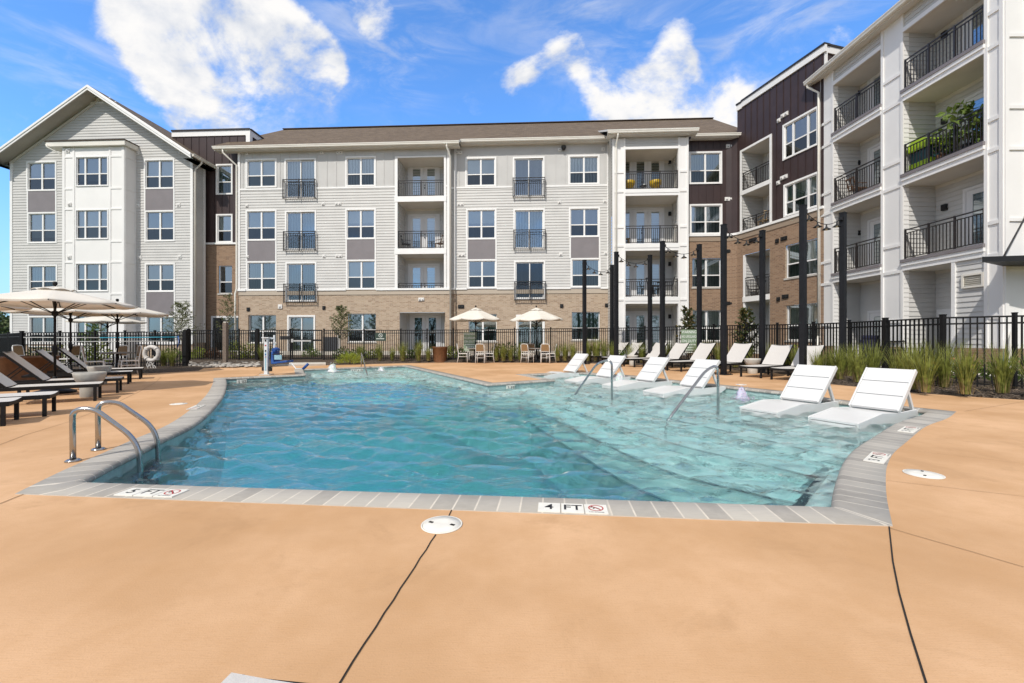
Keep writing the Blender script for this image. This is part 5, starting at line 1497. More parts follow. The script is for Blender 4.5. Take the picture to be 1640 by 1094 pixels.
c = at(188, 14.6); gl2 = 'white chairs round the left tables'
table(c.x, c.y, 'round dining table under the left parasol, seen past the stone bowls', gt)
chair(*at(151, 13.7).xy, math.radians(40), 'white wicker-backed chair left of the left table, back to the loungers', gl2); chair(*at(207, 14.4).xy, math.pi + .9, 'white chair right of the left table, beside the life ring', gl2)
chair(c.x - .75, c.y + .75, -P2, 'white chair behind the left table, mostly hidden', gl2)
c = at(80, 15.8); table(c.x, c.y, 'round dining table at the far left by the fence corner', gt)
chair(*at(108, 15.7).xy, math.pi, 'white chair right of the far-left table, behind the lounger backs', gl2); chair(*at(42, 15.9).xy, .2, 'white chair left of the far-left table, by the dense fence', gl2)

# ------------------------------------------------------------------ stone bowls, pots
def bowl(p, sc, label, mt_='planter_stone'):
    r = empty('bowl_planter', p, 0, label, 'planter', 'stone bowl planters')
    b = MB(); b.lathe([(.13, .24), (.20, .27), (.27, .36), (.305, .46), (.31, .51), (.285, .51), (.25, .44)], 32); b.lathe([(0, .455), (.26, .455)], 32, mi=1)
    b.build('bowl', [mt_, 'mulch'], r)
    b = MB(); b.lathe([(.175, 0), (.185, .02), (.185, .22), (.17, .25), (.13, .25)], 28); b.build('pedestal', [mt_], r)
    r.scale = (sc * .84, sc * .84, sc)
bowl(at(1205, 14.9), 1.02, 'larger pale stone bowl on a drum foot between the right-hand loungers'); bowl(at(1013, 19.6), .92, 'small-looking pale stone bowl between the far right-hand loungers')
bowl(at(144, 8.75), .98, 'nearer shade-toned stone bowl planter between the left loungers', 'planter_shade'); bowl(at(159.5, 11.2), .94, 'farther shade-toned stone bowl planter between the left loungers', 'planter_shade')
def pot(p, R, h, label, rt=.78):
    r = empty('tapered_pot', p, 0, label, 'pot')
    b = MB(); b.lathe([(0, 0), (R * rt, 0), (R * rt, .02), (R * .97, h * .93), (R, h * .94), (R, h), (R * .93, h), (R * .90, h * .9)], 36); b.build('pot', ['bronze_pot'], r)
    b = MB(); b.lathe([(0, h * .91), (R * .90, h * .91)], 24); b.build('soil', ['mulch'], r)
pot(at(704.5, 22.4), .41, .82, 'round tan-brown pot standing by the back fence'); pot(at(44, 12.2), .64, .70, 'large brown pot behind the left loungers', .9)

# ------------------------------------------------------------------ steel rails
def arc_path(pts, r, n=6):
    """round the corners of a polyline"""
    P = [Vector(p) for p in pts]; out = [P[0]]
    for a, c, e in zip(P[:-2], P[1:-1], P[2:]):
        u, v = (a - c).normalized(), (e - c).normalized(); d = min(r, (a - c).length * .48, (e - c).length * .48)
        s, t = c + u * d, c + v * d
        for k in range(n + 1):
            w = k / n; out.append((s * (1 - w) + c * w) * (1 - w) + (c * (1 - w) + t * w) * w)
    return out + [P[-1]]
lad = empty('pool_ladder', G(140, 735), 0, 'bent stainless steel pool ladder at the near left edge', 'ladder'); lo_ = lad.location
for bp, ep, az, bz in (((117, 739), (225, 757), .47, .16), ((157.5, 720.7), (253.5, 733), .47, .17)):
    b0_ = G(*bp); e0_ = G(*ep, WL); d = (e0_ - b0_); d.z = 0
    pth = arc_path([b0_, b0_ + Vector((0, 0, az + .02)) + d * -.01, b0_ + d * .30 + Vector((0, 0, az + .025)), b0_ + d * .97 + Vector((0, 0, bz)), e0_ + Vector((0, 0, -.05)), e0_ + Vector((0, 0, -.9))], .17, 8)
    b = MB(); b.tube(pth, .0235, 16); ra = b.build('rail', ['steel'], lad, lo_)
    b = MB(); b.lathe([(.0, 0), (.058, 0), (.06, .012), (.045, .022), (.024, .024)], 20, tuple(b0_)); b.build('flange', ['steel'], ra, lo_)
e1, e2 = G(225, 757, WL), G(253.5, 733, WL)
for z in (-.24, -.50, -.76):
    b = MB(); b.bar(Vector((*e1.xy, z)), Vector((*e2.xy, z)), .09, .03); b.build('tread', ['lamp_black'], lad, lo_)
def handrail(leg, low_, top, lab):
    L_, E_2 = G(*leg, WL), G(*low_, WL); r = empty('pool_handrail', L_, 0, lab, 'handrail', 'handrails rising from the pool')
    d = E_2 - L_; n_ = d.normalized()
    pth = arc_path([L_ + Vector((0, 0, -.5)), L_ + Vector((0, 0, top + .16)), L_ + n_ * .34 + Vector((0, 0, top + .05 - WL * 0 + .02)), E_2 + Vector((0, 0, .02)), E_2 + n_ * .12 + Vector((0, 0, -.16)), E_2 + n_ * .12 + Vector((0, 0, -.6))], .26, 9)
    b = MB(); b.tube(pth, .024, 14); b.build('rail', ['steel'], r, L_)
handrail((980, 636), (921.7, 632.6), .71, 'curved steel handrail in front of the second pool lounger'); handrail((1150, 659), (1074, 669), .70, 'curved steel handrail nearest the camera on the sun shelf steps')
handrail((578.5, 593), (588, 600.5), .62, 'thin steel handrail at the back steps beside the bubbler')

# ------------------------------------------------------------------ pool lift
lp_ = G(427, 600.5); lf = empty('pool_lift', lp_, 0, 'white mast pool lift with blue seat at the back left edge', 'pool lift')
b = MB(); b.box((0, 0, .62), (.115, .115, 1.20)); b.box((0, -.06, .45), (.06, .01, .62), 0, 1); b.box((0, -.005, 1.235), (.24, .2, .03)); b.build('mast', ['lift_white', 'lift_pale'], lf, bevel=.006)
b = MB(); b.box((0, 0, .015), (.34, .30, .03)); b.build('foot_plate', ['concrete'], lf)
for z, mm_, h in ((.98, 'red', .035), (.80, 'ink', .05), (.68, 'lift_blue', .04), (.60, 'red', .02), (1.14, 'ink', .06)):
    b = MB(); b.box((0, -.064, z), (.045, .014, h)); b.build('sticker', [mm_], lf)
b = MB(); b.box((.115, .02, .20), (.06, .12, .16)); b.box((-.115, .02, .2), (.05, .12, .12)); b.build('battery_box', ['ink'], lf)
b = MB(); b.bar((.05, 0, 1.2), (.20, .10, 1.22), .05, .05); b.bar((.20, .10, 1.32), (.20, .10, .60), .045, .045); b.bar((.2, .1, .60), (.26, .1, .30), .04, .04); b.bar((.24, .1, .33), (.74, .1, .33), .04, .03); b.build('arm', ['lift_white'], lf)
b = MB(); b.hexa([(.22, -.12, .36), (.74, -.12, .42), (.74, .32, .42), (.22, .32, .36), (.22, -.12, .43), (.74, -.12, .49), (.74, .32, .49), (.22, .32, .43)]); b.build('seat', ['lift_blue'], lf, bevel=.02)
b = MB(); b.hexa([(.20, -.12, .38), (.30, -.12, .38), (.30, .32, .38), (.20, .32, .38), (.19, -.08, .78), (.26, -.08, .78), (.26, .28, .78), (.19, .28, .78)]); b.tube([(.25, -.05, .82), (.27, .1, .84), (.25, .25, .82)], .075, 10); b.build('seat_back', ['lift_blue'], lf, bevel=.015)
b = MB(); b.bar((.28, -.14, .68), (.60, -.14, .72), .04, .03); b.build('armrest', ['lamp_black'], lf)
b = MB(); b.box((.46, -.15, .59), (.24, .02, .15)); b.build('side_flap', ['lift_pale'], lf)
b = MB(); b.tube([(.76, .1, .40), (.92, .1, .20), (1.22, .1, .20)], .018, 8); b.build('footrest_bar', ['lift_white'], lf)
b = MB(); b.tube([(1.16, .1, .19), (1.33, .1, .36)], .045, 10); b.build('footrest', ['lift_blue'], lf)

# ------------------------------------------------------------------ light poles and festoon lights
def pole_xy(px, top): Y = 3.88 * F / (CY - top); return at(px, Y)
front = [(936, 416), (987, 403), (1061, 386), (1159, 359), (1286, 328)]; backp = [(980, 424), (1041, 408), (1120, 391), (1221, 368.5), (1350, 340)]
pl = ['first and farthest black light pole of the front row', 'second black light pole of the front row', 'third black light pole of the front row', 'fourth black light pole, nearest the pool centre, with its base plate on the deck', 'fifth and tallest-looking black pole beside the last lounger',
      'back-row black pole hidden behind the second front pole', 'back-row black pole right of the small bowl', 'back-row black pole beside the green warning sign', 'back-row black pole behind the larger stone bowl', 'rightmost black pole rising from the grasses']
prot = empty('light_pole', (0, 0, 0), 0, 'x', 'pole', 'black poles for the festoon lights')
b = MB(); b.box((0, 0, 2.5), (.145, .145, 5.0)); b.build('post', ['pole_metal'], prot, bevel=.008)
b = MB(); b.box((0, 0, .012), (.40, .40, .024))
for sx in (-.15, .15):
    for sy in (-.15, .15): b.lathe([(.018, .024), (.018, .045), (0, .047)], 8, (sx, sy, 0))
b.build('base_plate', ['pole_metal'], prot); b = MB(); b.box((0, 0, 5.005), (.158, .158, .03)); b.build('cap', ['pole_metal'], prot)
tops = []
for i, (px, t) in enumerate(front + backp):
    p = pole_xy(px, t); rz = math.radians(28)
    o = prot if i == 0 else dup(prot, p, rz)
    o.location = p; o.rotation_euler = (0, 0, rz); o['label'] = pl[i]; tops.append(p)
sl = ['festoon string from the first front pole, farthest left', 'festoon string from the second front pole over the small bowl', 'festoon string from the third front pole in front of the tower balconies', 'festoon string above the deck in front of the curved brick wall', 'nearest festoon string, up by the white columns']
for i in range(5):
    a, c = tops[i] + Vector((.0, 0, 4.85)), tops[5 + i] + Vector((0, 0, 4.82)); d = (c - a); d.z = 0; d.normalize(); a += d * .1; c -= d * .1
    r = empty('festoon_light', a, 0, sl[i], 'string light', 'festoon strings between the poles')
    pts = [a.lerp(c, k / 12) + Vector((0, 0, -.26 * 4 * (k / 12) * (1 - k / 12))) for k in range(13)]
    b = MB(); b.tube(pts, .011, 6); b.build('cable', ['lamp_black'], r, a)
    for k in (1.2, 4, 7, 10.6):
        i0 = int(k); q = pts[i0].lerp(pts[min(12, i0 + 1)], k - i0)
        b = MB(); b.lathe([(.016, 0), (.02, -.05), (.03, -.09), (.115, -.15), (.118, -.155), (.03, -.10)], 14, tuple(q)); b.lathe([(.0, -.19), (.03, -.17), (.03, -.12)], 8, tuple(q), 1); b.build('lamp_shade', ['lamp_black', 'bulb'], r, a)
    for e, sgn in ((a, -1), (c, 1)):
        b = MB(); b.bar(e + d * .09 * -sgn * -1, e - d * .03 * sgn, .10, .10); b.build('bracket', ['lamp_black'], r, a)

# ------------------------------------------------------------------ fences
def fence_run(name, pts, label, zlow, step=.112, group='black metal pool fences', post_w=.065, posts=None):
    """pts: (x, y, z_top) polyline corners = posts"""
    o0 = Vector(pts[0]); r = empty(name, (o0.x, o0.y, 0), 0, label, 'fence', group); of = (o0.x, o0.y, 0)
    for i, p in enumerate(pts):
        p = Vector(p); w = post_w if not posts else posts.get(i, post_w)
        b = MB(); b.box((p.x, p.y, (p.z + .05 + zlow(p) - .1) / 2), (w, w, p.z + .05 - zlow(p) + .1)); b.box((p.x, p.y, p.z + .06), (w + .012, w + .012, .025)); b.build('post', ['black_metal'], r, of)
    for p, q in zip(pts[:-1], pts[1:]):
        p, q = Vector(p), Vector(q); b = MB(); ln = (q - p).length; zl0, zl1 = zlow(p) + .09, zlow(q) + .09
        for dz in (-.015, -.165): b.bar(p + Vector((0, 0, dz)), q + Vector((0, 0, dz)), .038, .038)
        b.bar(Vector((p.x, p.y, zl0)), Vector((q.x, q.y, zl1)), .032, .032)
        n_ = max(2, round(ln / step))
        for k in range(1, n_):
            t = k / n_; c = p.lerp(q, t); z0_ = zl0 + (zl1 - zl0) * t - .06
            b.box((c.x, c.y, (c.z - .016 + z0_) / 2), (.028, .028, c.z - .016 - z0_), math.atan2(q.y - p.y, q.x - p.x))
        b.build('picket_panel', ['black_metal'], r, of)
    return r
bz = lambda p: .12 if p.y > 15 else .09 if p.y > 11.5 else .04
fence_run('metal_fence', [fence_at(x) for x in (302, 344, 383, 412, 465)], 'black picket fence between the brick link and the gate', bz, posts={0: .12, 3: .13})
fence_run('metal_fence', [fence_at(x) for x in (519, 583, 642, 684, 726, 782, 824, 882, 940, 990, 1033, 1083, 1143, 1193, 1245, 1303, 1360, 1418, 1510, 1625, 1760)], 'long black picket fence running right from the gate behind the loungers and grasses', bz, posts={17: .10, 18: .09, 15: .075})
fl = lambda p: .02
fence_run('metal_fence', [(*at(36, 17.9).xy, 1.47), (*at(96, 17.9).xy, 1.48), (*at(152, 18.0).xy, 1.49), (*at(200, 18.1).xy, 1.50), (*at(248, 18.2).xy, 1.51), (*at(297, 18.3).xy, 1.52), (*at(301, 20.4).xy, 1.58)], 'black picket fence behind the left dining tables and life ring', fl, posts={5: .13})
fence_run('metal_fence', [(*at(35, 17.9).xy, 1.47), (*at(14, 20.3).xy, 1.47), (*at(-6, 23.0).xy, 1.47), (*at(-30, 26.5).xy, 1.47)], 'black fence seen edge-on at the far left', fl, posts={0: .10})
ga, gb_ = fence_at(468.5), fence_at(515.5); gt_ = empty('metal_gate', (ga.x, ga.y, 0), 0, 'black metal gate with a steel push bar between two fence posts', 'gate')
b = MB(); of = (ga.x, ga.y, 0)
for x in (ga, gb_): b.bar(Vector((x.x, x.y, .16)), x + Vector((0, 0, .0)), .055, .055)
for z in (1.67, .20, 1.15): b.bar(Vector((ga.x, ga.y, z)), Vector((gb_.x, gb_.y, z)), .05, .06 if z != 1.15 else .09)
b.build('gate_frame', ['black_metal'], gt_, of)
b = MB()
for k in range(1, 14): c = ga.lerp(gb_, k / 14); b.box((c.x, c.y, .92), (.018, .018, 1.45))
b.build('pickets', ['black_metal'], gt_, of)
b = MB(); b.bar(Vector((ga.x + .05, ga.y - .06, 1.12)), Vector((ga.x + 1.0, ga.y - .06, 1.12)), .05, .07); b.box((ga.x + .02, ga.y - .05, 1.13), (.10, .07, .18)); b.build('push_bar', ['pole_alu'], gt_, of)

# ------------------------------------------------------------------ rescue gear
rp = at(243, 17.2, zat(566.5, 17.2)); r = empty('life_ring', rp, 0, 'white ring buoy hanging on the left fence above its rope', 'life ring')
b = MB(); tor = [(.27 * math.cos(t), 0, .27 * math.sin(t)) for t in [2 * math.pi * k / 40 for k in range(41)]]
b.tube(tor, .078, 12, caps=False); b.build('ring', ['ring_foam'], r)
for k in range(4):
    a = math.pi / 4 + k * math.pi / 2; b = MB(); c, s_ = math.cos(a), math.sin(a)
    b.tube([(.27 * c + .084 * (c * math.cos(t)), .084 * math.sin(t), .27 * s_ + .084 * s_ * math.cos(t)) for t in [2 * math.pi * j / 12 for j in range(13)]], .022, 6, caps=False); b.build('band', ['rope'], r)
b = MB()
for k in range(3):
    x = -.14 + .12 * k; b.tube([(x, .0, -.3), (x - .05, -.02, -.45), (x + .04, -.03, -.62), (x - .06 + .1 * k, -.05, -.78)], .012, 6)
b.tube([(.16 * math.cos(t) + .02, -.02 + .02 * math.sin(2 * t), -.62 + .17 * math.sin(t)) for t in [2 * math.pi * k / 20 for k in range(21)]], .013, 6, caps=False)
b.tube([(.10 * math.cos(t) - .02, -.03, -.55 + .2 * math.sin(t)) for t in [2 * math.pi * k / 20 for k in range(21)]], .013, 6, caps=False)
b.build('rope', ['rope'], r); b = MB(); b.box((.04, .09, .08), (.16, .10, .3)); b.build('hook_bracket', ['black_metal'], r)
pa_, pb_, pc_ = at(38, 17.4, zat(540.5, 17.4)), at(160, 17.45, zat(541, 17.45)), at(286, 17.6, zat(540, 17.6))
r = empty('rescue_pole', pa_, 0, 'long horizontal rescue pole on the left fence, its right half blue', 'rescue pole')
b = MB(); b.tube([pa_, pb_], .017, 10); b.build('pole_section', ['pole_alu'], r, pa_, label='bare aluminium half'); b = MB(); b.tube([pb_, pc_], .021, 10); b.build('pole_section', ['pole_blue'], r, pa_, label='blue half')
b = MB(); b.tube([pc_ + Vector((0, -.02, .05)), pc_ + Vector((.03, -.02, -.2)), pc_ + Vector((-.02, -.02, -.42))], .02, 8); b.build('hook', ['lift_blue'], r, pa_)
qa, qb = at(52, 17.35, zat(547.5, 17.35)), at(270, 17.5, zat(546.5, 17.5)); r = empty('net_pole', qa, 0, 'plain grey pole hung just below the blue rescue pole', 'pole'); b = MB(); b.tube([qa, qb], .016, 10); b.build('pole', ['pole_alu'], r, qa)

# ------------------------------------------------------------------ lettering, signs and depth tiles
def text_mesh(s, size):
    cu = bpy.data.curves.new('t', 'FONT'); cu.body = s; cu.size = size; cu.align_x = 'CENTER'; cu.align_y = 'CENTER'; cu.offset = size * .012
    o = bpy.data.objects.new('t', cu); col.objects.link(o)
    me = bpy.data.meshes.new_from_object(o); V = [v.co.copy() for v in me.vertices]; Fc = [tuple(p.vertices) for p in me.polygons]
    bpy.data.objects.remove(o); bpy.data.curves.remove(cu); bpy.data.meshes.remove(me)
    return V, Fc
def ring2(b, R, w, f, mi, n=28):
    for k in range(n):
        a0, a1 = 2 * math.pi * k / n, 2 * math.pi * (k + 1) / n
        b.face([f(R * math.cos(a0), R * math.sin(a0)), f((R - w) * math.cos(a0), (R - w) * math.sin(a0)), f((R - w) * math.cos(a1), (R - w) * math.sin(a1)), f(R * math.cos(a1), R * math.sin(a1))][::-1], mi)
def depth_marker(o, right, up, texts, symbol, label, T=.150, group='depth tiles set into the pool edge', nrm=Vector((0, 0, 1)), name='depth_marker'):
    """A row of square ceramic tiles; o = centre of the first tile."""
    o, right, up = Vector(o), Vector(right).normalized(), Vector(up).normalized()
    r = empty(name, o, 0, label, 'pool tile', group); n_ = len(texts) + (1 if symbol else 0)
    for k in range(n_):
        c = o + right * k * (T + .007); b = MB(); h = T / 2
        f = lambda x, y, e=.0: c + right * x + up * y + nrm * e
        P = [f(-h, -h, -.004), f(h, -h, -.004), f(h, h, -.004), f(-h, h, -.004), f(-h, -h, .006), f(h, -h, .006), f(h, h, .006), f(-h, h, .006)]
        b.hexa(P); tl = b.build('tile', ['tile_white'], r, o, bevel=.002)
        g = MB()
        if k < len(texts):
            V, Fc = text_mesh(texts[k], T * .80); g.mesh([f(v.x, v.y, .0072) for v in V], Fc, 0)
            g.build('numeral' if texts[k][0].isdigit() else 'lettering', ['ink'], tl, o)
        else:
            fy = lambda x, y: f(x, y + T * .06, .0074)
            ring2(g, T * .34, T * .055, fy, 0)
            d = Vector((1, -1)).normalized(); e = Vector((1, 1)).normalized() * T * .025
            for s in (1,):
                p_, q_ = d * T * .31, -d * T * .31
                g.face([f(p_.x - e.x, p_.y - e.y + T * .06, .0076), f(p_.x + e.x, p_.y + e.y + T * .06, .0076), f(q_.x + e.x, q_.y + e.y + T * .06, .0076), f(q_.x - e.x, q_.y - e.y + T * .06, .0076)], 0)
            g.build('prohibition_ring', ['red'], tl, o)
            g = MB()
            # little diver and the caption below
            bars = [((-.20, .16), (.06, -.02), .035), ((.02, .0), (.16, -.14), .04), ((-.05, .06), (-.12, -.10), .03), ((-.12, .14), (-.24, .05), .03)]
            for (xa, ya), (xb, yb), w in bars:
                p_, q_ = Vector((xa, ya)) * T, Vector((xb, yb)) * T; t_ = (q_ - p_).normalized(); s_ = Vector((-t_.y, t_.x)) * w * T
                g.face([fy(*(p_ + s_)), fy(*(q_ + s_)), fy(*(q_ - s_)), fy(*(p_ - s_))][::-1], 0)
            V, Fc = text_mesh('NO DIVING', T * .125); g.mesh([f(v.x, v.y - T * .41, .0072) for v in V], Fc, 0)
            g.build('diver_symbol', ['ink'], tl, o)
    return r
def along_marker(pa, pb, z, texts, label, flip=False):
    A_, B_ = G(*pa), G(*pb); d = (B_ - A_).normalized(); upv = Vector((-d.y, d.x, 0)); A_.z = z
    depth_marker(A_, d, upv, texts, True, label)
along_marker((879.5, 815.5), (950, 818.3), .010, ['4', 'FT'], 'white tiles reading 4 FT with a no-diving sign on the near coping')
along_marker((212.5, 790.2), (258, 791.8), .010, ['5', 'FT'], 'white tiles reading 5 FT with a no-diving sign on the near left coping')
along_marker((1401, 739.5), (1414, 725.5), .010, ['3', 'FT'], 'nearer of the two white 3 FT tile sets on the right-hand curve')
along_marker((1452, 692), (1470, 680.5), .010, ['3', 'FT'], 'farther of the two white 3 FT tile sets on the right-hand curve')
along_marker((319, 651), (301, 659), .010, ['5', 'FT'], 'white depth tiles on the left coping curve, beyond the ladder')
def wall_marker(pa, pb, z, texts, label, T=.14):
    A_, B_ = G(*pa, z), G(*pb, z); d = (B_ - A_); d.z = 0; d.normalize(); nr = Vector((d.y, -d.x, 0))
    depth_marker(A_ + nr * .004, d, Vector((0, 0, 1)), texts, False, label, T, 'depth tiles on the pool wall', nr)
def pool_wall_point(px, i0, i1, z):
    """point on the pool wall between two outline corners under this pixel column"""
    A_, B_ = i0, i1; r = Vector(((px - CX) / F, 1.0)); e = B_ - A_
    t = (A_.x * e.y - A_.y * e.x) / (r.x * e.y - r.y * e.x); return Vector((*(r * t), z))
cA, cB, cC, cD, cE = g2(361.3, 606), g2(489.6, 600.5), g2(485, 592), g2(648, 585.9), g2(781, 616)
cF = g2(888.5, 608.7)
for A_, B_, px, tx, lb, T in ((cA, cB, 383, ['5', 'FT'], 'white 5 FT tiles on the pool wall under the back left coping', .13), (cC, cD, 564, ['3', 'FT', '6', 'IN'], 'row of white depth tiles on the back wall by the thin handrail', .125),
                              (cE, cF, 814, ['3', 'FT'], 'white 3 FT tiles on the wall below the peninsula corner', .135)):
    p_ = pool_wall_point(px, A_, B_, -.125); d = (B_ - A_).to_3d().normalized(); nr = Vector((d.y, -d.x, 0))
    depth_marker(p_ + nr * .004, d, Vector((0, 0, 1)), tx, False, lb, T, 'depth tiles on the pool wall', nr)
# round covers
def cover(px, py, R, label, group='white skimmer covers in the deck'):
    p = G(px, py); r = empty('skimmer_lid', p, rnd(0, 3), label, 'cover', group)
    b = MB(); b.lathe([(R, .002), (R, .007), (R * .93, .008), (R * .925, .004)], 36); b.build('rim', ['lid_white'], r)
    b = MB(); b.lathe([(R * .915, .003), (R * .91, .0085), (R * .5, .010), (0, .0105)], 36); ld_ = b.build('lid', ['lid_white'], r)
    for s in (-1, 1):
        b = MB(); b.box((s * R * .55, s * R * .12, .0112), (.030, .018, .002)); b.build('finger_slot', ['joint'], ld_)
cover(707.5, 841, .128, 'round white skimmer cover beside the near coping'); cover(1479, 760, .135, 'white skimmer cover on the right-hand deck'); cover(286, 647.3, .13, 'white skimmer cover on the left deck beyond the ladder')
cover(1187, 616.2, .13, 'white skimmer cover on the deck behind the violet-tinted bubbler')
# signs
def sign(px, Y, z0, z1, w, m_, lines, label, head=True, nr=None):
    p = at(px, Y, (z0 + z1) / 2); r = empty('pool_sign', p, 0, label, 'sign')
    ang = math.atan2(-p.x * .35, p.y) if nr is None else nr
    h = (z1 - z0); r.rotation_euler = (0, 0, ang)
    b = MB(); b.box((0, 0, 0), (w, .012, h)); b.build('board', [m_], r)
    b = MB(); y = h / 2
    for kind, s, sz in lines:
        y -= sz * .62
        if kind == 't':
            V, Fc = text_mesh(s, sz); ww = max(v.x for v in V) - min(v.x for v in V); k = min(1, w * .92 / ww)
            b.mesh([(v.x * k, -.0075, y + v.y) for v in V], Fc)
        elif kind == 'b':
            x = -s / 2
            while x < s / 2 - .01:
                l_ = rnd(.03, .09); l_ = min(l_, s / 2 - x); b.face([(x, -.0075, y - sz * .28), (x + l_, -.0075, y - sz * .28), (x + l_, -.0075, y + sz * .28), (x, -.0075, y + sz * .28)]); x += l_ + .02
        elif kind == 'o':
            ring2(b, s, s * .22, lambda u, v: (u, -.0075, y + v), 0); b.face([(-s * .6, -.008, y + s * .45), (-s * .45, -.008, y + s * .6), (s * .6, -.008, y - s * .45), (s * .45, -.008, y - s * .6)][::-1])
        y -= sz * .62
    b.build('lettering', ['sign_text'], r)
warn = [('t', 'WARNING', .17), ('t', 'NO LIFEGUARD', .155), ('t', 'ON DUTY', .15), ('b', .55, .10), ('b', .42, .10), ('b', .58, .08), ('b', .50, .08)]
sign(1103.5, 18.75, zat(562, 18.75), zat(528, 18.75), .66, 'sign_green', warn, 'pale green WARNING NO LIFEGUARD ON DUTY sign on the right fence')
sign(753, 22.5, zat(562, 22.5), zat(532, 22.5), .68, 'sign_green', warn, 'pale green WARNING NO LIFEGUARD sign behind the left back table')
sign(609.5, 22.5, zat(546, 22.5), zat(533.4, 22.5), .56, 'sign_dark', [('o', .10, .20), ('b', .42, .08)], 'small dark green prohibition sign on the back fence')
# bubblers
def bubbler(px, py, Y, w, h, label, tint):
    p = at(px, Y, WL); r = empty('bubbler', p, 0, label, 'fountain', 'foaming bubblers in the pool')
    b = MB(); random.seed(int(px))
    prof = [(w * 1.7, .0), (w * 1.15, .012), (w * .8, h * .3), (w * .7, h * .62), (w * .42, h * .92), (0, h)]
    n_ = 26; V = []
    for i, (rr, z) in enumerate(prof):
        for k in range(n_):
            a = 2 * math.pi * k / n_; j = 1 + .28 * math.sin(3 * a + i * 1.7 + px) * (.4 + .6 * (i > 0)) + rnd(-.13, .13)
            V.append((rr * j * math.cos(a), rr * j * math.sin(a), z * (1 + rnd(-.08, .08)) - .01))
    b.mesh(V, [(i * n_ + k, i * n_ + (k + 1) % n_, (i + 1) * n_ + (k + 1) % n_, (i + 1) * n_ + k) for i in range(len(prof) - 1) for k in range(n_)], 0, True)
    b.build('foam_dome', [tint], r)
    b = MB()
    for k in range(90):
        a, q, z = rnd(0, 6.28), w * rnd(.2, 2.2), h * rnd(0, 1.25); s_ = rnd(.006, .016)
        if q > w * 1.2: z *= .25
        b.lathe([(0, -s_), (s_, 0), (0, s_)], 6, (q * math.cos(a), q * math.sin(a), z))
    b.build('droplets', [tint], r)
def foam(name, c):
    mt, (node, m, vm, mix, ramp, L) = new_mat(name)
    tc = node('ShaderNodeTexCoord').outputs['Object']; nz = node('ShaderNodeTexNoise', Vector=tc, Scale=22.0, Detail=5.0).outputs[0]
    p = node('ShaderNodeBsdfPrincipled', **{'Base Color': (*c, 1), 'Roughness': .25, 'Subsurface Weight': .25, 'Transmission Weight': .25})
    bp = node('ShaderNodeBump', Strength=1.0, Distance=.03, Height=nz); L.new(bp.outputs[0], p.inputs['Normal']); node('ShaderNodeOutputMaterial', Surface=p.outputs[0]); MATS[name] = mt
foam('foam_white', (.86, .90, .92)); foam('foam_violet', (.74, .70, .86))
bubbler(533, 590, 17.6, .20, .33, 'white bubbler at the back left corner of the pool', 'foam_white'); bubbler(611, 588, 18.2, .14, .18, 'low white bubbler in the middle of the back shelf', 'foam_white')
bubbler(1188, 640, 9.5, .12, .27, 'violet-tinted bubbler between the fourth and fifth pool loungers', 'foam_violet'); bubbler(993, 600, 12.6, .15, .36, 'pale bubbler behind the second pool lounger', 'foam_white')
# path light and utility cabinet
p = at(361, 20.4, .08); r = empty('path_light', p, 0, 'square brown wooden post with a small lantern top by the left fence', 'lamp post')
b = MB(); b.box((0, 0, .95), (.17, .17, 1.9)); b.build('post', ['wood_post'], r, bevel=.006); b = MB(); b.box((0, 0, 1.93), (.12, .12, .10)); b.build('lantern', ['bulb'], r); b = MB(); b.box((0, 0, 2.0), (.19, .19, .04)); b.build('cap', ['lamp_black'], r)
p = at(530.5, 25.2, .5); r = empty('utility_cabinet', p, 0, 'dark grey ribbed utility cabinet against the brick behind the gate', 'cabinet')
b = MB(); b.box((0, 0, .42), (.80, .4, .84))
for k in range(8): b.box((-.35 + k * .1, -.205, .42), (.03, .01, .78))
b.build('body', ['cabinet'], r); b = MB(); b.box((.47, -.05, .45), (.12, .12, 1.0)); b.build('side_post', ['vent_white'], r)
p = at(456, 26.2, .55); r = empty('window_unit', p, 0, 'dark wall box on the brick left of the ground-floor slider', 'wall box'); b = MB(); b.box((0, .1, .75), (.55, .25, .22)); b.build('body', ['cabinet'], r); b = MB(); b.box((0, -.03, .75), (.5, .01, .16)); b.build('grille', ['interior'], r)
# awning at the right edge
r = empty('entrance_awning', (14.6, 12.6, 3.4), 0, 'black steel canopy hung on a rod at the right edge', 'awning'); of = (14.6, 12.6, 3.4)
zA = zat(418, 12.2); b = MB()
fl_ = [at(1573, 12.25).xy, Vector((18.5, 11.2)), Vector((18.5, 12.95)), at(1606, 12.95).xy]
b.poly([tuple(v) for v in fl_], zA - .02, zA + .13, bottom=True); b.build('slab', ['lamp_black'], r, of)
b = MB(); a_ = at(1607, 12.3, zA + .13); b.tube([a_, Vector((a_.x + 1.5, 13.0, zA + 1.55))], .022, 8); b.build('tie_rod', ['lamp_black'], r, of)
b = MB(); b.tube([at(1620, 12.8, .1), at(1619, 12.8, .9), at(1623, 12.85, 1.4)], .06, 10); o = b.build('drain_pipe', ['gutter']); tag(o, 'short curved white drain pipe at the foot of the end wall', 'pipe')
b = MB(); q = RF.P(c_s, .0, .12) if False else RF.P(RF.U(1313) , 0, .14); b.tube([q + Vector((0, 0, .1)), q + Vector((-.02, 0, .7)), q + Vector((.05, -.05, 1.35))], .06, 10); o = b.build('drain_pipe', ['gutter']); tag(o, 'curved white drain pipe at the corner of the side wing', 'pipe')

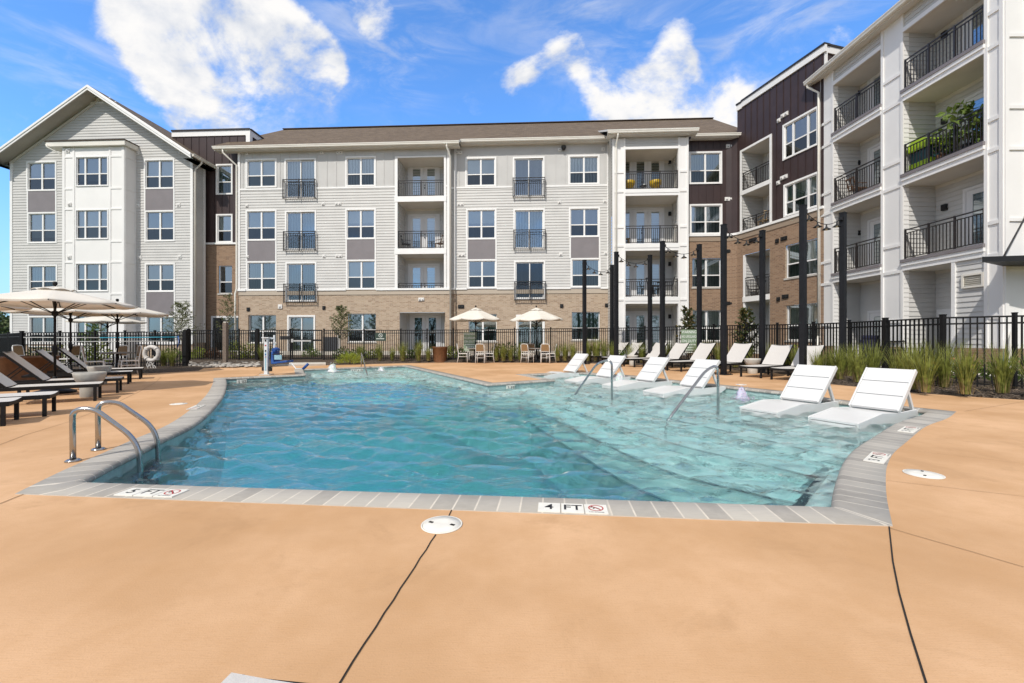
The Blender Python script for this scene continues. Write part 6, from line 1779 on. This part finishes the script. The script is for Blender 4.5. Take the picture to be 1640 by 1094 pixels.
# ------------------------------------------------------------------ things on the balconies
def bucket_chair(p, rz, label):
    r = empty('balcony_chair', p, rz, label, 'chair', 'yellow chairs on the top tower balcony')
    b = MB(); b.lathe([(.05, .34), (.24, .36), (.33, .50), (.36, .72), (.345, .73), (.31, .52)], 20); b.build('shell', ['yellow'], r)
    for k in range(4): a = math.pi / 4 + k * P2; b = MB(); b.tube([(.16 * math.cos(a), .16 * math.sin(a), .35), (.22 * math.cos(a), .22 * math.sin(a), 0)], .014, 6); b.build('leg', ['black_metal'], r)
fz = zT[2] + .02
bucket_chair(TF.P(TF.U(1012), fz, -.8), 0, 'left yellow bucket chair on the top tower balcony'); bucket_chair(TF.P(TF.U(1056), fz, -.8), 1, 'right yellow bucket chair on the top tower balcony')
p = TF.P(TF.U(1036), fz, -.8); r = empty('side_table', p, 0, 'small dark table with a plant between the two yellow chairs', 'table'); b = MB(); b.lathe([(0, .42), (.2, .42), (.2, .45), (0, .45)], 16); b.tube([(0, 0, .42), (0, 0, .02)], .02, 8); b.lathe([(.15, 0), (.15, .02), (0, .03)], 12); b.build('stand', ['lamp_black'], r); b = MB(); b.lathe([(.05, .45), (.07, .56), (0, .56)], 10); b.build('pot', ['sign_text'], r)
def slat_chair(p, rz, label, m_, sc=1.0, stool=False):
    r = empty('slat_chair' if not stool else 'bar_stool', p, rz, label, 'chair'); h = .42 if not stool else .72
    b = MB(); b.box((0, 0, h), (.48, .5, .03)); b.build('seat', [m_], r)
    for sx in (-.2, .2):
        for sy in (-.22, .22): b = MB(); b.box((sx, sy, h / 2), (.035, .035, h)); b.build('leg', [m_], r)
    b = MB()
    for s in (-.2, 0, .2): b.bar((-.22, s, h), (-.34, s, h + .45), .05, .02)
    b.bar((-.34, -.24, h + .45), (-.34, .24, h + .45), .03, .06)
    for s in (-.24, .24): b.bar((-.26, s, h + .2), (.22, s, h + .2), .04, .025)
    b.build('back', [m_], r)
z3 = MF.Z(675, 398) + .03
slat_chair(MF.P(MF.U(701), z3, -.75), 2.6, 'brown wooden armchair on the second balcony from the top, main wing', 'wood'); slat_chair(MF.P(MF.U(644), z3, -.8), .5, 'grey chair at the left of the second balcony from the top, main wing', 'cabinet')
z2 = zT[6] + .02
slat_chair(TF.P(TF.U(1052), z2, -.8), .3, 'dark bar stool at the middle of the second-floor tower balcony', 'lamp_black', 1, True); slat_chair(TF.P(TF.U(1077), z2, -.75), 2.9, 'dark bar stool at the right of the second-floor tower balcony', 'lamp_black', 1, True)
b = MB(); p = TF.P(TF.U(1066), z2, -.8); r = empty('bistro_table', p, 0, 'dark bistro table between the bar stools', 'table'); b.lathe([(0, .9), (.28, .9), (.28, .93), (0, .93)], 16); b.tube([(0, 0, .9), (0, 0, .02)], .025, 8); b.lathe([(.2, 0), (.2, .02), (0, .03)], 12); b.build('stand', ['lamp_black'], r)
z3 = zT[4] + .02; p = TF.P(TF.U(1005), z3, -.7); r = empty('side_table', p, 0, 'small wooden bench at the left of the third-floor tower balcony', 'bench'); b = MB(); b.box((0, 0, .42), (.55, .32, .05)); b.build('top', ['wood_light'], r)
for sx in (-.22, .22): b = MB(); b.box((sx, 0, .2), (.05, .28, .4)); b.build('leg', ['wood_light'], r)
slat_chair(E_.P((eb0 + eb1) / 2 - .6, zE2[1] + .02, -.7), 2.0, 'dark metal chair on the brick corner balcony', 'lamp_black')
slat_chair(E_.P((eo0 + eo1) / 2, zE[1] - 3.16 if False else zl + .07, -.6), 1.6, 'pale wooden chair behind the low corner railing', 'wood_light')
# third floor, right bay: lime play house and fig
zf = slabs[1][1] + .02
u_a = c_a = RF.U(1452)
p = RF.P(RF.U(1462), zf, -.62); r = empty('toy_playhouse', p, math.radians(90), 'lime and teal plastic play house on the third-floor balcony', 'toy')
b = MB(); b.box((0, 0, .16), (.95, .85, .32)); b.build('base', ['lime'], r, bevel=.03); b = MB(); b.box((0, 0, .52), (.86, .78, .42)); b.build('wall', ['teal_dark'], r, bevel=.02)
b = MB(); prof = [(math.cos(t) * .52, .74 + math.sin(t) * .42) for t in [math.pi * k / 12 for k in range(13)]]
V = [(x, y, z) for y in (-.46, .46) for x, z in prof]; n_ = 13
b.mesh(V, [(k, k + 1, n_ + k + 1, n_ + k) for k in range(12)] + [tuple(range(13)), tuple(reversed(range(13, 26)))], 0); b.build('roof', ['lime'], r)
slat_chair(RF.P(RF.U(1402), slabs[1][1] + .02, -.6), math.pi, 'dark chair on the third-floor balcony of the left bay', 'lamp_black'); slat_chair(RF.P(RF.U(1352), slabs[1][1] + .02, -.6), 0, 'low brown chair at the far end of the third-floor balcony', 'wood')
p = Vector((14.75, RF.P(RF.U(1392), 0).y, .16)); r = empty('covered_grill', p, .5, 'navy covered grill on the ground-floor patio behind the grasses', 'grill')
b = MB(); b.box((0, 0, .55), (.62, .5, .95)); b.box((0, 0, 1.1), (.58, .46, .18)); b.build('cover', ['navy'], r, bevel=.06); b = MB(); b.box((0, -.26, .2), (.5, .02, .1)); b.build('label_strip', ['vent_white'], r)
b = MB(); p = Vector((14.8, RF.P(RF.U(1428), 0).y - .1, .16)); r = empty('patio_rack', p, .2, 'black metal rack on the patio left of the mid column', 'rack')
for z in (.3, .62, .95): b.box((0, 0, z), (.36, .8, .04))
for sx in (-.16, .16):
    for sy in (-.37, .37): b.box((sx, sy, .5), (.03, .03, 1.0))
b.build('frame', ['lamp_black'], r)
# ------------------------------------------------------------------ plants
def leaf(b, p, d, n, l, w, mi=0):
    """pointed leaf: two triangles folded along the midrib"""
    d = d.normalized(); s = d.cross(n)
    if s.length < 1e-3: s = d.orthogonal()
    s.normalize(); u = s.cross(d)
    a, t = p, p + d * l; m1, m2 = p + d * l * .45 + s * w + u * w * .35, p + d * l * .45 - s * w + u * w * .35
    b.face([a, m1, t], mi); b.face([a, t, m2], mi)
def rv():
    while True:
        v = Vector((rnd(-1, 1), rnd(-1, 1), rnd(-1, 1)))
        if .05 < v.length < 1: return v.normalized()
def grass_clump(name, h, nb, spread, straw=.15):
    g, s_ = MB(), MB()
    for k in range(nb):
        a = rnd(0, 6.28); q = spread * .13 * math.sqrt(random.random()); base = Vector((q * math.cos(a), q * math.sin(a), 0))
        dry = random.random() < straw; hh = h * rnd(.55, 1.0) * (.45 if dry else 1); lean = rnd(.02, .40) * (2.3 if dry else 1); a2 = a + rnd(-.7, .7); d = Vector((math.cos(a2), math.sin(a2), 0))
        w = rnd(.0045, .009); sd = Vector((-d.y, d.x, 0)); b = s_ if dry else g; N = 5; pr = None; bend = rnd(.1, .5) + (.7 if dry else 0)
        for j in range(N + 1):
            t = j / N; p = base + d * hh * lean * (t ** (1.2 + bend)) * 1.25 + Vector((0, 0, hh * (t - .10 * t * t * (1 + lean * 2.2) * (3 if dry else 1))))
            ww = w * (1 - t ** 2.2) + .0007; L_, R_ = p - sd * ww, p + sd * ww
            if pr: b.face([pr[0], pr[1], R_, L_], 0)
            pr = (L_, R_)
    for k in range(int(nb * .25)):       # straw-coloured sheath at the foot
        a = rnd(0, 6.28); q = spread * .22 * math.sqrt(random.random()); p = Vector((q * math.cos(a), q * math.sin(a), 0)); d = Vector((math.cos(a) * .25, math.sin(a) * .25, 1)) * rnd(.12, .3) * h; sd = Vector((-math.sin(a), math.cos(a), 0)) * .005
        s_.face([p - sd, p + sd, p + d + sd * .3, p + d - sd * .3], 0)
    return g, s_
protos = []
for k in range(5):
    random.seed(40 + k); protos.append(grass_clump('g', 1.0, 170, .55 + .1 * (k % 3)))
random.seed(11)
P_G = []
for g, s_ in protos:
    r = empty('ornamental_grass', (0, 0, 0), 0, 'x', 'grass'); g.build('blades', ['blade_green'], r); s_.build('dry_blades', ['blade_straw'], r); P_G.append((r, [False]))
def grass(p, h, label, group, k=None):
    k = random.randrange(5) if k is None else k; r, u = P_G[k]
    if not u[0]: u[0] = True; r.location = p; r['label'] = label; r['group'] = group; r.rotation_euler = (0, 0, rnd(0, 6)); r.scale = (h * rnd(.72, .92), h * rnd(.72, .92), h)
    else: o = dup(r, p, rnd(0, 6), label, group); o.scale = (h * rnd(.72, .92), h * rnd(.72, .92), h)
# right bed, by base pixel: (px, base y, top y)
rb = [(1310, 607, 556), (1345, 607, 551), (1375, 612, 549), (1398, 611, 545), (1424, 606, 547), (1443, 618, 553), (1462, 623, 544), (1483, 628, 551), (1507, 612, 540), (1513, 620, 547), (1546, 631, 546), (1605, 629, 548), (1655, 634, 560), (1330, 601, 556), (1470, 611, 541), (1360, 603, 549)]
gn = 'tall green grasses in the right bed'
txt = ['leftmost tall grass of the right bed, over the last lounger', 'second tall grass of the right bed, behind the fifth pool lounger', 'dense tall grass right of the rightmost pole', 'dense tall grass between the rightmost pole and the second thick post', 'tall grass before the mid white column', 'front tall grass just above the nearest pool lounger', 'tallest-looking grass left of the thick fence post', 'front tall grass with straw foot, right of the nearest pool lounger',
       'dark green grass against the thick right fence post', 'grass clump just in front of the thick right fence post', 'large fan-shaped grass standing alone at the bed front', 'last full grass clump before the right edge', 'grass clump cut by the right edge', 'grass behind the leftmost clump of the right bed', 'back-row grass against the fence left of the thick post', 'back-row grass beside the rightmost pole']
for i, (px, yb, yt) in enumerate(rb):
    p = G(px, yb, .07); h = (yb - yt) * p.y / F; grass(p, h * 1.22, txt[i], gn)
# along the back fence
bb_ = [(577, 22.0, 548), (608, 22.1, 546), (628, 22.0, 553), (645, 21.9, 543), (670, 21.9, 542), (686, 22.1, 552), (795, 22.2, 546), (806, 22.0, 549), (818, 22.1, 552), (833, 22.2, 545), (893, 22.0, 546), (905, 22.1, 544), (918, 21.9, 546), (942, 22.0, 538), (955, 21.8, 536), (968, 21.9, 541), (981, 21.7, 543), (1008, 20.8, 546), (1028, 20.4, 544), (1056, 20.0, 549), (1072, 19.6, 542), (1118, 18.4, 541), (1132, 18.0, 543), (1152, 17.3, 543), (1178, 16.9, 548), (1196, 16.7, 551), (1232, 15.6, 545), (1262, 15.2, 549), (1276, 15.0, 552), (419, 22.0, 548), (275, 17.6, 556), (262, 17.7, 553)]
for i, (px, Y, yt) in enumerate(bb_):
    p = at(px, Y, .10); h = zat(yt, Y) - .10
    seg = 'left of the back tables' if px < 700 else 'between the back tables and the first pole' if px < 930 else 'behind the far loungers' if px < 1090 else 'behind the near right-hand loungers' if px > 1090 and px < 1300 else 'x'
    if px < 450: seg = 'by the pool lift' if px > 400 else 'by the life ring'
    grass(p, h * 1.15, 'slim grass %s, %s' % (seg, ['first from the left', 'second from the left', 'third', 'fourth', 'fifth', 'sixth', 'seventh', 'eighth', 'ninth', 'tenth'][sum(1 for q in bb_[:i] if (q[0] < 700) == (px < 700) and (q[0] < 930) == (px < 930) and (q[0] < 1090) == (px < 1090)) % 10]), 'slim grasses along the back fence')
def shrub(p, R, hgt, n, m_, label, l=.10, w=.028, group='low shrubs along the fence', cat='shrub', name='shrub', flat=False):
    r = empty(name, p, 0, label, cat, group); b = MB(); st_ = MB()
    for k in range(n):
        d = rv(); d.z = abs(d.z); q = Vector((d.x * R, d.y * R, .06 + d.z * hgt)) * (random.random() ** .33)
        o = (d + Vector((0, 0, .4 if not flat else -.1)) + rv() * .6); leaf(b, q, o, rv(), l * rnd(.6, 1.2), w * rnd(.7, 1.2))
    for k in range(9):
        d = rv(); d.z = abs(d.z) + .5; st_.tube([(0, 0, 0), tuple(Vector((d.x * R, d.y * R, d.z * hgt)) * .6)], .006, 5)
    b.build('foliage', [m_], r); st_.build('stems', ['bark'], r)
random.seed(21)
sh_ = [(62, 19.2, .5, .7, 'leaf_shrub', 'green shrub beyond the left fence behind the far-left table'), (98, 19.4, .5, .8, 'leaf_bright', 'yellow-green shrub beyond the left fence right of the far-left table'), (135, 19.2, .5, .7, 'leaf_shrub', 'green shrub beyond the left fence behind the bowls'), (160, 19.4, .45, .9, 'leaf_bright', 'taller yellow-green shrub beyond the left fence by the parasol pole'), (275, 19.4, .5, .65, 'leaf_shrub', 'green shrub beyond the life ring'),
       (318, 23.4, .42, .6, 'leaf_bright', 'bright low shrub right of the thick left post'), (340, 23.5, .42, .55, 'leaf_red', 'reddish low shrub under the entrance door'), (378, 23.3, .5, 1.0, 'leaf_bright', 'bright leafy shrub right of the wooden path light'), (398, 23.4, .45, .9, 'leaf_bright', 'bright leafy shrub left of the pool lift'), (436, 23.6, .4, .7, 'leaf_shrub', 'dark shrub behind the pool lift'),
       (500, 24.3, .5, .55, 'leaf_shrub', 'green shrub seen through the gate'), (548, 23.4, .5, .65, 'leaf_shrub', 'green shrub behind the fence below the sapling'), (575, 23.5, .5, .6, 'leaf_shrub', 'green shrub right of the sapling'), (600, 23.4, .45, .5, 'leaf_bright', 'bright shrub below the small dark sign'), (660, 23.4, .4, .5, 'leaf_shrub', 'low shrub left of the tan pot'),
       (722, 23.3, .4, .7, 'leaf_bright', 'bright shrub behind the tan pot'), (741, 23.3, .4, .6, 'leaf_shrub', 'green shrub behind the left back table'), (800, 23.3, .55, .85, 'leaf_bright', 'bright leafy shrub between the two back tables'), (818, 23.2, .5, .9, 'leaf_shrub', 'green leafy shrub left of the right back table'), (990, 22.0, .4, .5, 'leaf_shrub', 'green shrub behind the second pole'),
       (1275, 16.6, .45, .8, 'leaf_bright', 'bright shrub behind the last two loungers'), (1560, 11.2, .5, .5, 'leaf_shrub', 'dark low shrub beyond the right fence by the end wall'), (1630, 10.6, .5, .55, 'leaf_shrub', 'dark low shrub beyond the fence at the right edge')]
for px, Y, R, hg, mm_, lb in sh_: shrub(at(px, Y, .1), R, hg, 420, mm_, lb)
shrub(G(560, 583, .03), .55, .38, 420, 'leaf_bright', 'bright yellow-green arching clump at the deck edge right of the gate', .26, .016, 'low shrubs along the fence', 'shrub', 'arching_clump')
for px, py, lb in ((1494, 581, 'left'), (1499, 583, 'middle'), (1525, 575, 'right')):
    p = at(px, 10.2, zat(py, 10.2)); r = empty('rose_bloom', p, 0, 'small salmon-pink rose bloom at the right fence, %s of three' % lb, 'flower', 'salmon roses by the right fence'); b = MB()
    for k in range(26): leaf(b, Vector((0, 0, 0)), rv(), rv(), .05, .02)
    b.build('petals', ['flower'], r); b = MB(); b.tube([(0, 0, 0), (.03, .02, -p.z + .08)], .005, 5); b.build('stem', ['blade_green'], r)
def tree(p, hgt, R, trunk_h, n_br, n_leaf, m_, label, l=.10, w=.02, m2=None, conical=.5, name='young_tree', cat='tree', up=.7, group=None, tr_=.025):
    r = empty(name, p, 0, label, cat, group); t_, lf_, l2 = MB(), MB(), MB()
    pts = [Vector((0, 0, 0))]; 
    for k in range(1, 9): pts.append(Vector((.03 * math.sin(k * 1.3) * k / 4, .03 * math.cos(k * 1.9) * k / 4, hgt * .95 * k / 8)))
    t_.tube(pts, [tr_ * (1 - .85 * k / 8) for k in range(9)], 8)
    def tk(z):
        f = max(0, min(7.99, z / (hgt * .95) * 8)); i = int(f); return pts[i].lerp(pts[i + 1], f - i)
    for k in range(n_br):
        t = (k + .5) / n_br; z = trunk_h + (hgt * .93 - trunk_h) * t; a = k * 2.4 + rnd(-.4, .4)
        prof = (1 - t) ** .8 * (.55 + .45 * min(1, t * 4)) if conical > .4 else math.sin(math.pi * (.15 + .8 * t))
        ln = R * (.25 + .95 * prof) * rnd(.7, 1.15); b0 = tk(z); d = Vector((math.cos(a), math.sin(a), up * rnd(.6, 1.4))).normalized()
        e = b0 + d * ln; mid = b0.lerp(e, .5) + Vector((0, 0, -.03 * ln)); t_.tube([b0, mid, e], [tr_ * .35, tr_ * .22, .003], 5)
        m_l = int(n_leaf / n_br)
        for j in range(m_l):
            s_ = rnd(.15, 1.08); q = b0.lerp(e, s_) + rv() * .13 * ln * rnd(.2, 1.3); o = d * .6 + rv() * .9
            leaf(l2 if (m2 and random.random() < .3) else lf_, q, o, rv(), l * rnd(.6, 1.25), w * rnd(.7, 1.25))
    t_.build('trunk', ['bark'], r); cr = lf_.build('crown', [m_], r)
    if m2 and l2.v: l2.build('leaf_undersides', [m2], cr)
    return r
random.seed(5)
tree(at(291, 23.6, .1), zat(481, 23.6) - .1, .95, .9, 34, 1500, 'leaf_olive', 'silvery olive-green sapling in front of the left wing', .16, .016)
tree(at(364, 23.9, .1), zat(466, 23.9) - .1, .75, 1.0, 30, 850, 'leaf_olive', 'thin sparse sapling before the brick link', .13, .017)
tree(at(546, 24.3, .1), zat(486, 24.3) - .1, .85, 1.0, 32, 1500, 'leaf_olive', 'loose green sapling before the brick by the gate', .12, .022)
tree(at(1101, 19.9, .1), zat(489, 19.9) - .1, .60, .35, 34, 1250, 'leaf_magnolia', 'glossy dark magnolia behind the green warning sign', .13, .032, 'leaf_magnolia_back', name='magnolia')
tree(at(1195, 17.9, .1), zat(490, 17.9) - .1, .62, .3, 36, 1500, 'leaf_magnolia', 'glossy dark magnolia behind the larger stone bowl', .13, .032, 'leaf_magnolia_back', name='magnolia')
tree(at(150, 22.5, .05), zat(515, 22.5), .6, .4, 24, 900, 'leaf_shrub', 'young green tree beyond the left fence before the bay', .12, .022)
r = tree(RF.P(RF.U(1524), zf + .1, -.55), 1.62, .58, .35, 18, 190, 'leaf_fig', 'potted fig with big leaves on the third-floor balcony', .26, .085, None, .1, 'fig_plant', 'plant', .4)
b = MB(); b.lathe([(.12, -.1), (.17, .25), (.15, .25), (0, .22)], 16); b.build('pot', ['lamp_black'], r)
r = tree(RF.P(RF.U(1490), zf + .1, -.4),   .85, .45, .25, 12, 90, 'leaf_fig', 'smaller leafy plant at the lime play house', .2, .06, None, .1, 'balcony_plant', 'plant', .3); b = MB(); b.lathe([(.1, -.1), (.14, .2), (0, .18)], 14); b.build('pot', ['bronze_pot'], r)
r = tree(RF.P(RF.U(1560), zf + .1, -.4), 1.0, .42, .25, 12, 110, 'leaf_fig', 'leafy plant at the near end of the third-floor balcony', .2, .06, None, .1, 'balcony_plant', 'plant', .3); b = MB(); b.lathe([(.1, -.1), (.14, .2), (0, .18)], 14); b.build('pot', ['bronze_pot'], r)
# distant trees to the left and behind the camera (the latter show in the windows)
def big_tree(p, hgt, R, n, label, group):
    r = empty('broad_tree', p, 0, label, 'tree', group); b, t_ = MB(), MB()
    t_.tube([(0, 0, 0), (.1, 0, hgt * .4), (0, .1, hgt * .8)], [.28, .2, .05], 8)
    cl = [(Vector((rnd(-1, 1) * R * .7, rnd(-1, 1) * R * .7, hgt * rnd(.35, .92))), R * rnd(.28, .5)) for k in range(15)]
    for k in range(n):
        c, q = random.choice(cl); d = rv(); leaf(b, c + d * q * random.random() ** .3, d + rv(), rv(), rnd(.25, .5), rnd(.12, .22))
    for c, q in cl[:8]: t_.tube([(0, 0, hgt * .35), tuple(c * .6 + Vector((0, 0, hgt * .15))), tuple(c)], [.12, .07, .02], 6)
    b.build('crown', ['leaf_far'], r); t_.build('trunk', ['bark'], r)
random.seed(3)
for px, Y, h, R, lb in ((2, 62, 5.0, 3.4, 'distant green tree just above the fence at the left edge'), (-30, 58, 6.5, 4, 'distant tree outside the left edge'), (24, 75, 4.6, 3.2, 'lower distant tree beside the left wing')):
    big_tree(at(px, Y, -.05), h, R, 1500, lb, 'distant trees at the left')
for k in range(9):
    big_tree(Vector((-44 + k * 11 + rnd(-2, 2), -34 - rnd(0, 8), -.05)), rnd(7, 11), 5.0, 900, 'broad tree far behind the camera', 'trees behind the camera')

# every top-level thing that is not setting or stuff is a thing
for o in list(col.objects):
    if o.parent is None and o.type in ('MESH', 'EMPTY') and not o.get('kind'): o['kind'] = 'thing'
